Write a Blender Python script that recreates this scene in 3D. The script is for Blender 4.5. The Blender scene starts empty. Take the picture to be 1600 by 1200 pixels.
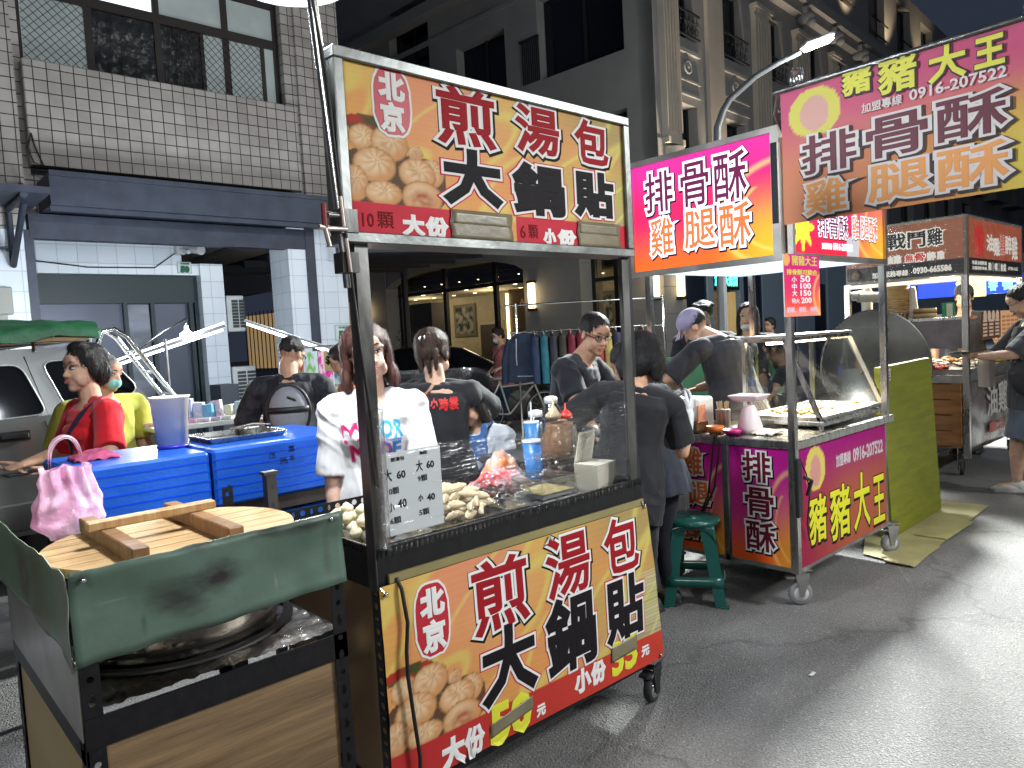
import bpy, bmesh, math, random
import numpy as np
from math import sin, cos, pi, radians
from mathutils import Vector, Matrix, noise
from mathutils.bvhtree import BVHTree
R = random.Random(7)
sc = bpy.context.scene
col = sc.collection

# ------------------------------------------------------------------ camera
cd = bpy.data.cameras.new('camera'); cam = bpy.data.objects.new('camera', cd); col.objects.link(cam)
cd.sensor_width = 36; cd.lens = 1156.4 / 1600 * 36; cd.clip_start = .05; cd.clip_end = 500
# street frame: +X runs along the row of stalls, +Y towards the tiled house; camera 1.5 m up
_p, _r, _y = radians(3.594), radians(-3.151), radians(42.3)
_R = (Matrix(((cos(_r), -sin(_r), 0), (sin(_r), cos(_r), 0), (0, 0, 1))) @
      Matrix(((1, 0, 0), (0, cos(_p), -sin(_p)), (0, sin(_p), cos(_p)))) @
      Matrix(((1, 0, 0), (0, 0, -1), (0, 1, 0))) @
      Matrix(((cos(_y), -sin(_y), 0), (sin(_y), cos(_y), 0), (0, 0, 1))))
_w = _R.transposed()
_m = Matrix.Identity(3)
_m.col[0] = _w.col[0]; _m.col[1] = -_w.col[1]; _m.col[2] = -_w.col[2]
cam.matrix_world = Matrix.Translation((0, 0, 1.5)) @ _m.to_4x4()
sc.camera = cam

# ------------------------------------------------------------------ world, exposure
wd = bpy.data.worlds.new('World'); sc.world = wd; wd.use_nodes = True
_nt = wd.node_tree; _bg = _nt.nodes['Background']
_sky = _nt.nodes.new('ShaderNodeTexSky'); _sky.sky_type = 'NISHITA'; _sky.sun_disc = False
_sky.sun_elevation = radians(-4.0); _sky.sun_rotation = radians(200)
_mx = _nt.nodes.new('ShaderNodeMixRGB'); _mx.inputs[0].default_value = .80
_mx.inputs[2].default_value = (.10, .125, .20, 1)
_nt.links.new(_sky.outputs[0], _mx.inputs[1]); _nt.links.new(_mx.outputs[0], _bg.inputs[0])
_bg.inputs[1].default_value = .26
sc.view_settings.view_transform = 'Standard'; sc.view_settings.look = 'None'
sc.view_settings.exposure = .15; sc.view_settings.gamma = 1
sc.render.engine = 'CYCLES'
sc.cycles.use_denoising = True
sc.cycles.max_bounces = 6; sc.cycles.transparent_max_bounces = 12
sc.cycles.sample_clamp_indirect = 4; sc.cycles.caustics_reflective = False; sc.cycles.caustics_refractive = False

def lamp(name, loc, power, color=(1, 1, 1), radius=.06, kind='POINT', aim=None, size=None, parent=None, spot=None, spread=None):
    l = bpy.data.lights.new(name, kind); l.energy = power; l.color = color
    if kind in ('POINT', 'SPOT'): l.shadow_soft_size = radius
    if kind == 'SPOT' and spot: l.spot_size = radians(spot); l.spot_blend = .6
    if kind == 'AREA':
        l.shape = 'RECTANGLE'; l.size, l.size_y = size
        if spread: l.spread = radians(spread)
    o = bpy.data.objects.new(name, l); col.objects.link(o); o.location = loc
    if aim is not None:
        o.rotation_euler = (Vector(aim) - Vector(loc)).to_track_quat('-Z', 'Y').to_euler()
    return o

lamp('road_fill_light', (4.0, -1.6, 3.4), 560, (.97, .98, 1), .3, 'SPOT', aim=(2.7, .2, 0), spot=95)  # unseen spot added to brighten the road in the foreground
# light from the stalls and lamps of the opposite row, behind the photographer
lamp('opposite_stall_light', (2.2, -2.4, 3.0), 95, (1, .97, .92), .35)
lamp('opposite_stall_light', (-1.6, -.8, 3.1), 170, (.97, .98, 1), .35)
lamp('opposite_stall_light', (8.0, -4.5, 4.5), 950, (.97, 1, .98), .25)
# ------------------------------------------------------------------ materials
def _noise(nt, scale, detail=4, rough=.55, coord='Object', stretch=None, dist=0):
    tc = nt.nodes.new('ShaderNodeTexCoord'); n = nt.nodes.new('ShaderNodeTexNoise')
    n.inputs['Scale'].default_value = scale; n.inputs['Detail'].default_value = detail
    n.inputs['Roughness'].default_value = rough; n.inputs['Distortion'].default_value = dist
    if stretch:
        mp = nt.nodes.new('ShaderNodeMapping'); mp.inputs['Scale'].default_value = stretch
        nt.links.new(tc.outputs[coord], mp.inputs[0]); nt.links.new(mp.outputs[0], n.inputs['Vector'])
    else: nt.links.new(tc.outputs[coord], n.inputs['Vector'])
    return n
def mat(name, c=(.5, .5, .5), rough=.5, metal=0, var=None, bump=None, emit=None, trans=0, alpha=1, ior=1.45,
        coat=0, sheen=0, sss=0, c2=None, rvar=0, spec=.5):
    """var=(scale, amount, stretch): mottles the colour towards c2; bump=(scale, distance, stretch)"""
    m = bpy.data.materials.new(name); m.use_nodes = True; nt = m.node_tree; b = nt.nodes['Principled BSDF']
    I = b.inputs
    I['Base Color'].default_value = (*c, 1); I['Roughness'].default_value = rough; I['Metallic'].default_value = metal
    I['IOR'].default_value = ior; I['Alpha'].default_value = alpha; I['Transmission Weight'].default_value = trans
    I['Coat Weight'].default_value = coat; I['Sheen Weight'].default_value = sheen
    I['Specular IOR Level'].default_value = spec
    if sss: I['Subsurface Weight'].default_value = sss; I['Subsurface Radius'].default_value = (.012, .005, .003); I['Subsurface Scale'].default_value = 1
    if emit: I['Emission Color'].default_value = (*emit[0], 1); I['Emission Strength'].default_value = emit[1]
    if var:
        n = _noise(nt, var[0], stretch=var[2] if len(var) > 2 else None)
        cr = nt.nodes.new('ShaderNodeValToRGB'); cr.color_ramp.elements[0].position = .38; cr.color_ramp.elements[1].position = .66
        k = 1 - var[1]
        cr.color_ramp.elements[0].color = (*(c2 if c2 else tuple(x * k for x in c)), 1); cr.color_ramp.elements[1].color = (*c, 1)
        nt.links.new(n.outputs['Fac'], cr.inputs[0]); nt.links.new(cr.outputs[0], I['Base Color'])
        if rvar:
            mr = nt.nodes.new('ShaderNodeMapRange'); mr.inputs[3].default_value = max(0, rough - rvar); mr.inputs[4].default_value = min(1, rough + rvar)
            nt.links.new(n.outputs['Fac'], mr.inputs[0]); nt.links.new(mr.outputs[0], I['Roughness'])
    if bump:
        n = _noise(nt, bump[0], stretch=bump[2] if len(bump) > 2 else None, detail=5)
        bp = nt.nodes.new('ShaderNodeBump'); bp.inputs['Distance'].default_value = bump[1]; bp.inputs['Strength'].default_value = .8
        nt.links.new(n.outputs['Fac'], bp.inputs['Height']); nt.links.new(bp.outputs[0], I['Normal'])
    return m
def print_mat(name, glow=0, rough=.4, coat=0, lines=0):
    """a printed sheet: colours come from the sheet's own colour attribute; glow = emission in the ink"""
    m = bpy.data.materials.new(name); m.use_nodes = True; nt = m.node_tree; b = nt.nodes['Principled BSDF']
    a = nt.nodes.new('ShaderNodeAttribute'); a.attribute_name = 'ink'
    nt.links.new(a.outputs['Color'], b.inputs['Base Color']); b.inputs['Roughness'].default_value = rough; b.inputs['Coat Weight'].default_value = coat; b.inputs['Specular IOR Level'].default_value = .12
    if glow: nt.links.new(a.outputs['Color'], b.inputs['Emission Color']); b.inputs['Emission Strength'].default_value = glow
    n = _noise(nt, 6, detail=2); bp = nt.nodes.new('ShaderNodeBump'); bp.inputs['Distance'].default_value = .012; bp.inputs['Strength'].default_value = .5
    nt.links.new(n.outputs['Fac'], bp.inputs['Height']); nt.links.new(bp.outputs[0], b.inputs['Normal'])
    return m
def glow_mat(name, c, s, base=.5):
    return mat(name, tuple(x * base for x in c), .4, emit=(c, s))

# ------------------------------------------------------------------ mesh builder
class MB:
    def __init__(s, smooth=False): s.v = []; s.f = []; s.mi = []; s.sm = []; s.M = Matrix.Identity(4); s.S = smooth; s.m = 0
    def at(s, loc=(0, 0, 0), rz=0, rx=0, ry=0, sc=(1, 1, 1)):
        s.M = Matrix.Translation(loc) @ Matrix.Rotation(rz, 4, 'Z') @ Matrix.Rotation(ry, 4, 'Y') @ Matrix.Rotation(rx, 4, 'X') @ Matrix.Diagonal((*sc, 1)); return s
    def add(s, vs, fs, smooth=None):
        o = len(s.v); s.v += [tuple(s.M @ Vector(p)) for p in vs]
        for f in fs: s.f.append(tuple(o + i for i in f)); s.mi.append(s.m); s.sm.append(s.S if smooth is None else smooth)
        return s
    def box(s, x0, x1, y0, y1, z0, z1, c=0):
        if c:   # chamfered
            c = min(c, abs(x1 - x0) / 2.1, abs(y1 - y0) / 2.1, abs(z1 - z0) / 2.1)
            X = ((x0, x1), (y0, y1), (z0, z1)); vs = []; idx = {}
            for i in (0, 1):
                for j in (0, 1):
                    for k in (0, 1):
                        for a in range(3):
                            p = [X[0][i], X[1][j], X[2][k]]
                            for b, e in enumerate((i, j, k)):
                                if b != a: p[b] += c if e == 0 else -c
                            idx[(i, j, k, a)] = len(vs); vs.append(p)
            g = lambda i, j, k, a: idx[(i, j, k, a)]
            fs = []
            for e in (0, 1):
                fs.append([g(e, 0, 0, 0), g(e, 1, 0, 0), g(e, 1, 1, 0), g(e, 0, 1, 0)])
                fs.append([g(0, e, 0, 1), g(1, e, 0, 1), g(1, e, 1, 1), g(0, e, 1, 1)])
                fs.append([g(0, 0, e, 2), g(1, 0, e, 2), g(1, 1, e, 2), g(0, 1, e, 2)])
            for a in range(3):
                b, c_ = (a + 1) % 3, (a + 2) % 3
                for p in (0, 1):
                    for q in (0, 1):
                        def key(t, w, A):
                            r = [0, 0, 0]; r[a] = t; r[b] = p; r[c_] = q; return g(*r, A)
                        fs.append([key(0, 0, b), key(1, 0, b), key(1, 0, c_), key(0, 0, c_)])
            for i in (0, 1):
                for j in (0, 1):
                    for k in (0, 1): fs.append([g(i, j, k, 0), g(i, j, k, 1), g(i, j, k, 2)])
            return s.add(vs, fs, False)
        vs = [(x, y, z) for x in (x0, x1) for y in (y0, y1) for z in (z0, z1)]
        return s.add(vs, [(0, 1, 3, 2), (4, 6, 7, 5), (0, 4, 5, 1), (2, 3, 7, 6), (0, 2, 6, 4), (1, 5, 7, 3)], False)
    def bar(s, p0, p1, w, h, up=(0, 0, 1)):
        p0, p1 = Vector(p0), Vector(p1); d = (p1 - p0).normalized(); u = Vector(up)
        if abs(d.dot(u)) > .99: u = Vector((0, 1, 0))
        a = d.cross(u).normalized() * w / 2; b = a.cross(d).normalized() * h / 2
        vs = [p + i * a + j * b for p in (p0, p1) for i in (-1, 1) for j in (-1, 1)]
        return s.add(vs, [(0, 1, 3, 2), (4, 6, 7, 5), (0, 4, 5, 1), (2, 3, 7, 6), (0, 2, 6, 4), (1, 5, 7, 3)], False)
    def tube(s, pts, r, seg=8, cap=True, smooth=True):
        pts = [Vector(p) for p in pts]; n = len(pts); rs = r if isinstance(r, (list, tuple)) else [r] * n
        vs, fs = [], []; t0 = (pts[1] - pts[0]).normalized()
        a = t0.orthogonal().normalized()
        for i, p in enumerate(pts):
            t = (pts[min(i + 1, n - 1)] - pts[max(i - 1, 0)]).normalized()
            a = (a - t * a.dot(t)); a = a.normalized() if a.length > 1e-6 else t.orthogonal().normalized()
            b = t.cross(a)
            for k in range(seg):
                w = 2 * pi * k / seg; vs.append(p + (a * cos(w) + b * sin(w)) * rs[i])
        for i in range(n - 1):
            for k in range(seg):
                k2 = (k + 1) % seg; fs.append((i * seg + k, i * seg + k2, (i + 1) * seg + k2, (i + 1) * seg + k))
        s.add(vs, fs, smooth)
        if cap:
            s.add(vs[:seg], [tuple(range(seg))[::-1]], False); s.add(vs[-seg:], [tuple(range(seg))], False)
        return s
    def cyl(s, p0, p1, r0, r1=None, seg=16, cap=True): return s.tube([p0, p1], [r0, r0 if r1 is None else r1], seg, cap)
    def lathe(s, prof, seg=24, c=(0, 0, 0), ax='Z', cap=True):
        vs, fs = [], []
        for r, z in prof:
            for k in range(seg):
                w = 2 * pi * k / seg; p = (r * cos(w), r * sin(w), z)
                if ax == 'Y': p = (p[0], p[2], p[1])
                if ax == 'X': p = (p[2], p[0], p[1])
                vs.append((p[0] + c[0], p[1] + c[1], p[2] + c[2]))
        n = len(prof)
        for i in range(n - 1):
            for k in range(seg):
                k2 = (k + 1) % seg; fs.append((i * seg + k, i * seg + k2, (i + 1) * seg + k2, (i + 1) * seg + k))
        if cap:
            if prof[0][0] > 1e-5: fs.append(tuple(range(seg))[::-1])
            if prof[-1][0] > 1e-5: fs.append(tuple((n - 1) * seg + k for k in range(seg)))
        return s.add(vs, fs, True)
    def ell(s, c, r, rot=None, seg=16, rings=10):
        q = Matrix(rot) if rot is not None else Matrix.Identity(3); c = Vector(c); vs, fs = [], []
        for i in range(1, rings):
            t = pi * i / rings
            for k in range(seg):
                w = 2 * pi * k / seg; vs.append(c + q @ Vector((r[0] * sin(t) * cos(w), r[1] * sin(t) * sin(w), r[2] * cos(t))))
        vs += [c + q @ Vector((0, 0, r[2])), c + q @ Vector((0, 0, -r[2]))]; T, B = len(vs) - 2, len(vs) - 1
        for k in range(seg):
            k2 = (k + 1) % seg; fs.append((T, k, k2)); fs.append((B, (rings - 2) * seg + k2, (rings - 2) * seg + k))
            for i in range(rings - 2): fs.append((i * seg + k, (i + 1) * seg + k, (i + 1) * seg + k2, i * seg + k2))
        return s.add(vs, fs, True)
    def cap_(s, p0, p1, r0, r1):    # closed tapered capsule
        s.ell(p0, (r0,) * 3, seg=12, rings=8); s.ell(p1, (r1,) * 3, seg=12, rings=8); return s.tube([p0, p1], [r0, r1], 12)
    def loft(s, rings, seg=20):     # rings: (centre, ax, ay) ax/ay = half-axis vectors
        vs, fs = [], []
        for c, a, b in rings:
            c, a, b = Vector(c), Vector(a), Vector(b)
            for k in range(seg):
                w = 2 * pi * k / seg; vs.append(c + a * cos(w) + b * sin(w))
        n = len(rings)
        for i in range(n - 1):
            for k in range(seg):
                k2 = (k + 1) % seg; fs.append((i * seg + k, i * seg + k2, (i + 1) * seg + k2, (i + 1) * seg + k))
        fs.append(tuple(range(seg))[::-1]); fs.append(tuple((n - 1) * seg + k for k in range(seg)))
        return s.add(vs, fs, True)
    def prism(s, poly, d0, d1, plane='XZ'):    # polygon extruded across its plane
        n = len(poly)
        f = {'XZ': lambda u, v, d: (u, d, v), 'YZ': lambda u, v, d: (d, u, v), 'XY': lambda u, v, d: (u, v, d)}[plane]
        vs = [f(u, v, d0) for u, v in poly] + [f(u, v, d1) for u, v in poly]
        return s.add(vs, [tuple(range(n)), tuple(range(n, 2 * n))[::-1]] + [(i, (i + 1) % n, n + (i + 1) % n, n + i) for i in range(n)], False)
    def grid(s, fn, nu, nv, smooth=True, thick=None):
        P = [[Vector(fn(i / nu, j / nv)) for j in range(nv + 1)] for i in range(nu + 1)]
        W = nv + 1; idx = lambda i, j: i * W + j
        F = [(idx(i, j), idx(i + 1, j), idx(i + 1, j + 1), idx(i, j + 1)) for i in range(nu) for j in range(nv)]
        vs = [p for r in P for p in r]
        if not thick: return s.add(vs, F, smooth)
        nr = []
        for i in range(nu + 1):
            for j in range(nv + 1):
                a = P[min(i + 1, nu)][j] - P[max(i - 1, 0)][j]; b = P[i][min(j + 1, nv)] - P[i][max(j - 1, 0)]; nr.append(a.cross(b).normalized())
        N = len(vs); vs2 = vs + [v - n * thick for v, n in zip(vs, nr)]
        F2 = F + [tuple(N + q for q in f[::-1]) for f in F]
        edge = [idx(i, 0) for i in range(nu + 1)] + [idx(nu, j) for j in range(1, nv + 1)] + [idx(i, nv) for i in range(nu - 1, -1, -1)] + [idx(0, j) for j in range(nv - 1, 0, -1)]
        F2 += [(a, b, N + b, N + a)[::-1] for a, b in zip(edge, edge[1:] + edge[:1])]
        return s.add(vs2, F2, smooth)
    def perf(s, p0, p1, wv, pitch=.032, hw=.3, hl=.32, t=.002, alt=True):
        """steel strip from p0 to p1, width vector wv, with a row of punched slots"""
        p0, p1, wv = Vector(p0), Vector(p1), Vector(wv); L = (p1 - p0).length; n = max(1, round(L / pitch)); d = (p1 - p0) / n
        nrm = d.cross(wv).normalized() * t
        for i in range(n):
            a = p0 + d * i; o = [(0, 0), (.5, 0), (1, 0), (1, .5), (1, 1), (.5, 1), (0, 1), (0, .5)]
            k = hl if (i % 2 == 0 or not alt) else hl * .55
            h = [(.5 - k * .7, .5 - hw * .7), (.5, .5 - hw), (.5 + k * .7, .5 - hw * .7), (.5 + k, .5), (.5 + k * .7, .5 + hw * .7), (.5, .5 + hw), (.5 - k * .7, .5 + hw * .7), (.5 - k, .5)]
            for off in (Vector((0, 0, 0)), nrm):
                s.add([a + d * u + wv * v + off for u, v in o + h], [(j, (j + 1) % 8, 8 + (j + 1) % 8, 8 + j) for j in range(8)], False)
        return s
    def mesh(s, name, mats=()):
        me = bpy.data.meshes.new(name); me.from_pydata([tuple(p) for p in s.v], [], s.f)
        for m in mats: me.materials.append(m)
        if s.f:
            me.polygons.foreach_set('material_index', s.mi); me.polygons.foreach_set('use_smooth', s.sm)
        me.update(); return me
WL = {}
def wloc(o): return WL.get(o.name, Matrix.Identity(4))
def link(name, me, parent=None, world=True):
    o = bpy.data.objects.new(name, me); col.objects.link(o)
    if parent is not None:
        o.parent = parent
        if world and me is not None: me.transform(wloc(parent).inverted())
        WL[o.name] = wloc(parent).copy()
    return o
def obj(name, mb, mats, parent=None, world=True, fix=True, bev=0):
    """link a builder as ONE mesh object; coordinates are world ones unless world=False (then parent-local)"""
    if not isinstance(mats, (list, tuple)): mats = [mats]
    me = mb.mesh(name, mats)
    if fix and me.polygons:
        bm = bmesh.new(); bm.from_mesh(me); bmesh.ops.recalc_face_normals(bm, faces=bm.faces); bm.to_mesh(me); bm.free()
    return link(name, me, parent, world)
def tag(o, label=None, cat=None, group=None, kind=None):
    if label: o['label'] = label
    if cat: o['category'] = cat
    if group: o['group'] = group
    if kind: o['kind'] = kind
    return o
def thing(name, label, cat, loc=(0, 0, 0), rz=0, group=None):
    o = bpy.data.objects.new(name, None); o.empty_display_size = .1; col.objects.link(o)
    o.location = loc; o.rotation_euler = (0, 0, rz); WL[o.name] = Matrix.Translation(loc) @ Matrix.Rotation(rz, 4, 'Z')
    return tag(o, label, cat, group)
def solo(name, mb, mats, label, cat, group=None, kind=None):
    """a thing that is one mesh: origin moved to its base"""
    o = obj(name, mb, mats); me = o.data
    if kind is None:
        c = np.array([tuple(v.co) for v in me.vertices]); p = Vector(((c[:, 0].min() + c[:, 0].max()) / 2, (c[:, 1].min() + c[:, 1].max()) / 2, c[:, 2].min()))
        me.transform(Matrix.Translation(-p)); o.location = p
    return tag(o, label, cat, group, kind)
def struct(name, mb, mats): return tag(obj(name, mb, mats), kind='structure')
def dup(o, loc=None, rz=None, label=None, parent=None):
    c = o.copy(); col.objects.link(c)
    if parent is not None: c.parent = parent
    for ch in [x for x in o.children]: dup(ch, parent=c)
    if loc is not None: c.location = loc
    if rz is not None: c.rotation_euler = (0, 0, rz)
    if label: c['label'] = label
    return c

# ------------------------------------------------------------------ lettering and print
def glyph(mb, ch, O, U, V, x0, x1, y0, y1, layers, rot=0, keep=False, shear=0):
    """lay character(s) ch into the box x0..x1, y0..y1 of the plane O,U,V; layers = (material index, stroke growth, height, dx, dy)"""
    O, U, V = Vector(O), Vector(U), Vector(V); N = U.cross(V).normalized()
    cu = bpy.data.curves.new('g', 'FONT'); cu.body = ch; cu.size = 1; cu.resolution_u = 2
    o = bpy.data.objects.new('g', cu); col.objects.link(o)
    box = None
    H = y1 - y0
    for mi, gr, h, dx, dy in layers:
        cu.bevel_depth = max(gr / H, .0001) if gr else 0; cu.bevel_resolution = 0
        dg = bpy.context.evaluated_depsgraph_get(); dg.update(); me = bpy.data.meshes.new_from_object(o.evaluated_get(dg))
        n = len(me.vertices)
        if not n: bpy.data.meshes.remove(me); continue
        a = np.empty(n * 3); me.vertices.foreach_get('co', a); a = a.reshape(-1, 3)
        if box is None:
            g = gr / H; box = (a[:, 0].min() + g, a[:, 0].max() - g, a[:, 1].min() + g, a[:, 1].max() - g)
        sx = (x1 - x0) / (box[1] - box[0]); sy = H / (box[3] - box[2])
        if keep: sx = sy; 
        X = (a[:, 0] - box[0]) * sx; Y = (a[:, 1] - box[2]) * sy; X = X + Y * shear
        if rot:
            cx, cy = (x1 - x0) / 2, H / 2; X, Y = cx + (X - cx) * cos(rot) - (Y - cy) * sin(rot), cy + (X - cx) * sin(rot) + (Y - cy) * cos(rot)
        Z = a[:, 2] / (gr / H if gr else 1) * .0008
        fs = [tuple(p.vertices) for p in me.polygons]
        mb.m = mi
        mb.add([O + U * (x0 + X[i] + dx) + V * (y0 + Y[i] + dy) + N * (h + Z[i]) for i in range(n)], fs, False)
        bpy.data.meshes.remove(me)
    bpy.data.objects.remove(o); bpy.data.curves.remove(cu); mb.m = 0
def sheet(name, O, U, V, w, h, nu, nv, fn, m, parent=None, bulge=None):
    """printed sheet: fn(u, v) -> rgb for u,v in 0..1"""
    O, U, V = Vector(O), Vector(U), Vector(V); N = U.cross(V).normalized()
    vs = []; cl = []
    for i in range(nu + 1):
        for j in range(nv + 1):
            u, v = i / nu, j / nv; vs.append(O + U * (u * w) + V * (v * h) + (N * bulge(u, v) if bulge else Vector())); c = fn(u, v); cl += [c[0], c[1], c[2], 1]
    fs = [(i * (nv + 1) + j, (i + 1) * (nv + 1) + j, (i + 1) * (nv + 1) + j + 1, i * (nv + 1) + j + 1) for i in range(nu) for j in range(nv)]
    n = len(vs)
    me = bpy.data.meshes.new(name); me.from_pydata(vs, [], fs)
    ca = me.color_attributes.new('ink', 'FLOAT_COLOR', 'POINT'); ca.data.foreach_set('color', cl)
    me.materials.append(m); me.polygons.foreach_set('use_smooth', [True] * len(fs)); me.update()
    return link(name, me, parent)
def mix(a, b, t): t = min(1, max(0, t)); return tuple(x + (y - x) * t for x, y in zip(a, b))
def sstep(a, b, x): t = min(1, max(0, (x - a) / (b - a))); return t * t * (3 - 2 * t)
def nz(x, y=0, z=0): return noise.noise(Vector((x, y, z)))
# ------------------------------------------------------------------ people
SKIN = {}
def skin_mat(c):
    k = tuple(c)
    if k not in SKIN: SKIN[k] = mat('skin', c, .55, sss=.2, var=(24, .20), bump=(330, .0012), spec=.35)
    return SKIN[k]
CL = {}
def cloth(c, pattern=None, rough=.85):
    k = (tuple(c), pattern)
    if k not in CL:
        CL[k] = mat('cloth', c, rough, var=(9, .25) if not pattern else pattern, bump=(420, .0008), sheen=.15, spec=.25, c2=None)
    return CL[k]
HM = {}
def hair_mat(c):
    if c not in HM: HM[c] = mat('hair', c, .50, var=(70, .55, (1, 1, .06)), bump=(300, .008, (1, 1, .05)), spec=.35)
    return HM[c]
M_EYE = mat('eye_white', (.62, .58, .55), .25); M_IRIS = mat('iris', (.015, .01, .008), .15)
M_LASH = mat('lash', (.012, .01, .01), .6); M_SOLE = mat('shoe_dark', (.03, .03, .033), .6)
def remeshed(name, mb, vox, smooth, mats, parent, fold=0, ff=9, seed=0, lac=None, sfac=.5):
    me = mb.mesh(name); o = bpy.data.objects.new(name, me); col.objects.link(o)
    r = o.modifiers.new('r', 'REMESH'); r.mode = 'VOXEL'; r.voxel_size = vox; r.use_smooth_shade = True
    if smooth: s = o.modifiers.new('s', 'SMOOTH'); s.iterations = smooth; s.factor = sfac
    dg = bpy.context.evaluated_depsgraph_get(); dg.update()
    m2 = bpy.data.meshes.new_from_object(o.evaluated_get(dg)); bpy.data.objects.remove(o); bpy.data.meshes.remove(me)
    m2.name = name
    for m in (mats if isinstance(mats, (list, tuple)) else [mats]): m2.materials.append(m)
    if fold:
        n = len(m2.vertices); a = np.empty(n * 3); b = np.empty(n * 3)
        m2.vertices.foreach_get('co', a); m2.vertices.foreach_get('normal', b); a = a.reshape(-1, 3); b = b.reshape(-1, 3)
        d = np.empty(n); S = Vector((seed * 3.1, seed * 1.7, 0))
        for i in range(n):
            p = Vector(a[i]); w = nz(p.x * 3 + S.x, p.y * 3, p.z * 3) * .9
            q = noise.noise(Vector((p.x * ff + w * 3 + S.x, p.y * ff + S.y, p.z * ff * .55 + w * 4)))
            d[i] = (1 - abs(q) * 2.6) * .6 + noise.noise(p * ff * 2.3) * .35
        a += b * (d * fold)[:, None]; m2.vertices.foreach_set('co', a.ravel()); m2.update()
    m2.polygons.foreach_set('use_smooth', [True] * len(m2.polygons))
    return link(name, m2, parent, world=False)
def ik(S, T, a, b, pole):
    S, T, pole = Vector(S), Vector(T), Vector(pole); d = T - S; L = min(d.length, (a + b) * .995); L = max(L, abs(a - b) * 1.05); d.normalize()
    T = S + d * L; x = (a * a - b * b + L * L) / (2 * L); hgt = math.sqrt(max(0, a * a - x * x)); n = pole - d * pole.dot(d); n.normalize()
    return S + d * x + n * hgt, T
def rotm(yaw, pitch, roll): return Matrix.Rotation(yaw, 3, 'Z') @ Matrix.Rotation(-pitch, 3, 'X') @ Matrix.Rotation(roll, 3, 'Y')
def hand(mb, W, d, pn, s, curl=.5, side=1, spread=.09):
    """palm plus five bent fingers; W wrist, d pointing direction, pn palm normal, side: where the thumb leaves"""
    d = Vector(d).normalized(); pn = Vector(pn); pn = (pn - d * pn.dot(d)).normalized(); a = d.cross(pn) * side
    q = Matrix((a, d, pn)).transposed()
    mb.ell(W + d * s * .27, (s * .205, s * .31, s * .088), q, 12, 8); mb.ell(W + d * s * .40 + a * .01 * s, (s * .22, s * .17, s * .075), q, 12, 8)
    for k, (off, L, r) in enumerate(((.155, .40, .050), (.055, .45, .052), (-.05, .42, .049), (-.15, .33, .043))):
        p = W + d * s * .48 + a * off * s; ang = spread * (1.2 - k * .8); c = curl * (.85 + .12 * k); dd = (d * cos(ang) + a * sin(ang)).normalized()
        for j, f in enumerate((.46, .30, .24)):
            c_ = c * (.75, 1.05, .8)[j]; dd = (Matrix.Rotation(c_, 3, dd.cross(pn)) @ dd).normalized()
            p2 = p + dd * L * f * s; mb.cap_(p, p2, r * s * (1 - j * .09), r * s * (.92 - j * .1)); p = p2
    p = W + d * s * .12 + a * s * .13 + pn * s * .02; dd = (d * .72 + a * .62 + pn * .25).normalized()
    for j, f in enumerate((.22, .17, .14)):
        p2 = p + dd * f * s; mb.cap_(p, p2, s * (.068 - j * .008), s * (.06 - j * .009)); p = p2; dd = (dd + d * .35 - a * .18 + pn * .15).normalized()
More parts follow.
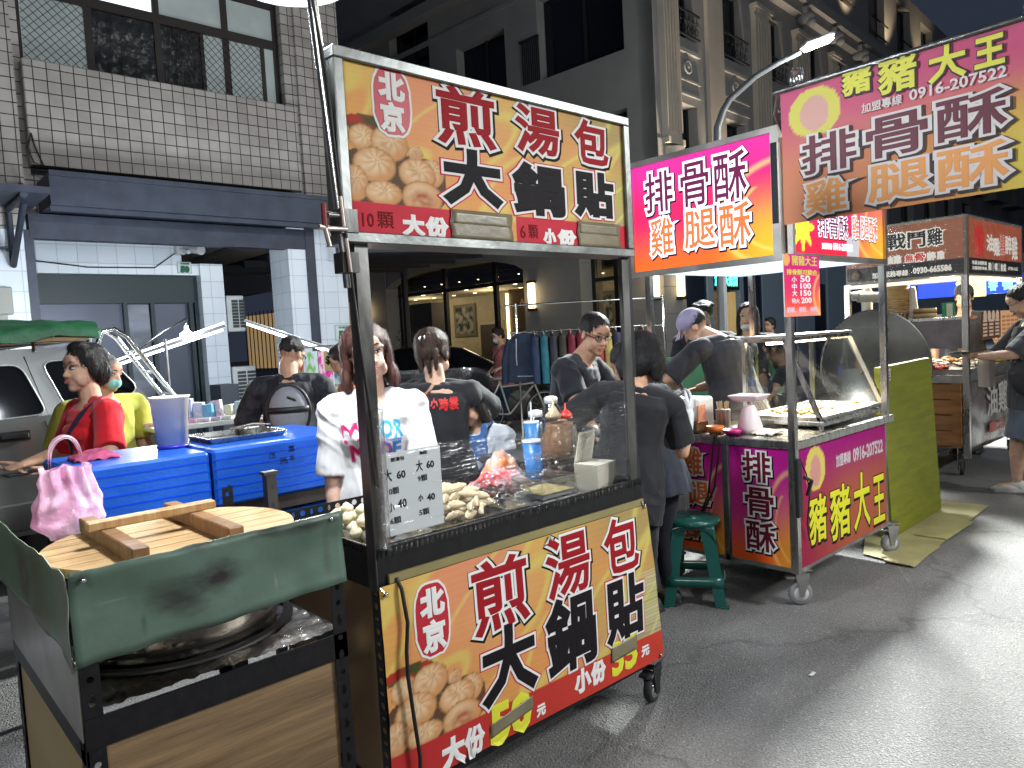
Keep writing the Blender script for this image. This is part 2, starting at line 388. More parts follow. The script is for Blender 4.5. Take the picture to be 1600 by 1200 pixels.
def person(label, pos, face, h, skin=(.52, .31, .21), hh=None, fem=True, lean=0, side=0, head=(0, 0, 0), arms=None, shw=None, fat=1, vox=.0075,
           shirt=None, sleeve=.62, hem=-.10, loose=.018, pants=(.02, .022, .03), skirt=False, hair=None, hairstyle='short', feat=True, curl=(.5, .5),
           feet=None, shoes=M_SOLE, glove=None, fold=.007, mask=None, smile=0, zoff=0, group=None, extra=None, palm=None, neckfwd=.10, brow=(.03, .02, .015), lipc=(.42, .12, .10), shirtmat=None, name='person'):
    """one standing figure; local +Y is forward, +X its right hand side. lengths in m, angles in degrees"""
    hh = hh or .142 * h; sw = (shw or (.112 if fem else .128)) * h; P = Vector
    t = thing(name, label, 'person', (pos[0], pos[1], zoff), radians(face), group)
    sp = rotm(0, radians(lean), radians(side)); hipz = .515 * h; hip = P((0, 0, hipz)); up = sp @ P((0, 0, 1)); fw = sp @ P((0, 1, 0)); rt = sp @ P((1, 0, 0))
    L = .305 * h; nb = hip + up * L
    sh = {1: nb - up * .022 * h + rt * sw, -1: nb - up * .022 * h - rt * sw}
    RH = rotm(radians(head[0]), radians(head[1]), radians(head[2]))
    hb = nb + (up * .036 + fw * neckfwd * .18) * h      # head origin (chin level on the neck axis)
    H = lambda x, y, z: hb + RH @ P((x, y, z)) * hh
    b = MB(True)
    k = fat
    rings = [(-.10, .098, .070), (-.03, .104, .075), (.06, .095, .070), (.13, .080 if fem else .088, .062), (.20, .088 if fem else .094, .068), (.25, .093 if fem else .100, .070), (.285, .080, .055), (.31, .045, .040)]
    def torso(mb, g, z0, z1, flare=0):
        rr = [r for r in rings if z0 <= r[0] <= z1]; R_ = []
        for z, rx, ry in rr:
            e = flare * max(0, (.15 - z)) ; R_.append((hip + up * z * h - fw * (.004 * h if z > .2 else 0), rt * (rx * k * h + g + e), fw * (ry * k * h + g + e)))
        mb.loft(R_)
    torso(b, 0, -.2, .4)
    if fem:
        for s in (-1, 1): b.ell(hip + up * .205 * h + rt * s * .042 * h + fw * .040 * h, (.036 * h,) * 3)
    b.cap_(nb - up * .012 * h, hb + RH @ P((0, -.08, .12)) * hh, .036 * h * (1 if fem else 1.12), .033 * h * (1 if fem else 1.12))
    # head
    qh = RH
    E_ = lambda c, r: b.ell(H(*c), tuple(x * hh for x in r), qh, 20, 14)
    E_((0, -.06, .62), (.325, .40, .375)); E_((0, .07, .36), (.262, .285, .33)); E_((0, .13, .20), (.205, .20, .19)); E_((0, .235, .085), (.10, .095, .085))
    for s in (-1, 1):
        E_((s * .135, .21, .30), (.115, .11, .115)); E_((s * .33, -.05, .44), (.028, .075, .115)); E_((s * .19, .14, .22), (.09, .12, .12)); E_((s * .055, .345, .335), (.042, .045, .034))
        E_((s * .14, .265, .575), (.13, .07, .05))
    b.cap_(H(0, .31, .52), H(0, .385, .35), .032 * hh, .05 * hh); E_((0, .315, .215), (.095, .05, .055)); E_((0, .31, .66), (.2, .05, .13))
    # arms
    arms = arms or {}
    ua, fa = .172 * h, .150 * h; J = {}
    for s in (-1, 1):
        T = arms.get(s, (s * (sw + .05), .05, hipz - .03)); pole = (s * .6, -.9, -.25)
        if len(T) > 3: pole = T[3]; T = T[:3]
        e, w = ik(sh[s], T, ua, fa, pole); J[s] = (e, w)
        r = .029 * h * k * (1 if fem else 1.12)
        b.cap_(sh[s] - up * .012 * h, sh[s] + (e - sh[s]) * .5, r * 1.12, r); b.cap_(sh[s] + (e - sh[s]) * .5, e, r, r * .80)
        b.cap_(e, e + (w - e) * .35, r * .80, r * .82); b.cap_(e + (w - e) * .35, w, r * .82, r * .52)
        b.cap_(nb - up * .004 * h + rt * s * .02 * h, sh[s] - up * .006 * h, .022 * h, .027 * h)
        d = (w - e).normalized(); pn = P(palm[s]) if palm and s in palm else P((-s, .15, -.1)) if abs(d.z) > .6 else P((-s * .3, 0, -1))
        gl = MB(True) if glove and s in glove else None
        hand(b, w, d, pn, .108 * h, curl[0 if s < 0 else 1], -s if (d.cross(pn)).dot(P((1, 0, 0))) * s > 0 and False else (1 if (d.cross(pn - d * pn.dot(d))).dot(P((0, .6, .8))) > 0 else -1))
        if gl:
            gl.cap_(e + (w - e) * .45, w, r * .80, r * .62); hand(gl, w, d, pn, .112 * h, curl[0 if s < 0 else 1], (1 if (d.cross(pn - d * pn.dot(d))).dot(P((0, .6, .8))) > 0 else -1))
            for i in range(len(gl.v)): pass
            remeshed('glove', gl, vox * .8, 1, glove[s], t, .0015, 40)
    # legs
    feet = feet or {1: (.055 * h, -.01), -1: (-.055 * h, -.01)}
    for s in (-1, 1):
        hp = hip + P((s * .052 * h, 0, -.02 * h)); an = P((feet[s][0], feet[s][1], .045 * h if len(feet[s]) < 3 else feet[s][2] + .045 * h)); kn, an = ik(hp, an, .2275 * h, .2275 * h, (0, 1, 0)); J[('l', s)] = (hp, kn, an)
        b.cap_(hp, kn, .052 * h * k, .034 * h); b.cap_(kn, kn + (an - kn) * .35, .034 * h, .036 * h); b.cap_(kn + (an - kn) * .35, an, .036 * h, .021 * h)
        b.cap_(an + P((0, -.015 * h, -.02 * h)), an + P((0, .075 * h, -.026 * h)), .022 * h, .017 * h)
    body = remeshed('body', b, vox, 2, skin_mat(skin), t)
    # shirt
    if shirt is not None:
        m = shirtmat or cloth(shirt); c = MB(True); g = loose
        torso(c, g, hem, .29, .12 if g > .014 else .05)
        if fem:
            c.ell(hip + up * .205 * h + fw * .040 * h, (.088 * h, .050 * h + g * .5, .048 * h))
        c.lathe([(.050 * h, -.012 * h), (.058 * h, -.006 * h), (.050 * h, 0)], 24) if False else None
        c.loft([(nb - up * .05 * h, rt * .078 * h, fw * .05 * h), (nb - up * .012 * h - fw * .004 * h, rt * .058 * h, fw * .046 * h), (nb + up * .004 * h - fw * .010 * h, rt * .048 * h, fw * .040 * h)])
        for s in (-1, 1):
            e, w = J[s]; r = .031 * h * k + g * .8; A = sh[s]
            c.cap_(nb + rt * s * .040 * h - up * .004 * h, A, .022 * h + g * .3, .03 * h + g * .35)
            c.cap_(nb + rt * s * .030 * h - up * .012 * h - fw * .022 * h, A, .024 * h + g * .3, .03 * h + g * .35); c.cap_(nb + rt * s * .034 * h - up * .03 * h + fw * .022 * h, A - up * .01 * h, .024 * h + g * .3, .03 * h + g * .35)
            if sleeve > 0:
                c.ell(A - up * .012 * h, (.036 * h + g * .7,) * 3)
                p = A + (e - A) * min(1, sleeve); c.tube([A, A + (e - A) * .3, p], [r * .95, r, r * 1.06], 16)
                if sleeve > 1: p = e + (w - e) * (sleeve - 1); c.cap_(e, e, r * .95, r * .95); c.tube([e, p], [r * .9, r * .72], 14)
        sh_o = remeshed('shirt', c, vox, 2, m, t, fold, 8, seed=pos[0])
    # trousers or skirt
    if pants is not None:
        c = MB(True); g = .012
        c.loft([(hip + P((0, 0, .05 * h)), P(((.098 * k) * h, 0, 0)), P((0, .075 * k * h, 0))), (hip + P((0, 0, -.02 * h)), P((.108 * h * k, 0, 0)), P((0, .08 * h * k, 0))), (hip + P((0, 0, -.08 * h)), P((.105 * h * k, 0, 0)), P((0, .075 * h * k, 0)))])
        if skirt: c.loft([(hip, P((.11 * h, 0, 0)), P((0, .085 * h, 0))), (hip + P((0, 0, -.24 * h)), P((.15 * h, 0, 0)), P((0, .12 * h, 0)))])
        else:
            for s in (-1, 1):
                hp, kn, an = J[('l', s)]; c.cap_(hp, kn, .057 * h * k + g * .5, .042 * h + g * .3); c.tube([kn, an + (kn - an) * .12], [.041 * h + g * .3, .034 * h + g * .3], 14)
        remeshed('skirt' if skirt else 'trousers', c, vox * 1.3, 2, cloth(pants), t, fold * .8, 9)
    if shoes:
        for s in (-1, 1):
            an = J[('l', s)][2]; c = MB(True); c.ell(an + P((0, .035 * h, -.032 * h)), (.027 * h, .078 * h, .022 * h)); c.ell(an + P((0, -.005 * h, -.018 * h)), (.026 * h, .035 * h, .032 * h)); c.box(an.x - .026 * h, an.x + .026 * h, an.y - .038 * h, an.y + .1 * h, an.z - .047 * h, an.z - .036 * h)
            obj('shoe', c, shoes, t, world=False)
    # hair
    if hair is not None:
        c = MB(True); e = lambda ce, r, rot=qh: c.ell(H(*ce), tuple(x * hh for x in r), rot, 20, 14)
        st = hairstyle
        if st == 'buzz': e((0, -.09, .67), (.342, .405, .35))
        elif st == 'short':
            e((0, -.105, .70), (.36, .42, .37)); e((0, -.27, .42), (.27, .22, .24))
            for s in (-1, 1): e((s * .28, -.08, .60), (.075, .2, .2))
            e((0, .12, .93), (.25, .18, .10))
        elif st == 'perm':      # short, full, set back from the forehead
            e((0, -.12, .70), (.385, .42, .37)); e((0, -.30, .42), (.31, .24, .30)); e((.0, .08, .95), (.28, .20, .13))
            for s in (-1, 1): e((s * .31, -.14, .52), (.10, .21, .26))
        elif st == 'bob':
            e((0, -.12, .68), (.385, .43, .38)); e((0, -.30, .30), (.34, .22, .42))
            for s in (-1, 1):
                e((s * .355, -.16, .42), (.080, .20, .42)); e((s * .395, -.12, .08), (.085, .20, .24)); e((s * .335, -.06, .66), (.05, .15, .24))
        elif st == 'bigbob':
            e((0, -.10, .66), (.42, .47, .42)); e((0, -.30, .34), (.40, .28, .42)); e((0, .26, .80), (.30, .16, .20))
            for s in (-1, 1): e((s * .36, 0, .40), (.11, .30, .36))
        elif st == 'clip':      # gathered up at the back with a few strands down
            e((0, -.11, .68), (.37, .43, .38)); e((0, -.42, .52), (.24, .16, .26)); e((.03, -.50, .66), (.13, .11, .15))
            for s in (-.5, .1, .6): c.cap_(H(s * .35, -.44, .45), H(s * .30, -.42, .02 + .1 * abs(s)), .06 * hh, .035 * hh)
            for s in (-1, 1): e((s * .30, -.10, .52), (.06, .2, .24))
        elif st == 'bun':
            e((0, -.11, .68), (.36, .42, .37)); e((0, -.44, .56), (.17, .15, .17))
        elif st == 'long':
            e((0, -.12, .68), (.38, .43, .38)); e((0, -.32, .10), (.34, .20, .60))
            for s in (-1, 1): e((s * .34, -.04, .22), (.09, .20, .58))
        elif st == 'messy':
            e((0, -.10, .70), (.40, .44, .38)); e((0, .24, .84), (.30, .15, .14)); e((0, -.28, .42), (.30, .22, .25))
            for i in range(8): a = i * .8; e((.3 * cos(a), -.08 + .33 * sin(a), .86), (.12, .12, .13))
        hr = remeshed('hair', c, vox * .9, 1, hair_mat(hair), t, .006 if st in ('perm', 'messy') else .004, 26, seed=3)
        if vox < .0085:     # strands lying over and hanging off the hair
            me = hr.data; bv = BVHTree.FromPolygons([v.co for v in me.vertices], [p.vertices for p in me.polygons]); s_ = MB(); rr = random.Random(int(abs(pos[0]) * 100)); cr = H(0, -.22, 1.02); n_ = len(me.vertices); up_ = RH @ P((0, 0, 1)); wv = .5 if st in ('perm', 'messy') else .15
            for _i in range(520 if vox < .007 else 260):
                v = me.vertices[rr.randrange(n_)]; p = v.co.copy(); prev = None; hgt = rr.uniform(.0008, .0045); pts = []; jit = P((rr.uniform(-1, 1), rr.uniform(-1, 1), rr.uniform(-1, 1))) * wv
                for _k in range(7):
                    q_, nn, _, dd_ = bv.find_nearest(p)
                    if q_ is None: break
                    pts.append(q_ + nn * hgt * (1 + _k * .25)); dr = (q_ - cr).normalized() * .7 - up_ * .8 + jit; dr = dr - nn * dr.dot(nn)
                    if dr.length < 1e-4: break
                    dr.normalize(); p = q_ + dr * .013; last = nn
                if len(pts) < 3: continue
                for _k in range(len(pts) - 1):
                    a_, b_2 = pts[_k], pts[_k + 1]; w_ = (b_2 - a_).cross(last)
                    if w_.length < 1e-7: continue
                    w_ = w_.normalized() * (.0011 * (1 - _k / 8)); s_.add([a_ - w_, a_ + w_, b_2 + w_ * .85, b_2 - w_ * .85], [(0, 1, 2, 3)])
            obj('hair_strands', s_, hair_mat(tuple(min(1, x * 1.6 + .004) for x in hair)), hr, world=False, fix=False)
    # face
    if feat:
        for s in (-1, 1):
            if mask != 'sun':
                e_ = MB(True); Q = RH @ Matrix.Rotation(-s * .30, 3, 'Z'); e_.ell(H(s * .142, .307, .492), (.066 * hh, .030 * hh, .026 * hh), Q, 14, 8)
                e_.m = 1; e_.ell(H(s * .138, .326, .492), (.026 * hh, .014 * hh, .024 * hh), Q, 12, 8)
                e_.m = 2; e_.tube([H(s * .075, .338, .495), H(s * .11, .342, .517), H(s * .155, .333, .522), H(s * .205, .300, .505)], [.006 * hh, .011 * hh, .012 * hh, .007 * hh], 6)
                obj('eye', e_, [M_EYE, M_IRIS, M_LASH], t, world=False)
            bw = MB(True); bw.tube([H(s * .07, .352, .60), H(s * .14, .342, .625), H(s * .225, .285, .605)], [.010 * hh, .013 * hh, .006 * hh], 6); obj('eyebrow', bw, hair_mat(tuple(brow)), t, world=False)
        if mask is None or mask == 'chin':
            l = MB(True); w = .105 + .035 * smile; y = .02 * smile
            l.tube([H(-w, .325, .232 + y), H(-w * .5, .358, .238), H(0, .372, .234), H(w * .5, .358, .238), H(w, .325, .232 + y)], [.008 * hh, .019 * hh, .021 * hh, .019 * hh, .008 * hh], 8)
            l.tube([H(-w * .9, .325, .222 + y), H(-w * .5, .356, .206), H(0, .370, .198), H(w * .5, .356, .206), H(w * .9, .325, .222 + y)], [.008 * hh, .022 * hh, .026 * hh, .022 * hh, .008 * hh], 8)
            obj('lips', l, mat('lips', lipc, .4), t, world=False)
            if smile:
                l = MB(True); l.tube([H(-w * .7, .352, .222 + y * .6), H(0, .378, .216), H(w * .7, .352, .222 + y * .6)], [.006 * hh, .012 * hh, .006 * hh], 6); obj('teeth', l, mat('teeth', (.7, .68, .62), .3), t, world=False)
    if mask and mask != 'sun':
        c = MB(True); mc = {'chin': (.75, .76, .78), 'green': (.25, .62, .55), 'black': (.02, .02, .02), 'white': (.75, .76, .78)}[mask]
        dz = -.16 if mask == 'chin' else 0
        c.ell(H(0, .17, .25 + dz), (.255 * hh, .235 * hh, (.20 if mask != 'chin' else .13) * hh), qh); c.ell(H(0, .27, .27 + dz), (.15 * hh, .16 * hh, (.15 if mask != 'chin' else .09) * hh), qh)
        for s in (-1, 1): c.tube([H(s * .22, .18, .36 + dz * .5), H(s * .33, -.02, .46)], .008 * hh, 6); c.tube([H(s * .22, .14, .16 + dz * .5), H(s * .34, -.04, .40)], .008 * hh, 6)
        remeshed('face_mask', c, vox * .8, 1, cloth(mc), t, .002, 30)
    t['_j'] = 0; del t['_j']
    return t, dict(H=H, hh=hh, J=J, nb=nb, up=up, fw=fw, rt=rt, hip=hip, sh=sh, RH=RH, h=h)
def drape(mb_pts, t, shirt, fwd, off=.002):
    """push points (local) along +-Y onto the shirt surface"""
    me = shirt.data; bv = BVHTree.FromPolygons([v.co for v in me.vertices], [p.vertices for p in me.polygons]); out = []
    for p in mb_pts:
        d = Vector((0, -fwd, 0)); h_, n, i, _ = bv.ray_cast(Vector((p[0], fwd * 2, p[2])), d)
        out.append((h_ - d * off) if h_ else Vector(p))
    return out
def child(t, n): return next(o for o in t.children if o.name.split('.')[0] == n)
# ------------------------------------------------------------------ shared materials
def asphalt():
    m = bpy.data.materials.new('asphalt'); m.use_nodes = True; nt = m.node_tree; b = nt.nodes['Principled BSDF']; N = nt.nodes.new; Lk = nt.links.new
    a = _noise(nt, .55, 6, .62); c = _noise(nt, 95, 3, .7); v = N('ShaderNodeTexVoronoi'); v.inputs['Scale'].default_value = 120
    tc = N('ShaderNodeTexCoord'); Lk(tc.outputs['Object'], v.inputs['Vector'])
    r1 = N('ShaderNodeValToRGB'); r1.color_ramp.elements[0].position = .3; r1.color_ramp.elements[1].position = .75
    r1.color_ramp.elements[0].color = (.105, .108, .112, 1); r1.color_ramp.elements[1].color = (.33, .32, .30, 1); Lk(a.outputs['Fac'], r1.inputs[0])
    r2 = N('ShaderNodeValToRGB'); r2.color_ramp.elements[0].position = .0; r2.color_ramp.elements[1].position = .34
    r2.color_ramp.elements[0].color = (.60, .58, .54, 1); r2.color_ramp.elements[1].color = (.0, .0, .0, 1); Lk(v.outputs['Distance'], r2.inputs[0])
    n3 = _noise(nt, 34, 2, .5); r3 = N('ShaderNodeValToRGB'); r3.color_ramp.elements[0].position = .46; r3.color_ramp.elements[1].position = .62; Lk(n3.outputs['Fac'], r3.inputs[0])
    mm = N('ShaderNodeMixRGB'); mm.blend_type = 'MULTIPLY'; mm.inputs[0].default_value = 1; Lk(r2.outputs[0], mm.inputs[1]); Lk(r3.outputs[0], mm.inputs[2])
    ad = N('ShaderNodeMixRGB'); ad.blend_type = 'ADD'; ad.inputs[0].default_value = .9; Lk(r1.outputs[0], ad.inputs[1]); Lk(mm.outputs[0], ad.inputs[2])
    m4 = N('ShaderNodeMixRGB'); m4.blend_type = 'MULTIPLY'; m4.inputs[0].default_value = .55; Lk(ad.outputs[0], m4.inputs[1])
    r4 = N('ShaderNodeValToRGB'); r4.color_ramp.elements[0].position = .35; r4.color_ramp.elements[1].position = .6; r4.color_ramp.elements[0].color = (.35, .35, .35, 1); Lk(c.outputs['Fac'], r4.inputs[0]); Lk(r4.outputs[0], m4.inputs[2])
    v2 = N('ShaderNodeTexVoronoi'); v2.feature = 'DISTANCE_TO_EDGE'; v2.inputs['Scale'].default_value = .42
    wn = _noise(nt, 2.2, 5, .6); mp = N('ShaderNodeMixRGB'); mp.blend_type = 'LINEAR_LIGHT'; mp.inputs[0].default_value = .35; Lk(tc.outputs['Object'], mp.inputs[1]); Lk(wn.outputs['Color'], mp.inputs[2]); Lk(mp.outputs[0], v2.inputs['Vector'])
    r5 = N('ShaderNodeValToRGB'); r5.color_ramp.elements[0].position = .0; r5.color_ramp.elements[1].position = .012; r5.color_ramp.elements[0].color = (.45, .45, .45, 1); Lk(v2.outputs['Distance'], r5.inputs[0])
    m5 = N('ShaderNodeMixRGB'); m5.blend_type = 'MULTIPLY'; m5.inputs[0].default_value = .6; Lk(m4.outputs[0], m5.inputs[1]); Lk(r5.outputs[0], m5.inputs[2]); Lk(m5.outputs[0], b.inputs['Base Color'])
    b.inputs['Roughness'].default_value = .62; b.inputs['Specular IOR Level'].default_value = .5
    bp = N('ShaderNodeBump'); bp.inputs['Distance'].default_value = .008; bp.inputs['Strength'].default_value = 1; Lk(c.outputs['Fac'], bp.inputs['Height'])
    b2 = N('ShaderNodeBump'); b2.inputs['Distance'].default_value = .004; Lk(v.outputs['Distance'], b2.inputs['Height']); Lk(bp.outputs[0], b2.inputs['Normal']); Lk(b2.outputs[0], b.inputs['Normal'])
    return m
def tile_mat(name, c, grout, size, groutw=.03, rough=.35, bumpd=.003, var=.2, dirt=None):
    """square glazed tiles on walls: brick texture over object coordinates, x+y along the wall and z up"""
    m = bpy.data.materials.new(name); m.use_nodes = True; nt = m.node_tree; b = nt.nodes['Principled BSDF']; N = nt.nodes.new; Lk = nt.links.new
    tc = N('ShaderNodeTexCoord'); sp = N('ShaderNodeSeparateXYZ'); Lk(tc.outputs['Object'], sp.inputs[0])
    ad = N('ShaderNodeMath'); Lk(sp.outputs[0], ad.inputs[0]); Lk(sp.outputs[1], ad.inputs[1]); cb = N('ShaderNodeCombineXYZ'); Lk(ad.outputs[0], cb.inputs[0]); Lk(sp.outputs[2], cb.inputs[1])
    br = N('ShaderNodeTexBrick'); br.offset = 0; br.squash = 1; Lk(cb.outputs[0], br.inputs['Vector'])
    I = br.inputs; I['Scale'].default_value = 1 / size; I['Brick Width'].default_value = 1; I['Row Height'].default_value = 1; I['Mortar Size'].default_value = groutw; I['Mortar Smooth'].default_value = .2
    I['Color1'].default_value = (*c, 1); I['Color2'].default_value = (*(x * (1 - var) for x in c), 1); I['Mortar'].default_value = (*grout, 1); I['Bias'].default_value = -.2
    n = _noise(nt, .9, 5, .6); r = N('ShaderNodeValToRGB'); r.color_ramp.elements[0].position = .3; r.color_ramp.elements[1].position = .62; r.color_ramp.elements[0].color = (.62, .60, .58, 1) if dirt is None else (*dirt, 1)
    Lk(n.outputs['Fac'], r.inputs[0]); mu = N('ShaderNodeMixRGB'); mu.blend_type = 'MULTIPLY'; mu.inputs[0].default_value = .8; Lk(br.outputs['Color'], mu.inputs[1]); Lk(r.outputs[0], mu.inputs[2]); Lk(mu.outputs[0], b.inputs['Base Color'])
    b.inputs['Roughness'].default_value = rough; bp = N('ShaderNodeBump'); bp.invert = True; bp.inputs['Distance'].default_value = bumpd; Lk(br.outputs['Fac'], bp.inputs['Height']); Lk(bp.outputs[0], b.inputs['Normal'])
    return m
def chrome_scratch(name, c=(.62, .61, .58), r=.28):
    return mat(name, c, r, 1, var=(18, .35, (1, 1, .15)), bump=(40, .0012, (1, 1, .2)), rvar=.12)
STEEL = chrome_scratch('stainless_steel'); STEELB = mat('brushed_steel', (.50, .49, .47), .38, 1, var=(9, .3), rvar=.15, bump=(7, .004))
BLACK = mat('black_angle_iron', (.012, .012, .014), .42, .3, var=(30, .4), bump=(60, .001)); BLK = mat('black_plastic', (.015, .015, .017), .45)
RUB = mat('rubber', (.03, .03, .032), .7); GREYP = mat('grey_plastic', (.32, .33, .34), .45)
CHROME = mat('chrome', (.75, .75, .74), .12, 1)
WHITE = mat('white_plastic', (.72, .72, .72), .4)
WIRE = mat('cable_black', (.012, .012, .013), .5)
def wood(name, c, c2, sc=6, rough=.55, st=(1, 1, 12), bumpd=.0015):
    return mat(name, c, rough, var=(sc, .4, st), c2=c2, bump=(sc * 6, bumpd, st))
def glass_mat(name, tint=(.9, .95, .95), rough=.03, alpha=.14, bumpy=None):
    m = bpy.data.materials.new(name); m.use_nodes = True; nt = m.node_tree; nt.nodes.clear(); N = nt.nodes.new; Lk = nt.links.new
    o = N('ShaderNodeOutputMaterial'); t = N('ShaderNodeBsdfTransparent'); t.inputs[0].default_value = (*tint, 1); g = N('ShaderNodeBsdfGlossy'); g.inputs[1].default_value = rough; g.inputs[0].default_value = (1, 1, 1, 1)
    f = N('ShaderNodeLayerWeight'); f.inputs[0].default_value = .5; pw = N('ShaderNodeMath'); pw.operation = 'POWER'; pw.inputs[1].default_value = 4; Lk(f.outputs['Facing'], pw.inputs[0]); a = N('ShaderNodeMath'); a.operation = 'MULTIPLY_ADD'; a.inputs[1].default_value = .55; a.inputs[2].default_value = alpha * .6; a.use_clamp = True; Lk(pw.outputs[0], a.inputs[0])
    x = N('ShaderNodeMixShader'); Lk(a.outputs[0], x.inputs[0]); Lk(t.outputs[0], x.inputs[1]); Lk(g.outputs[0], x.inputs[2]); Lk(x.outputs[0], o.inputs[0])
    if bumpy:
        n = _noise(nt, bumpy[0], 5, .6, stretch=bumpy[2]); bp = N('ShaderNodeBump'); bp.inputs['Distance'].default_value = bumpy[1]; bp.inputs['Strength'].default_value = 1; Lk(n.outputs['Fac'], bp.inputs['Height']); Lk(bp.outputs[0], g.inputs['Normal']); Lk(bp.outputs[0], f.inputs['Normal'])
    return m
GLASS = glass_mat('clear_glass')
FILM = glass_mat('cling_film', (.95, .96, .97), .12, .09, (12, .010, (.10, 1, 2.4)))

# ------------------------------------------------------------------ ground
g = MB(); g.box(-60, 120, -60, 120, -.3, 0); struct('ground', g, asphalt())
pv = mat('pavement', (.20, .20, .20), .6, var=(3, .3), bump=(30, .004))
g = MB(); g.box(-6, 5.3, 7.75, 13, 0.004, .13); struct('arcade_floor', g, pv)
Mh = Matrix.Translation((12.244, 8.834, 0)) @ Matrix.Rotation(radians(3.8), 4, 'Z')
g = MB(); g.M = Mh; g.box(-2.2, 40, -2.2, 22, .004, .15, .02); struct('hotel_pavement', g, pv)

# ------------------------------------------------------------------ tiled house on the left
TILE = tile_mat('pink_grey_tile', (.44, .41, .385), (.035, .032, .03), .118, .042, .3, .004, .26, (.55, .53, .52))
TILEW = tile_mat('white_tile', (.70, .77, .86), (.50, .54, .58), .20, .02, .3, .002, .06, (.85, .87, .88))
NAVY = mat('navy_steel', (.045, .055, .085), .5, .2, var=(5, .3), bump=(20, .002)); NAVY2 = mat('dark_teal_panel', (.012, .028, .034), .45)
WFR = mat('window_frame_dark', (.025, .02, .018), .5); FROST = mat('frosted_pane', (.30, .34, .33), .35, var=(2.5, .25), emit=((.55, .66, .66), .16))
HB = thing('tiled_house', 'old house with pinkish grey square tiles, tiled balcony wall and wide open ground floor bay', 'house', (3, 8.5, 0))
yb = 8.5
def hp(nm, mb, m, par=HB): return obj(nm, mb, m, par)
g = MB()   # upper wall, piers either side of the balcony, and body of the house
g.box(-5, 1.50, yb, yb + .3, 3.25, 12); g.box(4.46, 5.05, yb - .02, yb + 7, 3.0, 12); g.box(1.50, 4.46, yb + .10, yb + .35, 2.95, 3.36); g.box(1.5, 4.46, yb + .2, yb + .4, 5.6, 12); g.box(-5, 3.6, yb + 4, yb + 7, 0, 12)
g.box(-5, 1.45, yb - .002, yb + .28, 2.8, 3.25)
hp('wall', g, TILE)
g = MB(); g.box(1.56, 4.40, yb - .06, yb + .12, 3.42, 4.44, .01); hp('balcony_wall', g, TILE)
g = MB(); g.box(1.50, 1.58, yb + .1, yb + 1.2, 3.36, 6); g.box(4.30, 4.46, yb + .02, yb + .34, 3.36, 6); hp('reveal', g, TILE)
# balcony windows
g = MB()
xs = [1.58, 2.22, 2.90, 3.66, 4.28]
for x in xs: g.box(x - .035, x + .035, yb + .13, yb + .19, 4.3, 6)
g.box(3.36, 3.40, yb + .13, yb + .19, 4.3, 5.2); g.box(4.08, 4.12, yb + .13, yb + .19, 4.3, 5.15)
g.box(1.55, 4.30, yb + .125, yb + .185, 5.14, 5.24); g.box(1.55, 4.30, yb + .125, yb + .185, 5.62, 5.7); hp('window_frame', g, WFR)
LIT = mat('lit_pane', (.7, .75, .8), .3, emit=((.85, .95, 1), 1.3))
PLB = mat('black_sheeting', (.03, .032, .034), .28, var=(3, .3), bump=(5, .05))
for i in range(4):
    g = MB(); g.box(xs[i] + .036, xs[i + 1] - .036, yb + .155, yb + .165, 5.25, 5.61); hp('pane', g, LIT if i in (0, 1) else FROST)
for x0, x1, m in ((1.616, 2.184, FROST), (3.40, 4.08, FROST), (4.12, 4.245, FROST)):
    g = MB(); g.box(x0, x1, yb + .16, yb + .165, 4.3, 5.14); hp('pane', g, m)
for x0, x1 in ((2.26, 2.86), (2.94, 3.36)):
    g = MB(); g.grid(lambda u, v, x0=x0, x1=x1: (x0 + (x1 - x0) * u, yb + .15 + .022 * nz(u * 7 + x0, v * 3, 1) + .012 * nz(u * 19, v * 9, x0), 4.3 + .83 * v), 40, 40); hp('black_sheeting', g, PLB)
g = MB()   # wire mesh in front of the outer panes
for x0, x1 in ((1.62, 2.18), (3.05, 4.08)):
    W = x1 - x0; Hh = .84; st = .085
    n = int((W + Hh) / st) + 1
    for i in range(1, n):
        a = i * st; u0 = min(a, W); v0 = max(0, a - W); u1 = max(0, a - Hh); v1 = min(a, Hh)
        g.bar((x0 + u0, yb + .12, 4.3 + v0), (x0 + u1, yb + .12, 4.3 + v1), .007, .005); g.bar((x1 - u0, yb + .112, 4.3 + v0), (x1 - u1, yb + .112, 4.3 + v1), .007, .005)
hp('wire_mesh', g, WFR)
# canopy beams and shop bay
g = MB(); g.box(1.62, 4.78, yb - .45, yb + .1, 2.98, 3.28); g.box(1.62, 4.78, yb - .47, yb - .44, 3.25, 3.30); g.box(1.62, 4.78, yb - .40, yb - .36, 2.93, 2.98); hp('canopy_beam', g, NAVY)
g = MB(); g.box(1.50, 4.50, yb - .02, yb + .12, 2.72, 2.96); hp('lintel', g, NAVY)
g = MB(); g.box(.95, 1.45, yb - .01, yb + .4, .13, 2.8); g.box(4.17, 4.95, yb - .01, yb + .5, .13, 2.98); hp('column', g, TILEW)
g = MB(); g.box(1.45, 1.53, yb - .015, yb + .45, .13, 2.8); g.box(4.40, 4.52, yb - .03, yb + .3, .13, 3.0); hp('steel_post', g, NAVY)
g = MB(); g.box(1.53, 3.22, yb + .9, yb + 1.05, 2.48, 3.02); g.box(3.22, 3.42, yb + .9, yb + 1.05, 2.48, 2.62); g.box(3.42, 3.70, yb + .86, yb + 1.05, .13, 2.62); hp('inner_wall', g, TILEW)
g = MB(); g.box(1.53, 4.3, yb + .3, yb + 4, 3.02, 3.08); hp('ceiling', g, mat('arcade_ceiling', (.45, .47, .5), .7))
g = MB(); g.box(1.62, 3.42, yb + 1.0, yb + 1.1, 2.15, 2.48); hp('fascia', g, NAVY2)
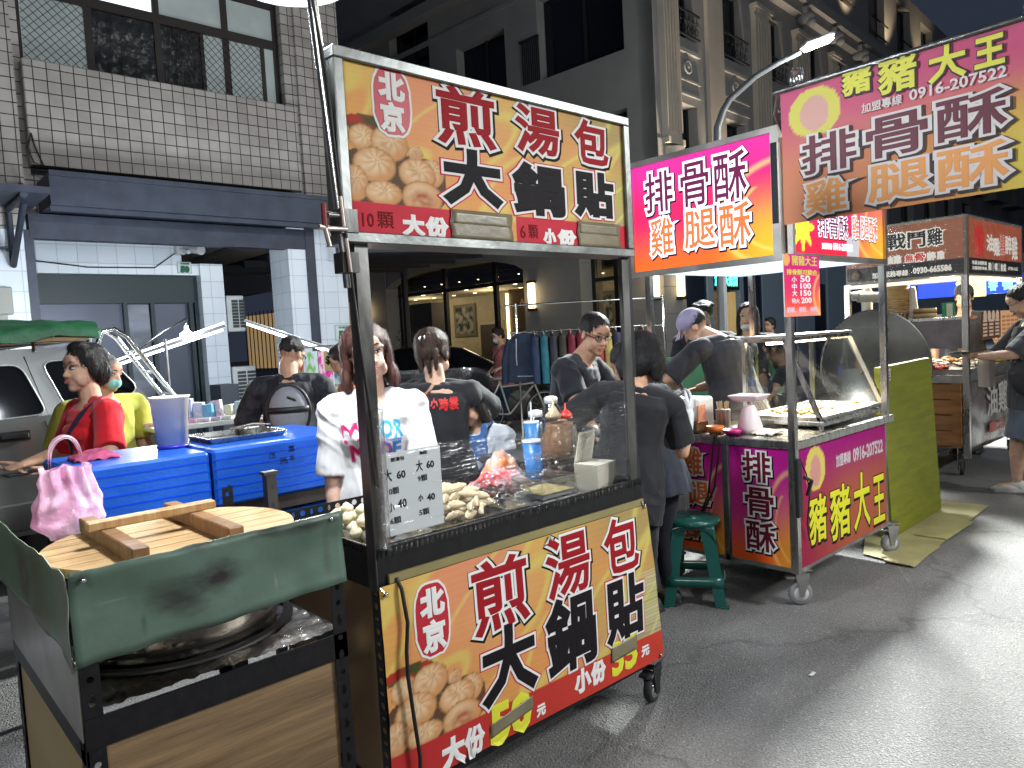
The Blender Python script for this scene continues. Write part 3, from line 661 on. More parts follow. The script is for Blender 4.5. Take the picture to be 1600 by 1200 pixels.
g = MB(); g.box(1.66, 2.55, yb + 1.06, yb + 1.12, .13, 2.15); g.box(2.62, 3.36, yb + 1.07, yb + 1.12, .13, 2.15); hp('shutter_door', g, mat('slate_door', (.075, .09, .135), .35, .2, var=(2, .2, (1, 1, .3))))
g = MB(); g.box(2.60, 2.84, yb + 1.03, yb + 1.06, .13, 2.13); hp('frosted_door_panel', g, mat('frost_door', (.20, .22, .28), .25, .4, var=(3, .6, (.3, .3, 1))))
g = MB()
for x in (1.60, 2.55, 2.85, 3.30, 3.37): g.box(x, x + .045, yb + .99, yb + 1.07, .13, 2.16)
hp('door_frame', g, NAVY2)
# bracket frames of the folding awning
for x0, s in ((1.34, 1), (4.9, -1)):
    g = MB(); y0 = yb - .05
    g.tube([(x0, y0, 2.95), (x0, y0, 2.45), (x0, y0 - .75, 2.92)], .028, 8); g.tube([(x0, y0, 2.98), (x0, y0 - .78, 2.98)], .03, 8); g.tube([(x0 - .14, y0 - .1, 2.9), (x0 - .14, y0 - .1, 2.6), (x0, y0 - .1, 2.6)], .02, 8); g.box(x0 - .2, x0 + .2, y0 - .8, y0, 3.0, 3.06)
    hp('awning_bracket', g, NAVY)
g = MB(); g.tube([(.98, yb - .08, .13), (.98, yb - .08, 2.42)], .075, 14); hp('downpipe', g, mat('pipe_white', (.62, .64, .70), .4))
g = MB(); g.box(1.12, 1.30, yb - .10, yb - .01, 1.98, 2.24, .008); g.box(1.15, 1.25, yb - .08, yb - .012, 1.84, 1.98, .006); hp('meter_box', g, mat('meter_grey', (.30, .31, .28), .5))
g = MB()
g.tube([(1.17, yb - .07, 1.86), (1.15, yb - .07, 1.74), (1.19, yb - .08, 1.66), (1.17, yb - .06, 1.5)], .009, 6); g.tube([(1.21, yb - .07, 1.86), (1.19, yb - .07, 1.7), (1.26, yb - .07, 1.62), (1.3, yb - .06, 1.55), (1.24, yb - .07, 1.5), (1.2, yb - .06, 1.62)], .005, 6)
pts = [(1.56 + 2.85 * i / 24, yb - .08 + 0 * i, 3.40 - .07 * abs(sin(i * .42)) - .03 * (i % 3 == 0)) for i in range(25)]
g.tube(pts, .009, 6); g.tube([(p[0], p[1] + .01, p[2] - .03 - .02 * sin(i)) for i, p in enumerate(pts)], .006, 6)
g.tube([(1.58, yb - .08, 3.72), (1.60, yb - .08, 3.60), (1.66, yb - .08, 3.42), (1.58, yb - .08, 3.44), (1.54, yb - .08, 3.58), (1.58, yb - .08, 3.72)], .007, 6)
g.tube([(4.40, yb - .08, 3.38), (4.43, yb - .07, 3.33), (4.44, yb - .06, 3.2)], .009, 6)
g.tube([(1.55, yb + .86, 2.62), (2.2, yb + .88, 2.55), (2.9, yb + .88, 2.56), (3.2, yb + .88, 2.78)], .007, 6)
hp('cable', g, WIRE)
def plaque(x, y, z, w, h):
    g = MB(); g.box(x, x + w, y - .012, y, z, z + h, .004); p = obj('number_plate', g, mat('plate_white', (.60, .68, .66), .4), HB)
    g = MB(); glyph(g, '50', (x, y - .014, z), (1, 0, 0), (0, 0, 1), w * .25, w * .78, h * .12, h * .60, [(0, .008, .002, 0, 0)])
    glyph(g, '市街路', (x, y - .014, z), (1, 0, 0), (0, 0, 1), w * .22, w * .85, h * .76, h * .90, [(0, .001, .002, 0, 0)])
    for a in ((0, 1, .95, .97), (0, 1, .03, .05), (.02, .035, .03, .97), (.965, .98, .03, .97)): g.box(x + w * a[0], x + w * a[1], y - .0145, y - .0125, z + h * a[2], z + h * a[3])
    obj('number', g, mat('plate_green', (.01, .10, .06), .5), p)
plaque(4.72, yb - .012, 1.58, .24, .20); plaque(3.16, yb + .898, 2.50, .17, .14)
# air conditioners in the side passage
def ac(nm, x, y, z, w, h, d, label):
    t = thing(nm, label, 'air conditioner', (x, y, z), radians(-4), 'air conditioners beside the passage')
    g = MB(); g.box(0, w, 0, d, 0, h, .01); obj('casing', g, mat('ac_white', (.62, .66, .66), .45, var=(6, .15)), t, world=False)
    g = MB()
    for i in range(9):
        for j in range(2): g.box(.06 + j * w * .42, .06 + j * w * .42 + w * .36, -.008, -.002, .05 + i * (h - .1) / 9, .05 + i * (h - .1) / 9 + .035)
    obj('grille', g, mat('ac_grille', (.05, .055, .06), .6), t, world=False); return t
ac('air_conditioner', 3.74, 9.42, 1.77, .22, .46, .55, 'upper white air conditioner high on the passage wall')
ac('air_conditioner', 3.74, 9.40, .80, .30, .52, .50, 'lower white air conditioner standing behind the goods table')
g = MB(); g.box(3.72, 4.05, 9.4, 9.8, .13, .78); g.box(3.40, 3.62, 8.95, 9.3, .13, 1.12); solo('metal_cabinet', g, mat('cab', (.06, .07, .09), .5), 'dark blue grey metal cabinet under the lower air conditioner', 'cabinet')
g = MB(); g.tube([(3.25, yb + .8, 2.80), (3.28, yb + .66, 2.76)], .035, 12); g.tube([(3.28, yb + .66, 2.76), (3.33, yb + .52, 2.74)], [.045, .058], 12); g.tube([(3.2, yb + .8, 2.78), (3.23, yb + .66, 2.73)], .026, 10); g.box(3.14, 3.24, yb + .8, yb + .88, 2.72, 2.86)
solo('security_camera', g, mat('cam_white', (.5, .52, .55), .4), 'white security camera cluster under the ceiling of the shop bay', 'camera')

# passage canopy framework between house and hotel (dark steel roof)
g = MB(); zc = 2.85
for i in range(7): g.bar((5.05, 8.3 + i * .9, zc + .02 * i), (9.9, 8.9 + i * .9, zc + .35), .08, .12)
for i in range(4): g.bar((5.4 + i * 1.25, 8.1, zc + .12 + i * .09), (5.4 + i * 1.25, 14.6, zc + .25 + i * .09), .07, .10)
g.box(5.05, 10.2, 8.2, 14.8, zc + .42, zc + .47)
g.bar((5.05, 8.2, zc - .05), (10.0, 8.9, zc + .28), .10, .26)
for x, y in ((5.2, 14.4), (9.9, 14.4)): g.box(x - .05, x + .05, y - .05, y + .05, 0, zc + .4)
solo('steel_canopy', g, mat('canopy_dark', (.035, .04, .055), .6), 'dark blue steel canopy roofing the passage beside the tiled house', 'canopy')

# ------------------------------------------------------------------ hotel across the side street
STONE = mat('hotel_stone', (.235, .235, .235), .75, var=(1.2, .12), bump=(30, .002)); STONE2 = mat('hotel_pilaster', (.42, .38, .33), .7, var=(1.5, .12), bump=(40, .001))
DK = mat('night_window', (.006, .008, .014), .12); DKR = mat('wrought_iron', (.015, .015, .018), .5)
HT = thing('hotel', 'large stone clad hotel with fluted pilasters, arched canopy and lit lobby windows', 'hotel', (12.244, 8.834, 0), radians(3.8))
def hh_(nm, mb, m, par=HT): return obj(nm, mb, m, par, world=False)
LW = []   # windows on the side-street face: (s0,s1,z0,z1)
LW = [(.68, 2.95, 7.15, 8.9), (3.95, 5.6, 7.25, 8.62), (6.6, 8.2, 7.25, 10.3), (.68, 1.12, 4.85, 6.0), (2.2, 3.3, 4.5, 6.0), (.9, 2.9, 10.3, 12), (3.95, 5.6, 10.3, 12)]
RW = [(.82, 1.62, 7.45, 9.0), (2.76, 3.86, 7.45, 9.0), (5.1, 6.02, 7.45, 9.0), (7.5, 8.6, 7.45, 9.0), (9.6, 10.6, 7.45, 9.0), (.82, 1.60, 4.5, 6.12), (2.78, 3.80, 4.5, 6.12), (5.1, 6.02, 4.5, 6.12), (7.5, 8.6, 4.5, 6.12), (9.6, 10.6, 4.5, 6.12)] + [(12.5 + 2.8 * i, 14 + 2.8 * i, z, z + 1.8) for i in range(5) for z in (4.4, 7.4, 10.4)] + [(.82 + 2.3 * i, 1.7 + 2.3 * i, 10.7, 12.4) for i in range(5)]
def facade(g, ax, ws, s1, z0, z1, d0, d1):
    """wall with true openings: cells of a grid cut at every window edge"""
    S = sorted({0, s1} | {w[0] for w in ws} | {w[1] for w in ws}); Z = sorted({z0, z1} | {w[2] for w in ws} | {w[3] for w in ws})
    for i in range(len(S) - 1):
        j0 = None
        for j in range(len(Z) - 1):
            a, b = (S[i] + S[i + 1]) / 2, (Z[j] + Z[j + 1]) / 2
            op = any(w[0] < a < w[1] and w[2] < b < w[3] for w in ws)
            if not op and j0 is None: j0 = j
            if (op or j == len(Z) - 2) and j0 is not None:
                e = j if op else j + 1
                if ax == 'y': g.box(d0, d1, S[i], S[i + 1], Z[j0], Z[e])
                else: g.box(S[i], S[i + 1], d0, d1, Z[j0], Z[e])
                j0 = None
g = MB(); facade(g, 'y', LW, 24, 3.55, 15, 0, .35); facade(g, 'x', RW, 34, 3.3, 12.6, .005, .35)
g.box(0, .01, 0, .01, 3.3, 3.4)
hh_('wall', g, STONE)
for ax, ws in (('y', LW), ('x', RW)):
    for k, w in enumerate(ws):
        g = MB()
        if ax == 'y': g.box(.26, .30, w[0], w[1], w[2], w[3])
        else: g.box(w[0], w[1], .26, .30, w[2], w[3])
        wn = hh_('window', g, DK)
        g = MB(); m_ = (w[0] + w[1]) / 2
        if ax == 'y':
            g.box(.22, .26, m_ - .03, m_ + .03, w[2], w[3])
            if w[2] > 6 and k in (0,):
                for q in range(9): g.box(-.04, -.015, w[1] - .02 + q * .06 - .02, w[1] + q * .06 - .02, w[2], w[2] + .95)
                g.box(-.05, -.005, w[1] - .05, w[1] + .52, w[2] + .93, w[2] + .98)
        else:
            for fx in (w[0] + .02, m_, w[1] - .02): g.box(fx - .02, fx + .02, .22, .26, w[2], w[3])
            if w[2] > 7: g.box(w[0] - .03, w[1] + .06, -.10, -.07, w[2] + .48, w[2] + .52); g.box(w[0] - .03, w[1] + .06, -.10, -.07, w[2], w[2] + .035)
            if w[2] > 7 and w[0] < 11:
                for q in range(5):
                    c = w[0] + (w[1] - w[0]) * (q + .5) / 5
                    g.lathe([(.062, -.008), (.078, 0), (.062, .008), (.058, 0)], 10, (c, -.085, w[2] + .16), 'Y', False); g.lathe([(.042, -.008), (.056, 0), (.042, .008), (.038, 0)], 8, (c + .04, -.085, w[2] + .34), 'Y', False); g.tube([(c - .06, -.085, w[2] + .03), (c - .01, -.085, w[2] + .3), (c + .05, -.085, w[2] + .47)], .007, 4)
        hh_('window_bars', g, DKR, wn)
# mouldings
g = MB()
for z in (4.72, 9.02): g.box(-.07, .0, -.07, 24, z, z + .10)
g.box(-.35, 0, -.35, 24, 9.62, 9.9); g.box(-.35, 34, -.35, .0, 9.62, 9.9); g.box(-.2, 34, -.22, .0, 9.35, 9.6)
for w in RW[:5]:
    z = 6.28
    g.box(w[0] - .02, w[1] + .1, -.05, 0, z, z + .05); g.box(w[0] - .02, w[1] + .1, -.05, 0, z + .28, z + .33); g.box(w[0] - .02, w[1] + .1, -.06, 0, z + .85, z + .93)
    g.lathe([(.15, .0), (.15, -.05), (.10, -.06), (.10, -.03), (.03, -.06), (0, -.07)], 14, ((w[0] + w[1]) / 2, 0, z + .58), 'Y', False)
g.box(-.02, .72, -.02, .0, 3.3, 5.25); hh_('moulding', g, STONE)
for s0, s1 in ((.19, .77), (4.23, 5.03), (6.58, 7.4), (9.0, 9.5), (11.2, 11.9)):
    g = MB(); g.box(s0, s1, -.10, 0, 5.3, 8.8); n = 5; w = (s1 - s0) / (n * 2 + 1)
    for q in range(n + 1): g.box(s0 + w * (2 * q) + .006, s0 + w * (2 * q + 1) - .006 if q < n + 1 else s1, -.135, -.10, 5.42, 8.68)
    g.box(s0 - .03, s1 + .03, -.16, 0, 8.8, 8.86); g.box(s0 - .06, s1 + .06, -.20, 0, 8.86, 8.95); g.box(s0 - .03, s1 + .03, -.16, 0, 5.16, 5.28)
    g.tube([((s0 + s1) / 2, -.02, 3.3), ((s0 + s1) / 2, -.02, 5.1)], (s1 - s0) * .46, 14); hh_('pilaster', g, STONE2)
for s0, s1 in ((2.02, 2.70), (12.0, 12.4)):
    g = MB(); g.box(s0, s1, -.09, 0, 3.3, 9.35); hh_('plain_pilaster', g, STONE2)
for s0 in (6.9, 8.9, 10.9, 13):
    g = MB(); g.ell((s0, -.25, 9.28), (.12, .25, .16)); g.ell((s0, -.38, 9.15), (.10, .12, .12)); g.box(s0 - .14, s0 + .14, -.34, 0, 9.38, 9.52); hh_('corbel', g, STONE)
# ground floor: pillars, lobby glazing
g = MB()
for s0, s1, x0 in ((2.05, 3.72, -.05), (9.0, 10.6, -.05), (0, .75, -.02)):
    for k in range(6): g.box(x0, .75, s0, s1, .15 + k * .58, .15 + k * .58 + .568)
    g.box(x0 + .012, .74, s0 + .012, s1 - .012, .15, 3.56)
for k in range(6): g.box(-.03, .80, -.03, .3, .15 + k * .55, .15 + k * .55 + .54)
g.box(.75, .80, -.02, .3, .15, 3.3)
g.box(0, .5, .3, 9.1, 3.42, 3.56); hh_('pillar', g, STONE)
g = MB()   # arch spandrels over the lobby bays
for s0, s1 in ((3.72, 9.0),):
    n = 20; P_ = [(s0, 3.05)] + [(s0 + (s1 - s0) * i / n, 3.05 + .42 * sin(pi * i / n) ** .6 if 0 < i < n else 3.05) for i in range(n + 1)] + [(s1, 3.56), (s0, 3.56)]
    g.prism(P_[1:], -.03, .3, 'YZ')
hh_('arch', g, STONE)
g = MB()
for s in (3.78, 5.08, 6.98, 8.9): g.box(.36, .46, s - .06, s + .06, .15, 3.42)
g.box(.37, .45, 3.72, 9, 2.80, 2.89); g.box(.37, .45, .75, 2.05, 2.62, 2.7)
for s in (.8, 1.4, 2.0): g.box(.36, .46, s - .05, s + .05, .15, 3.42)
hh_('lobby_frame', g, mat('lobby_frame', (.012, .012, .014), .4))
g = MB(); g.box(.40, .41, 3.84, 9, .15, 3.40); g.box(.40, .41, .8, 2.0, .15, 3.40); hh_('lobby_glass', g, glass_mat('lobby_glass', (.80, .80, .78), .02, .08))
CREAM = mat('lobby_wall', (.50, .46, .34), .7, var=(1.2, .2)); 
g = MB(); g.box(4.8, 4.9, .3, 13.6, .15, 3.6); g.box(.8, 4.8, 13.5, 13.6, .15, 3.6); g.box(.81, 4.8, .32, .42, .15, 3.6); g.box(.5, 4.9, .3, 13.6, 3.60, 3.66); g.box(1.5, 4.8, .42, 13.5, 2.98, 3.05); hh_('lobby_wall', g, CREAM)
g = MB(); g.box(.5, 4.8, .3, 13.5, .12, .152); hh_('lobby_floor', g, mat('lobby_floor', (.20, .17, .13), .2))
WARM = (1, .72, .36)
g = MB()
for i in range(11):
    s = 1.1 + i * .74; g.cyl((.98, s, 3.24), (.98, s, 3.18), .012, seg=6); g.cyl((.98, s, 3.18), (.965, s, 3.09), .032, seg=8)
g.box(.965, .995, .5, 9.4, 3.24, 3.27); g.box(1.2, 1.22, .5, 9.4, 2.99, 3.01); hh_('track_light', g, DKR)
g = MB()
for i in range(12):
    for x in (2.3, 3.6): g.cyl((x, 1.2 + i * 1.0, 2.978), (x, 1.2 + i * 1.0, 2.970), .06, seg=12)
for i in range(11): g.cyl((.964, 1.1 + i * .74, 3.09), (.962, 1.1 + i * .74, 3.083), .024, seg=8)
hh_('downlight', g, glow_mat('downlight_glow', (1, .85, .6), 9))
PICF = mat('picture_frame', (.16, .14, .10), .5)
def picture(s, w, z0, z1, cA, cB, sw):
    g = MB(); g.box(4.74, 4.8, s, s + w, z0, z1, .01); p = hh_('picture', g, PICF)
    def fn(u, v): 
        q = nz(u * 5 + sw, v * 5, sw) + .5 * nz(u * 13, v * 13, sw); return mix(cA, cB, .5 + q * 1.6)
    o = sheet('artwork', (4.735, s + w * .9, z0 + .1), (0, -1, 0), (0, 0, 1), w * .8, z1 - z0 - .2, 24, 24, fn, print_mat('artwork_ink')); o.parent = p
picture(10.45, 1.1, 1.62, 2.74, (.03, .04, .05), (.30, .30, .27), 2.0); picture(11.85, .5, 1.85, 2.77, (.02, .02, .02), (.40, .38, .33), 9.0); picture(4.6, .8, 1.5, 2.7, (.03, .05, .03), (.36, .36, .34), 5.0)
g = MB(); g.box(1.5, 2.0, 8.9, 10.5, .15, 2.66); hh_('lobby_partition', g, mat('partition_dark', (.02, .017, .014), .5))
g = MB(); g.box(4.72, 4.80, 9.2, 10.2, .15, 1.98); dr = hh_('lobby_door', g, mat('door_brown', (.05, .045, .04), .5))
g = MB()
for s in (9.12, 10.2): g.box(4.69, 4.79, s, s + .08, .15, 1.98)
g.box(4.69, 4.79, 9.12, 10.28, 1.98, 2.08); hh_('door_trim', g, mat('trim_cream', (.5, .45, .35), .5), dr)
g = MB(); g.box(2.94, 3.0, 7.16, 7.22, .6, 2.8); g.box(4.62, 4.7, 12.2, 12.26, .9, 1.55); hh_('light_strip', g, glow_mat('strip_glow', (1, .8, .45), 7))
g = MB(); g.box(3.0, 3.4, 6.2, 7.14, .15, 2.9); sh = hh_('display_shelf', g, mat('shelf_gold', (.20, .13, .05), .5))
for i in range(5): g = MB(); g.lathe([(.03, 0), (.07, .05), (.03, .14), (.05, .17)], 10, (2.95, 6.35 + (i % 3) * .2, .9 + .38 * i)); hh_('vase', g, mat('brass', (.5, .3, .1), .3, 1), sh)
lamp('lobby_lamp', Mh @ Vector((3.2, 8.2, 2.6)), 75, (1, .80, .50), .4); lamp('lobby_lamp', Mh @ Vector((3.4, 11.6, 2.7)), 60, (1, .80, .50), .4); lamp('lobby_lamp', Mh @ Vector((2.4, 4.6, 2.7)), 50, (1, .80, .5), .4); lamp('lobby_lamp', Mh @ Vector((2.4, 1.3, 2.7)), 45, WARM, .3)
# wall lanterns
g = MB(); g.box(-.03, .0, 15.3, 17.4, .9, 2.78); hh_('lit_shop_window', g, mat('lit_shop', (.5, .38, .22), .5, var=(1.2, .5), emit=((.9, .6, .28), .28)))
g = MB()
for i in range(9): g.box(-.05, -.03, 15.2 + i * .28, 15.24 + i * .28, .8, 2.9)
hh_('window_mullion', g, DKR)
def lantern(loc, d, label):
    t = thing('wall_lantern', label, 'wall lamp', loc, radians(3.8), 'wall lanterns on the hotel pillars')
    g = MB(); g.box(-.09, .09, -.05, .05, -.30, .28, .02) if d == 'x' else g.box(-.09, .0, -.09, .09, -.30, .28, .02)
    obj('lamp_shade', g, glow_mat('lantern_glow', (1, .78, .42), 3.6), t, world=False)
    g = MB(); g.box(-.10, .10, -.06, .06, .28, .33) if d == 'x' else g.box(-.10, .02, -.10, .10, .28, .33); g.box(-.10, .10, -.06, .06, -.36, -.30) if d == 'x' else g.box(-.10, .02, -.10, .10, -.36, -.30); obj('bracket', g, DKR, t, world=False)
    return t
for lx, ly, lb in ((-.07, 3.43, 'glowing warm wall lantern on the pillar between the lobby window and clothes rack'), (-.07, 9.9, 'glowing warm wall lantern close behind the white shirted vendor and the stall post'), (-.09, 14.61, 'glowing warm wall lantern seen through the passage above the backpack man')):
    p = Mh @ Vector((lx, ly, 2.44)); lantern(p, 'y', lb); lamp('lantern_light', Mh @ Vector((lx - .16, ly, 2.44)), 7, WARM, .1)
for lx, ly, lb in ((.52, -.08, 'glowing warm wall lantern just left of the green lit hotel sign'), (-.08, .12, 'glowing warm wall lantern at the hotel corner, partly behind the fried pork stall post')):
    p = Mh @ Vector((lx, ly, 2.44)); lantern(p, 'x' if ly < 0 else 'y', lb); lamp('lantern_light', Mh @ Vector((lx - (0 if ly < 0 else .16), ly - (.16 if ly < 0 else 0), 2.44)), 7, WARM, .1)
# lit entrance round the corner
BLUEW = mat('glowing_bluish_wall', (.20, .26, .33), .6, emit=((.3, .42, .55), .025))  # faint blue light put into the wall as emission
g = MB(); g.box(.80, 1.66, -.02, .2, .15, 3.3); g.box(3.30, 4.3, -.02, .2, .15, 3.3); hh_('dark_panel', g, mat('dark_glazing', (.010, .016, .03), .2))
g = MB(); g.box(1.66, 1.90, -.06, .2, .15, 3.3); g.box(3.12, 3.30, -.06, .2, .15, 3.3); g.box(1.90, 3.12, -.06, .2, 2.72, 3.3); hh_('entrance_surround', g, BLUEW)
g = MB(); g.box(4.3, 5.5, -.05, .2, .15, 3.3); g.box(6.3, 7.4, -.05, .2, .15, 3.3); g.box(8.4, 9.5, -.05, .2, .15, 3.3); g.box(5.5, 6.3, -.0, .25, .15, 3.3); g.box(7.4, 8.4, 0, .25, .15, 3.3); g.box(9.5, 34, 0, .25, .15, 3.3); hh_('street_wall', g, BLUEW)
g = MB()
for s0, s1 in ((5.55, 6.25), (7.5, 8.3), (10, 11.5), (13, 15)): g.box(s0, s1, -.012, -.004, .15, 2.5)
hh_('doorway', g, mat('doorway_dark', (.012, .015, .022), .3))
g = MB(); g.box(1.90, 3.12, -.05, .0, 2.30, 2.72); sg = hh_('entrance_sign', g, mat('sign_black', (.006, .012, .018), .3))
g = MB(); glyph(g, '旅館大飯店', (1.9, -.052, 2.3), (1, 0, 0), (0, 0, 1), .08, 1.12, .08, .30, [(0, .010, .002, 0, 0)]); hh_('lit_lettering', g, glow_mat('teal_glow', (.08, .9, .75), 4), sg)
g = MB(); g.box(1.95, 2.45, -.045, .1, .15, 2.25); hh_('patterned_screen', g, mat('screen', (.20, .15, .08), .5, var=(16, .7), emit=((.35, .22, .09), .25)))
g = MB(); g.box(2.72, 2.92, -.045, .1, .15, 2.25); hh_('lit_curtain', g, mat('curtain', (.45, .32, .14), .6, var=(2, .3), emit=((.8, .55, .22), .35)))
# uplights washing the pilasters
for s, e in ((.48, 1000), (2.36, 800), (4.63, 1000), (7.0, 800), (9.2, 700)):
    lamp('uplight', Mh @ Vector((s, -.42, 3.4)), e, (1, .80, .58), .05, 'SPOT', aim=Mh @ Vector((s, -.05, 7.6)), spot=46)
for s in (6.7, 10.4, 14, 18):
    lamp('cornice_uplight', Mh @ Vector((s, -.8, 9.95)), 220, (1, .75, .45), .1, 'SPOT', aim=Mh @ Vector((s, -.1, 12)), spot=80)
# blocks beyond
g = MB(); g.box(36, 50, 11, 22, 0, 13); g.box(38, 39, 10.6, 11, 4, 6)
for z in (3.6, 6.6, 9.6):
    for x in (36.5, 40, 43.5): g.box(x, x + 2, 10.2, 11, z, z + .9)
solo('far_building', g, mat('far_wall', (.20, .21, .20), .8, var=(.6, .3)), 'plain far building with balconies behind the chicken stall roof', 'building')
for i, (x, y) in enumerate(((32, 9.8), (34.5, 9.9))):
    pass
# street lamp
t = thing('street_lamp', 'grey street lamp with curved arm and bright white head rising behind the fried pork stall', 'street lamp', (8.12, 4.99, 0))
g = MB(); g.tube([(8.1, 5.0, 0), (8.11, 4.99, 2.2), (8.12, 4.99, 3.67), (8.14, 4.99, 3.9), (8.2, 4.94, 4.1), (8.28, 4.89, 4.24), (8.53, 4.68, 4.5), (8.75, 4.49, 4.65), (8.95, 4.32, 4.76)], [.07, .06, .045, .043, .04, .038, .036, .034, .032], 12)
g.cyl((8.1, 5, 0), (8.1, 5, .25), .11, .1); obj('pole', g, mat('pole_grey', (.14, .15, .16), .45, .4), t)
g = MB(); g.M = Matrix.Translation((9.12, 4.17, 4.86)) @ Matrix.Rotation(radians(-40), 4, 'Z') @ Matrix.Rotation(radians(-18), 4, 'Y'); g.box(-.20, .20, -.09, .09, .0, .06, .02); obj('lamp_head', g, GREYP, t)
g = MB(); g.M = Matrix.Translation((9.12, 4.17, 4.86)) @ Matrix.Rotation(radians(-40), 4, 'Z') @ Matrix.Rotation(radians(-18), 4, 'Y'); g.box(-.17, .17, -.075, .075, -.035, -.002, .012); obj('lamp_lens', g, glow_mat('street_glow', (.92, 1, .95), 40), t)
lamp('street_light', (9.08, 4.10, 4.70), 8000, (.95, 1, .97), .38, 'SPOT', aim=(4.5, -1.5, 0), spot=150)
lamp('street_glow', (9.06, 4.12, 4.66), 120, (.95, 1, .97), .12)
# ------------------------------------------------------------------ inks
def inkm(n, c, glow=0, rough=.6): return mat(n, c, rough, emit=(c, glow) if glow else None, spec=.12)
I_RED = inkm('ink_dark_red', (.30, .012, .018)); I_W = inkm('ink_white', (.74, .74, .72)); I_K = inkm('ink_black', (.012, .010, .012)); I_MAG = inkm('ink_crimson', (.50, .02, .06))
I_MAR = inkm('ink_maroon', (.13, .01, .025)); I_Y = inkm('ink_yellow', (.62, .60, .03)); I_OR = inkm('ink_orange', (.75, .17, .03)); PEN = inkm('marker_pen', (.008, .008, .01)); PENR = inkm('marker_brown', (.16, .01, .01))
G_W = inkm('backlit_white', (.86, .84, .95), 1.0); G_K = inkm('backlit_black', (.012, .005, .02), .2); G_MAR = inkm('backlit_maroon', (.10, .012, .05), 1); G_OR = inkm('backlit_orange', (.80, .13, .035), 1.0); G_Y = inkm('backlit_yellow', (.9, .75, .05), 1.0)
PRINT = print_mat('printed_banner', 0, .5, 0); PRINTG = print_mat('backlit_print', .80, .3, .3); PRINTM = print_mat('matt_banner', 0, .5)
TAPE = mat('brown_tape', (.22, .19, .12), .3, var=(8, .25), bump=(40, .001))
BUNS = [(.16, .74, .14, .15, 0), (.42, .72, .19, .20, .15), (.68, .65, .08, .09, .5), (.85, .45, .13, .17, .15), (.69, .42, .20, .18, .1), (.26, .46, .21, .20, 0), (.06, .24, .13, .20, .3), (.33, .16, .19, .14, 0), (.73, .15, .22, .20, 1)]
def bun_ink(a, b, base):
    """printed food photograph: a pile of pleated buns"""
    for cx, cy, rx, ry, t in reversed(BUNS):
        x, y = (a - cx) / rx, (b - cy) / ry; r = math.hypot(x, y)
        if r < 1:
            an = math.atan2(y - .3, x - .1); c = mix((.68, .48, .28), (.55, .24, .08), sstep(.35, 1, math.hypot(x + .12, y - .15)) * .85)
            c = mix(c, (.30, .15, .06), sstep(.86, 1, r)); rr = math.hypot(x - .1, y - .3)
            if t < .9 and .05 < rr < .95: c = mix(c, (.42, .20, .08), .9 * max(0, sin(an * 9 + 4 * rr + cx * 20)) ** 1.5 * (1 - rr)); c = mix(c, (.80, .64, .42), .5 * max(0, -sin(an * 9 + 4 * rr + cx * 20)) * (1 - rr))
            c = mix(c, (.50, .27, .11), .35 * max(0, nz(a * 14, b * 14, cx) * 2.5))
            if t > 0: c = mix(c, (.36, .09, .03), t * sstep(.85, .2, math.hypot(x, y + .1)) * (.75 + .5 * nz(a * 20, b * 20)))
            return c
    if b < .62 and a < 1 and math.hypot((a - .45) / .58, (b - .3) / .42) < 1: return (.10, .055, .03)
    if math.hypot((a - .22) / .26, (b - .90) / .10) < 1: return mix((.40, .03, .02), (.06, .07, .02), .5 + 1.5 * nz(a * 9, b * 9))
    return base
def menu_bg(x, z, hgt, top=True):
    """warm yellow-orange backdrop with streaks; x, z 0..1"""
    c = mix((.68, .29, .09), (.62, .48, .09), sstep(-.25, .35, nz(x * 2.2 + 3, z * 1.6)))
    c = mix(c, (.72, .25, .16), sstep(.35, 0, abs(x - .30)) * sstep(.2, .9, z) * .8)
    c = mix(c, (.20, .27, .11), sstep(.42, 1.0, x) * (.45 + .8 * nz(x * 3, z * 3, 4)))
    c = mix(c, (.36, .23, .20), sstep(.5, 1.0, x) * sstep(.5, 0, z) * .7)
    s = abs(nz((x - z * .5) * 7, (x + z) * 1.5, 7)); c = mix(c, (.66, .62, .14), sstep(.16, 0, s) * .6)
    if int(z * 60) % 2: c = mix(c, (.8, .6, .3), .05)
    return c
# ------------------------------------------------------------------ main stall
ST = thing('bun_stall', 'black angle iron food stall with pan fried bun sign and matching front banner', 'food stall', (1.7, 2.05, 0))
Y0 = 1.80; D1 = 2.42; XL, XR = 1.085, 2.29
g = MB(); g.box(1.05, 2.28, 1.795, 1.90, 1.783, 1.789)
for a in ((1.040, 2.285, 2.272, 2.303), (1.040, 2.285, 1.781, 1.811)): g.box(a[0], a[1], 1.775, 1.86, a[2], a[3], .003)
for a in ((1.040, 1.070), (2.252, 2.285)): g.box(a[0], a[1], 1.776, 1.859, 1.812, 2.271, .003)
g.box(1.045, 2.28, 1.80, 1.853, 2.296, 2.300); sf = obj('sign_frame', g, mat('frame_aluminium', (.24, .255, .245), .33, .85, var=(6, .4), rvar=.1, bump=(14, .002)), ST)
g = MB(); g.box(1.06, 2.26, 1.80, 1.85, 1.80, 2.285); obj('sign_back', g, STEELB, sf)
def top_ink(u, v):
    x, z = u * 1.18, v * .46
    if z < .087:
        if u < .30: return (.50, .02, .04)
        if .52 < u < .78: return (.50, .02, .04)
        if u > .97: return (.50, .02, .04)
    c = menu_bg(u, v, .46)
    return bun_ink(x / .335, (z - .075) / .25, c) if x < .36 and z > .07 else c
TP = sheet('sign_print', (1.070, 1.790, 1.810), (1, 0, 0), (0, 0, 1), 1.182, .462, 260, 104, top_ink, PRINT, ST)
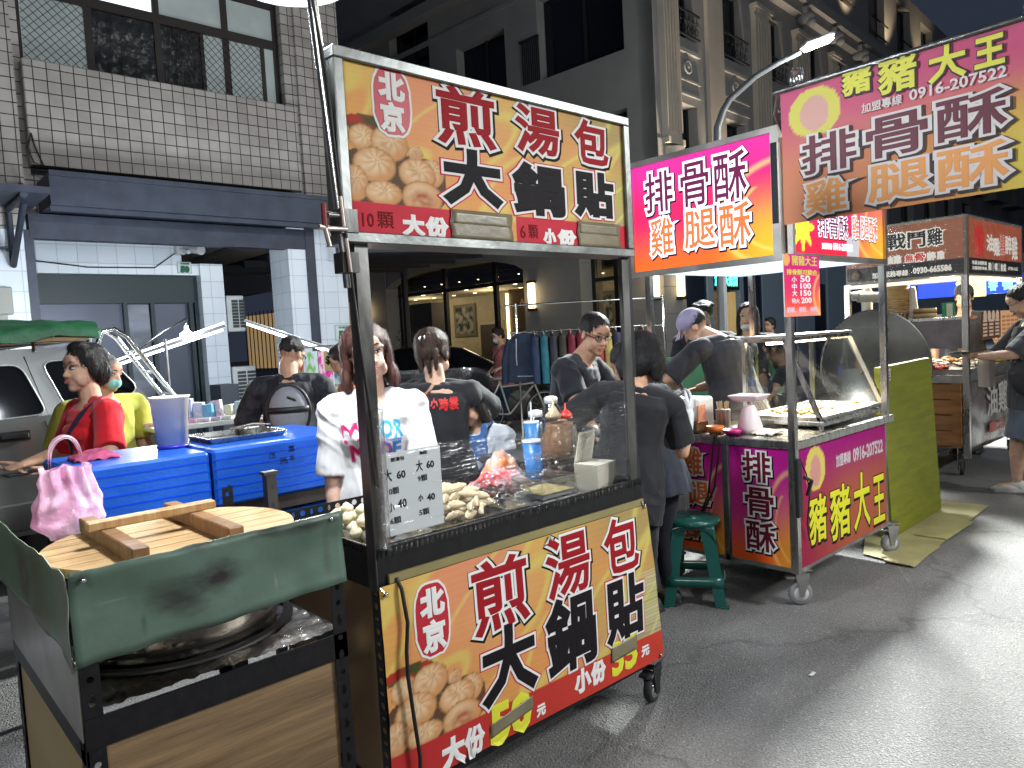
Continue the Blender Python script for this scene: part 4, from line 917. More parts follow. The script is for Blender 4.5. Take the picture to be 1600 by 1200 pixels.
def lett(nm, parent, O, U, V, items, mats, **k):
    g = MB()
    for ch, x0, x1, y0, y1, ly in items: glyph(g, ch, O, U, V, x0, x1, y0, y1, ly)
    return obj(nm, g, mats, parent, fix=False)
def seal(parent, O, x0, x1, z0, z1, hgt=.0012):
    n = 40; P_ = []; Q_ = []
    for i in range(n):
        a = 2 * pi * i / n; sx, sz = cos(a), sin(a); e = .62; px_ = math.copysign(abs(sx) ** e, sx); pz = math.copysign(abs(sz) ** .8, sz); j = 1 + .05 * nz(i * 1.7, 3)
        P_.append(((x0 + x1) / 2 + (x1 - x0) / 2 * px_ * j, (z0 + z1) / 2 + (z1 - z0) / 2 * pz * j)); Q_.append(((x0 + x1) / 2 + ((x1 - x0) / 2 - .007) * px_ * j, (z0 + z1) / 2 + ((z1 - z0) / 2 - .007) * pz * j))
    y = O[1]
    g = MB(); g.prism(P_, y - hgt, y - hgt * .5); g.m = 1; g.prism(Q_, y - hgt * 1.6, y - hgt * 1.05); return obj('seal', g, [I_W, mat('seal_red', (.45, .015, .03), .45)], parent)
L1 = lambda s=1: [(2, .017 * s, .0006, .004, -.004), (1, .0125 * s, .0016, 0, 0), (0, .0045 * s, .0026, 0, 0)]
L2 = lambda s=1: [(3, .019 * s, .0006, 0, 0), (1, .0155 * s, .0016, 0, 0), (2, .0085 * s, .0026, 0, 0)]
P4 = [I_RED, I_W, I_K, I_MAG]
seal(TP, (0, 1.790, 0), 1.160, 1.295, 2.086, 2.284)
O1 = (0, 1.790, 0); UX, VZ = (1, 0, 0), (0, 0, 1)
lett('lettering', TP, O1, UX, VZ, [('煎', 1.377, 1.62, 2.095, 2.27, L1()), ('湯', 1.700, 1.905, 2.108, 2.268, L1()), ('包', 1.985, 2.17, 2.112, 2.262, L1()),
    ('大', 1.392, 1.63, 1.915, 2.08, L2()), ('鍋', 1.685, 1.912, 1.912, 2.074, L2()), ('貼', 1.975, 2.18, 1.918, 2.074, L2()),
    ('北', 1.186, 1.267, 2.192, 2.262, [(1, .004, .0032, 0, 0)]), ('京', 1.186, 1.262, 2.104, 2.180, [(1, .004, .0032, 0, 0)]),
    ('大', 1.239, 1.312, 1.812, 1.868, [(1, .004, .0012, 0, 0)]), ('份', 1.322, 1.400, 1.812, 1.868, [(1, .004, .0012, 0, 0)]), ('小', 1.812, 1.868, 1.813, 1.860, [(1, .004, .0012, 0, 0)]), ('份', 1.884, 1.97, 1.813, 1.862, [(1, .004, .0012, 0, 0)])], P4)
lett('handwriting', TP, O1, UX, VZ, [('10', 1.105, 1.142, 1.828, 1.866, [(0, .0004, .001, 0, 0)]), ('顆', 1.154, 1.208, 1.828, 1.873, [(0, .0004, .001, 0, 0)]), ('6', 1.703, 1.727, 1.826, 1.868, [(0, .0004, .001, 0, 0)]), ('顆', 1.741, 1.785, 1.828, 1.872, [(0, .0004, .001, 0, 0)])], [PENR])
g = MB()
for x0, x1, z0, z1 in ((1.412, 1.665, 1.811, 1.899), (1.981, 2.215, 1.811, 1.900)):
    g.grid(lambda u, v: (x0 + (x1 - x0) * u + .003 * sin(v * 9), 1.7862 - .0006 * nz(u * 8, v * 8), z0 + (z1 - z0) * v), 14, 8, thick=-.0006)
    g.grid(lambda u, v: (x0 + .01 + (x1 - x0 - .02) * u, 1.7852 - .0006 * nz(u * 9, v * 8, 2), z0 + (z1 - z0) * (.52 + .4 * v)), 14, 5, thick=-.0006)
obj('tape_patch', g, TAPE, TP)
# posts and frame
def part(nm, g, m, par=ST, **k): return obj(nm, g, m, par, **k)
PST = mat('worn_angle_post', (.20, .20, .19), .34, .8, var=(9, .6, (1, 1, .3)), rvar=.15, bump=(30, .002, (1, 1, .3)))
g = MB(); g.box(1.080, 1.086, 1.80, 1.845, .80, 1.782); g.box(1.086, 1.122, 1.800, 1.806, .80, 1.782); part('post', g, PST)
g = MB(); g.box(2.235, 2.268, 1.800, 1.806, .80, 1.782); g.box(2.268, 2.274, 1.80, 1.845, .80, 1.782); part('post', g, PST)
g = MB(); g.tube([(2.285, 1.83, .80), (2.285, 1.83, 1.32)], .022, 10); g.tube([(2.285, 1.83, .80), (2.285, 1.83, 1.0)], .028, 10); g.box(2.275, 2.292, 1.80, 1.85, 1.32, 1.782); part('post_sleeve', g, BLK)
g = MB(); g.tube([(1.112, 1.797, 1.32), (1.11, 1.796, 1.1), (1.108, 1.797, .92)], .021, 8); part('film_wrap', g, glass_mat('film_wrap', (.75, .75, .73), .12, .25, (30, .02, (1, 1, 1))))
FLR = [(XL, 1.80), (XR, 1.80), (XL, D1), (XR, D1)]
for x, y in FLR:
    dx = .04 if x < 1.5 else -.04; dy = .04 if y < 2 else -.04
    g = MB(); g.perf((x, y, .22), (x, y, .92), (dx, 0, 0), .036); g.perf((x, y, .22), (x, y, .92), (0, dy, 0), .036); part('leg', g, BLACK)
g = MB(); g.perf((XL, 1.797, .893), (XR, 1.797, .893), (0, 0, .030), .0185, .36, .40, alt=True); g.box(XL, XR, 1.799, 1.805, .800, .893)
g.box(XL, XR, 1.805, 1.84, .888, .892)
g.perf((XL - .002, D1, .893), (XL - .002, 1.80, .893), (0, 0, .030), .022); g.box(XL, XL + .005, 1.80, D1, .800, .893); g.perf((XL, D1, .905), (XR, D1, .905), (0, 0, .036), .034); g.box(XR - .005, XR, 1.80, D1, .800, .923); g.box(XL, XR, D1 - .006, D1, .8, .905)
g.box(XL, XR, 1.80, 1.805, .165, .205); g.box(XL, XR, D1 - .005, D1, .165, .205); g.box(XL, XL + .005, 1.8, D1, .165, .205); g.box(XR - .005, XR, 1.8, D1, .165, .205); g.box(XL, XR, 1.806, D1 - .01, .2, .204)
part('frame', g, BLACK)
g = MB(); g.box(XL + .045, XR - .045, 1.812, 1.814, .893, .922); part('bright_slot_backing', g, STEEL)  # strip added behind the punched slots so they read bright
g = MB(); g.box(XL + .006, XR - .006, 1.81, D1 - .01, .868, .886); part('counter_board', g, mat('counter_dark', (.045, .04, .038), .35, var=(8, .5)))
PLY = wood('plywood', (.42, .27, .12), (.34, .21, .09), 3, .5, (1, 1, .25)); 
g = MB(); g.box(XL + .006, XL + .018, 1.835, 2.40, .205, .800); part('side_panel', g, PLY)
g = MB(); g.box(XR - .018, XR - .006, 1.835, 2.40, .205, .800); g.box(XL + .04, XR - .04, 1.812, 1.824, .205, .86); g.box(XL + .03, XR, 1.789, 1.7985, .818, .843); part('front_board', g, mat('board_olive', (.28, .24, .10), .5, var=(4, .2)))
def bot_ink(u, v):
    x, z = u * 1.24, v * .62
    if z < .115: return mix((.42, .03, .03), (.50, .05, .03), u)
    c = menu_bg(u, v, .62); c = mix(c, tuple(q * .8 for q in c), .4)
    if u > .86 and v < .6 and int(v * 90) % 2: c = mix(c, (.55, .55, .45), .5 * sstep(.86, .95, u))
    return bun_ink(x / .35, (z - .10) / .27, c) if x < .39 and z > .10 else c
def bot_bulge(u, v): return -.004 + .014 * sin(pi * v) * sstep(0, .1, u) + .006 * nz(u * 4, v * 3) + .02 * (1 - v) * u
O2 = Vector((1.079, 1.786, .205))
g_ = []
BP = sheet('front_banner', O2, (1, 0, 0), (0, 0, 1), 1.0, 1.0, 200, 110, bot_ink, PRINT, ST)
for v in BP.data.vertices:      # hangs a little crooked: wider and lower on the right
    p = v.co + Vector(wloc(ST).translation); u, w = p.x - O2.x, p.z - O2.z
    x = 1.077 + u * (1.225 + .058 * (1 - w)); z = .205 - .02 * u + w * (.612 + .02 * u)
    v.co = Vector((x, 1.786 - .006 * sin(pi * w) - .004 * nz(u * 5, w * 4) - .008 * (1 - w) * u, z)) - wloc(ST).translation
bvb = BVHTree.FromPolygons([v.co + wloc(ST).translation for v in BP.data.vertices], [p.vertices for p in BP.data.polygons])
seal(BP, (0, 1.7745, 0), 1.182, 1.314, .562, .792)
def conform(o, yref):
    W = wloc(o).translation
    for v in o.data.vertices:
        p = v.co + W; h_, n, i, d = bvb.ray_cast(Vector((p.x, 0, p.z)), Vector((0, 1, 0)))
        if h_ is not None: v.co.y = h_.y + (p.y - yref) - W.y
    o.data.update()
conform(next(c for c in BP.children), 1.7750)
O3 = (0, 1.775, 0)
lt = lett('lettering', BP, O3, UX, VZ, [('煎', 1.398, 1.645, .565, .795, L1(1.1)), ('湯', 1.725, 1.945, .585, .805, L1(1.1)), ('包', 2.030, 2.230, .600, .800, L1(1.1)),
    ('大', 1.42, 1.66, .325, .565, L2(1.1)), ('鍋', 1.715, 1.955, .325, .585, L2(1.1)), ('貼', 2.022, 2.237, .335, .57, L2(1.1)),
    ('北', 1.209, 1.290, .690, .767, [(1, .005, .004, 0, 0)]), ('京', 1.210, 1.288, .585, .672, [(1, .005, .004, 0, 0)]),
    ('小', 1.843, 1.922, .222, .300, [(1, .005, .0015, 0, 0)]), ('份', 1.930, 2.005, .222, .300, [(1, .005, .0015, 0, 0)]), ('元', 2.222, 2.266, .229, .268, [(1, .0025, .0015, 0, 0)]), ('大', 1.254, 1.339, .202, .289, [(1, .006, .0015, 0, 0)]), ('份', 1.344, 1.421, .202, .290, [(1, .005, .0015, 0, 0)]), ('元', 1.651, 1.690, .213, .251, [(1, .0025, .0015, 0, 0)])], P4)
conform(lt, 1.775)
lt = lett('price_numbers', BP, O3, UX, VZ, [('35', 2.050, 2.190, .216, .335, [(0, .005, .0015, 0, 0)]), ('50', 1.455, 1.620, .200, .322, [(0, .006, .0015, 0, 0)])], [mat('price_yellow', (.66, .66, .04), .45)]); conform(lt, 1.775)
g = MB()
for x0, x1, z0, z1, sl in ((1.447, 1.633, .240, .285, .55), (2.042, 2.192, .272, .330, .1)):
    g.grid(lambda u, v: (x0 + (x1 - x0) * u, 1.7712 - .0005 * nz(u * 6, v * 6), z0 + (z1 - z0) * v + (u - .5) * .06 * sl), 12, 6, thick=-.0006)
tp = part('tape_patch', g, TAPE, BP); conform(tp, 1.775)
g = MB(); g.tube([(1.138, 1.790, .83), (1.142, 1.772, .80), (1.150, 1.764, .70), (1.137, 1.760, .62), (1.135, 1.758, .55), (1.146, 1.757, .42), (1.158, 1.757, .30), (1.152, 1.758, .17), (1.16, 1.765, .03)], .0058, 8)
part('hanging_cable', g, WIRE)
g = MB()
for p in ((1.092, 1.776, .795), (2.285, 1.778, .815), (2.34, 1.772, .20)): g.lathe([(.004, -.004), (.009, 0), (.004, .004)], 10, p, 'Y'); g.tube([p, (p[0] - .012, p[1] + .01, p[2] + .02)], .0025, 6)
part('eyelet', g, CHROME)
def castor(par, x, y, r=.05, mat_r=RUB, mat_h=None, ang=0, top=.17, light=False):
    g = MB(); M_ = Matrix.Translation((x, y, 0)) @ Matrix.Rotation(ang, 4, 'Z'); g.M = M_
    g.lathe([(r * .55, -.016), (r * .92, -.016), (r, -.010), (r, .010), (r * .92, .016), (r * .55, .016)], 24, (0, 0, r), 'Y'); w = obj('castor_wheel', g, mat_r, par)
    g = MB(); g.M = M_; g.lathe([(.0, -.018), (r * .62, -.018), (r * .66, -.014), (r * .66, .014), (r * .62, .018), (0, .018)], 20, (0, 0, r), 'Y'); g.cyl((0, -.024, r), (0, .024, r), .008, seg=8); obj('hub', g, mat_h or GREYP, w)
    g = MB(); g.M = M_
    for s in (-1, 1): g.prism([(-.012, r - .012), (.012, r - .012), (.045, top - .035), (.04, top - .02), (-.03, top - .02)], s * .022, s * .026)
    g.box(-.032, .044, -.027, .027, top - .022, top - .014); g.cyl((.012, 0, top - .014), (.012, 0, top), .022, seg=14); g.box(-.04, .055, -.035, .035, top - .001, top + .004); g.box(-.075, -.02, -.018, .018, top - .045, top - .033); obj('castor_fork', g, STEELB if light else BLK, par)
for x, y in ((2.33, 1.82), (1.13, 1.84), (1.13, 2.38), (2.27, 2.38)): castor(ST, x, y, .052, RUB, CHROME, .2, .168)
# lamp pole clamped to the left end
g = MB(); g.tube([(1.054, 1.80, 1.66), (1.040, 1.80, 1.9), (1.004, 1.80, 2.40), (.995, 1.80, 2.72)], .014, 12); LP = thing('lamp_pole', 'chrome pole with white saucer lamp clamped to the left end of the bun stall', 'lamp', (1.05, 1.8, 1.2)); obj('pole', g, mat('pole_chrome', (.80, .78, .72), .24, 1, bump=(30, .0006)), LP)
g = MB(); g.box(1.028, 1.082, 1.775, 1.83, 1.805, 1.87); g.tube([(1.03, 1.78, 1.85), (.99, 1.775, 1.85)], .008, 8); g.box(1.03, 1.08, 1.78, 1.828, 1.70, 1.755); obj('clamp', g, PST, LP)
g = MB(); g.tube([(1.045, 1.775, 1.815), (.985, 1.765, 1.812), (.955, 1.76, 1.815)], .0065, 8); g.m = 1; g.cyl((.975, 1.764, 1.812), (.975, 1.764, 1.875), .008, seg=10); g.m = 0; g.cyl((.975, 1.764, 1.812), (.985, 1.764, 1.765), .007, seg=8); g.cyl((1.03, 1.77, 1.9), (1.036, 1.772, 1.82), .006, seg=8); g.cyl((1.04, 1.772, 1.79), (1.048, 1.774, 1.70), .006, seg=8)
obj('clamp_handle', g, [mat('zinc_bolt', (.55, .48, .42), .35, .8), mat('red_handle', (.20, .02, .02), .4)], LP)
g = MB(); g.tube([(.985, 1.785, 2.7), (.995, 1.782, 2.4), (1.02, 1.78, 2.2), (1.030, 1.78, 2.0), (1.046, 1.775, 1.75), (1.062, 1.775, 1.5), (1.085, 1.782, 1.30), (1.10, 1.792, 1.1)], .0045, 6); obj('cable', g, WIRE, LP)
g = MB(); g.lathe([(.015, .06), (.05, .05), (.12, .015), (.185, -.02), (.19, -.026), (.12, .005), (.05, .038), (0, .045)], 32, (1.13, 2.15, 2.66)); obj('lamp_shade', g, mat('shade_translucent', (.75, .8, .9), .3, emit=((.8, .9, 1), .8)), LP)
g = MB(); g.tube([(1.0, 1.81, 2.66), (1.06, 2.0, 2.70), (1.13, 2.15, 2.68)], .007, 6); obj('lamp_arm', g, BLK, LP)
g = MB(); g.lathe([(.03, .035), (.135, .003), (.15, -.02), (.12, -.035), (.0, -.038)], 28, (1.13, 2.15, 2.66)); obj('bulb', g, glow_mat('led_glow', (.93, .97, 1), 60), LP)
lamp('stall_light', (1.13, 2.15, 2.50), 150, (.88, .94, 1), .14)
# ------------------------------------------------------------------ on the counter
CZ = .888
def tray(nm, x0, x1, y0, y1, z, h, label, cat='tray', m=STEEL, rz=0, group=None):
    g = MB(); t = .003
    g.box(x0, x1, y0, y1, z, z + t); 
    o = .012
    for a in ((x0, x1, y0, y0, 0, -o), (x0, x1, y1, y1, 0, o)):
        y = a[2]; s = a[5]; g.grid(lambda u, v: (x0 - o * v + (x1 - x0 + 2 * o * v) * u, y + s * v, z + h * v), 2, 2, False, .002)
    for x, s in ((x0, -o), (x1, o)): g.grid(lambda u, v: (x + s * v, y0 - o * v + (y1 - y0 + 2 * o * v) * u, z + h * v), 2, 2, False, .002)
    for a in ((x0 - o, x1 + o, y0 - o - .006, y0 - o), (x0 - o, x1 + o, y1 + o, y1 + o + .006), (x0 - o - .006, x0 - o, y0 - o, y1 + o), (x1 + o, x1 + o + .006, y0 - o, y1 + o)): g.box(*a, z + h - .002, z + h + .001)
    return solo(nm, g, m, label, cat, group)
tray('steel_tray', 1.115, 1.30, 1.86, 2.34, CZ, .03, 'steel tray of round dumplings at the left end of the bun stall counter', group='steel trays on the bun stall')
tray('steel_tray', 1.34, 1.72, 1.86, 2.22, CZ, .03, 'steel tray heaped with long pale potstickers behind the price paper', group='steel trays on the bun stall')
tray('steel_tray', 1.78, 2.14, 1.86, 2.10, CZ, .018, 'shallow steel tray with packets and plastic box, right of the potstickers', group='steel trays on the bun stall')
DOUGH = mat('raw_dough', (.80, .66, .42), .42, var=(22, .35), sss=.2, bump=(60, .002)); DOUGH2 = mat('raw_dough_pale', (.74, .66, .44), .5, var=(20, .12), sss=.2, bump=(60, .002))
def dumpling(kind):
    g = MB(True)
    if kind == 'long':
        def fn(u, v):
            a = 2 * pi * v; x = (u - .5) * .085; w = sin(pi * min(max(u, .02), .98)) ** .55; cr = .0016 * sstep(.6, 1, sin(a)) * sin(u * 30)
            return (x, cos(a) * .0155 * w + .010 * sin(pi * u), sin(a) * (.0145 * w) + cr * w + .006 * (sin(a) > .8) * w)
        g.grid(fn, 22, 14)
    else:
        def fn(u, v):
            a = 2 * pi * v; r = sin(pi * u) ** .7; return (cos(a) * .021 * r * (1 + .06 * sin(a * 9) * u), sin(a) * .021 * r * (1 + .06 * sin(a * 9) * u), -.016 * cos(pi * u) + .006 * (u > .85))
        g.grid(fn, 12, 28)
    return g
dl = solo('potsticker', dumpling('long'), DOUGH, 'pale raw potsticker piled in the middle steel tray', 'dumpling', 'potstickers heaped in the middle tray')
sp_ = []
for ring, (n, z, sx, sy) in enumerate(((18, .0, .165, .14), (13, .026, .13, .11), (8, .050, .09, .075), (4, .072, .045, .04))):
    for i in range(n):
        a = i * 2.4 + ring; q = math.sqrt((i + .5) / n); sp_.append((1.53 + sx * q * cos(a), 2.03 + sy * q * sin(a), CZ + .020 + z, R.uniform(-.5, .9), R.uniform(-.25, .25)))
for i, p in enumerate(sp_):
    o = dl if i == 0 else dup(dl); o.location = p[:3]; o.scale = (.86, .82, .85); o.rotation_euler = (R.uniform(-.5, .5), p[4], p[3])
dr_ = solo('round_dumpling', dumpling('round'), DOUGH2, 'small round raw bun heaped in the left steel tray', 'dumpling', 'round buns heaped in the left tray')
k = 0
for ring, (n, z, sx, sy) in enumerate(((17, 0, .08, .19), (10, .026, .06, .14), (4, .05, .03, .08))):
    for i in range(n):
        a = i * 2.4 + ring * 2; q = math.sqrt((i + .5) / n); o = dr_ if k == 0 else dup(dr_); k += 1
        o.location = (1.207 + sx * q * cos(a), 2.09 + sy * q * sin(a), CZ + .020 + z); o.rotation_euler = (R.uniform(-.5, .5), R.uniform(-.5, .5), R.uniform(0, 6))
# sauce packets
g = MB()
for i in range(14):
    x, y = 1.70 + .035 * (i % 5) + R.uniform(-.01, .01), 2.02 + .055 * (i // 5) + R.uniform(-.01, .01); g.at((x, y, CZ + .035 + .008 * (i % 3)), rz=R.uniform(-.4, .4), rx=R.uniform(-.3, .3), ry=R.uniform(-.3, .3)); g.box(-.026, .026, -.020, .020, -.006, .006, .005)
g.at(); solo('sauce_packets', g, mat('packet_brown', (.085, .03, .02), .15, var=(25, .5), bump=(50, .003), coat=.6), 'clear bag of dark brown chilli sauce packets beside the potstickers', 'sauce packets')
g = MB(); g.grid(lambda u, v: (1.68 + .22 * u, 1.99 + .20 * v, CZ + .02 + .07 * sin(pi * u) ** .4 * sin(pi * v) ** .4 + .010 * nz(u * 9, v * 9)), 26, 26); solo('packet_bag', g, glass_mat('bag_film', (.9, .9, .92), .08, .16, (26, .02, (1, 1, 1))), 'crinkled transparent bag lying over the brown packets', 'plastic bag')
g = MB(); g.grid(lambda u, v: (1.83 + .23 * u, 2.16 + .16 * v, CZ + .02 + .06 * sin(pi * u) ** .5 * sin(pi * v) ** .5 + .016 * nz(u * 9, v * 9, 5)), 26, 26, thick=.002); solo('printed_bag', g, mat('red_white_bag', (.75, .68, .68), .25, var=(11, .8), c2=(.65, .04, .05), bump=(30, .006), coat=.3), 'crumpled red and white printed plastic bag lying before the blue cup', 'plastic bag')
g = MB(); g.grid(lambda u, v: (1.96 + .16 * u, 2.28 + .12 * v, CZ + .02 + .11 * sin(pi * u) ** .5 * sin(pi * v) ** .4 + .03 * nz(u * 6, v * 6, 2)), 26, 26, thick=.002); solo('white_bag', g, mat('white_orange_bag', (.74, .73, .72), .3, var=(7, .8), c2=(.8, .22, .05), bump=(20, .008)), 'crumpled white bag with orange print left of the blue cup', 'plastic bag')
g = MB(); g.grid(lambda u, v: (1.42 + .2 * u, 2.34 + .06 * v, CZ + .02 + .09 * sin(pi * u) ** .5 * sin(pi * v) ** .4 + .02 * nz(u * 6, v * 6, 8)), 20, 14, thick=.002); solo('orange_bag', g, mat('orange_bag_m', (.75, .20, .09), .3, bump=(20, .006)), 'folded orange plastic bag behind the heap of potstickers', 'plastic bag')
# plastic box of fried pieces
g = MB(); x0, x1, y0, y1, z = 1.88, 2.065, 1.93, 2.10, CZ + .01; 
for a in ((x0, x1, y0, y0 + .003), (x0, x1, y1 - .003, y1), (x0, x0 + .003, y0 + .003, y1 - .003), (x1 - .003, x1, y0 + .003, y1 - .003)): g.box(*a, z, z + .07)
g.box(x0, x1, y0, y1, z - .003, z); g.box(x0 - .006, x1 + .006, y0 - .006, y0, z + .066, z + .07); g.box(x0 - .006, x1 + .006, y1, y1 + .006, z + .066, z + .07)
solo('plastic_box', g, glass_mat('frosted_plastic', (.88, .9, .9), .2, .22), 'clear square plastic box in front of the brown sauce jar', 'box')
g = MB(); g.grid(lambda u, v: (x0 + .006 + (x1 - x0 - .012) * u, y0 + .006 + (y1 - y0 - .012) * v, z + .002 + .030 * (1 - max(abs(u - .5), abs(v - .5)) * 1.2) + .003 * nz(u * 20, v * 20)), 20, 20); solo('fried_crumbs', g, mat('crumb', (.70, .52, .22), .6, var=(60, .4), bump=(80, .004)), 'yellow crumbly slices inside the clear plastic box', 'food')
# blue cups
def cup(loc, h, r, label, c=(.03, .22, .62)):
    t = thing('paper_cup', label, 'cup', loc, 0, 'blue paper cups on the bun stall'); g = MB(); g.lathe([(r * .72, 0), (r * .74, .004), (r, h)], 28, cap=True); obj('cup_body', g, mat('cup_blue', c, .35), t, world=False)
    g = MB(); g.lathe([(r * .98, h), (r * 1.06, h + .004), (r * 1.06, h + .010), (r * .95, h + .012), (r * .5, h + .012), (0, h + .012)], 28); obj('cup_lid', g, mat('lid_white', (.72, .75, .8), .25), t, world=False); return t
c1_ = cup((2.195, 2.30, CZ), .155, .046, 'large blue paper cup with white lid and round white mark beside the sauce jar')
g = MB(); g.M = Matrix.Translation((2.195, 2.30, CZ)) @ Matrix.Rotation(radians(-18), 4, 'Z')
def oncup(x, z, off=.0012):
    r = .046 * (.74 + .26 * z / .155) + off; a = x / r; return (sin(a) * r, -cos(a) * r, z)
n = 20
for r0, r1 in ((.0105, .0135),): g.add([oncup(r * cos(2 * pi * i / n), .098 + r * sin(2 * pi * i / n)) for i in range(n) for r in (r0, r1)], [(2 * i, 2 * i + 1, 2 * ((i + 1) % n) + 1, 2 * ((i + 1) % n)) for i in range(n)])
for a in ((-.005, -.002), (.002, .005)): g.add([oncup(a[0], .090), oncup(a[1], .090), oncup(a[1], .106), oncup(a[0], .106)], [(0, 1, 2, 3)])
for i in range(7): g.add([oncup(-.013 + i * .004, .076), oncup(-.0105 + i * .004, .076), oncup(-.0105 + i * .004, .080), oncup(-.013 + i * .004, .080)], [(0, 1, 2, 3)])
obj('cup_emblem', g, WHITE, c1_)
c2_ = cup((2.40, 2.52, .95), .14, .036, 'smaller blue cup with a straw behind the big blue cup', (.04, .20, .45)); g = MB(); g.cyl((2.40, 2.52, 1.05), (2.405, 2.52, 1.19), .004, seg=8); g.M = Matrix.Identity(4); obj('straw', g, WHITE, c2_)
# sauce jar: wide mouthed jar upside of ribs, dark sauce below, brown above
JR = thing('sauce_jar', 'big ribbed clear jar half full of black sauce beneath brown foam, with dispensers on top', 'jar', (2.19, 2.13, CZ))
pr = [(.070, 0), (.079, .006), (.081, .02), (.081, .10), (.083, .115), (.081, .125), (.082, .150), (.0845, .158), (.082, .166), (.0845, .176), (.082, .184), (.078, .20), (.066, .215), (.064, .222), (.066, .228), (.062, .236), (.060, .262), (.063, .266), (.060, .272)]
g = MB(); g.lathe(pr, 36, cap=True); obj('jar_glass', g, glass_mat('jar_plastic', (.93, .90, .85), .05, .12), JR, world=False)
g = MB(); g.lathe([(.069, .004), (.0785, .012), (.0785, .112)], 32); obj('dark_sauce', g, mat('soy_black', (.012, .009, .008), .08), JR, world=False)
g = MB(); g.lathe([(.0785, .1135), (.079, .15), (.079, .184), (.0745, .20), (.0625, .214), (.060, .225), (.058, .236), (.056, .250)], 32); obj('brown_sauce', g, mat('peanut_sauce', (.36, .19, .085), .30, var=(6, .25, (1, 1, .5)), coat=.4), JR, world=False)
g = MB(); g.box(-.011, .011, -.0865, -.082, .10, .245, .002); obj('level_strip', g, mat('strip_steel', (.30, .31, .28), .3, .6), JR, world=False)
g = MB(); g.lathe([(.03, .272), (.034, .285), (.02, .30), (.014, .315), (.006, .325), (.004, .355)], 16, (-.032, .0, 0)); obj('nozzle', g, mat('nozzle_tan', (.60, .46, .28), .35), JR, world=False)
g = MB(); g.lathe([(.028, .266), (.03, .28), (.02, .292), (.012, .298), (.004, .305), (.003, .33)], 16, (.03, -.01, 0)); obj('red_nozzle', g, mat('nozzle_red', (.55, .04, .03), .35), JR, world=False)
for k, (x, y, z, hgt, lb) in enumerate(((2.46, 2.55, .93, .21, 'clear plastic bottles of sauce behind the sauce jar, left one'), (2.62, 2.60, .95, .24, 'rounded clear canister with white cap behind the sauce jar'))):
    t = thing('clear_bottle', lb, 'bottle', (x, y, z), 0, 'clear bottles behind the sauce jar'); g = MB(); g.lathe([(.05, 0), (.055, .01), (.055, hgt * .7), (.048, hgt * .8), (.03, hgt * .88), (.03, hgt * .95)], 20); obj('bottle_body', g, glass_mat('bottle_clear', (.85, .9, .92), .08, .25), t, world=False)
    g = MB(); g.lathe([(.034, hgt * .88), (.034, hgt), (.02, hgt * 1.03)], 16); obj('cap', g, WHITE, t, world=False)
g = MB(); g.box(2.30, 2.9, 2.46, 2.80, .90, .93); g.box(2.32, 2.36, 2.48, 2.52, 0, .90); g.box(2.84, 2.88, 2.74, 2.78, 0, .90); g.box(2.84, 2.88, 2.48, 2.52, 0, .9); g.box(2.32, 2.36, 2.74, 2.78, 0, .9); solo('side_table', g, mat('side_table', (.06, .06, .065), .4), 'dark side table carrying bottles behind the bun stall', 'table')
# paper boxes, nested
LB = thing('paper_box_stack', 'stack of nested cream paper lunch boxes with lids standing up on the counter corner', 'boxes', (2.17, 1.93, CZ), radians(8)); PB = mat('paper_cream', (.66, .62, .50), .55, var=(5, .08))
for i in range(9):
    z = .0 + i * .0075; s = 1 + .01 * i
    g = MB(); a, b, h = .062, .055, .045
    def fr(q0, q1, z0, z1):
        vs = [(-q0[0], -q0[1], z0), (q0[0], -q0[1], z0), (q0[0], q0[1], z0), (-q0[0], q0[1], z0), (-q1[0], -q1[1], z1), (q1[0], -q1[1], z1), (q1[0], q1[1], z1), (-q1[0], q1[1], z1)]
        g.add(vs, [(0, 1, 5, 4), (1, 2, 6, 5), (2, 3, 7, 6), (3, 0, 4, 7)], False)
    fr((a * .80, b * .80), (a, b), z, z + h)
    if i == 0: g.box(-a * .8, a * .8, -b * .8, b * .8, z, z + .002)
    if i == 8: g.box(-a * .99, a * .99, -b * .99, b * .99, z + h - .003, z + h - .001)
    g.box(a - .001, a + .008, -b, b, z + h - .0015, z + h)
    obj('paper_box', g, PB, LB, world=False)
    g = MB(); g.M = Matrix.Translation((.012 + i * .0022, b + .004 + .002 * i, z + h - .012)) @ Matrix.Rotation(radians(6 + i), 4, 'X'); g.box(-.062, .056 - .003 * (i % 3), -.001, .001, 0, .135 - .004 * (i % 4)); obj('box_lid', g, PB, LB, world=False) if i > 4 else None
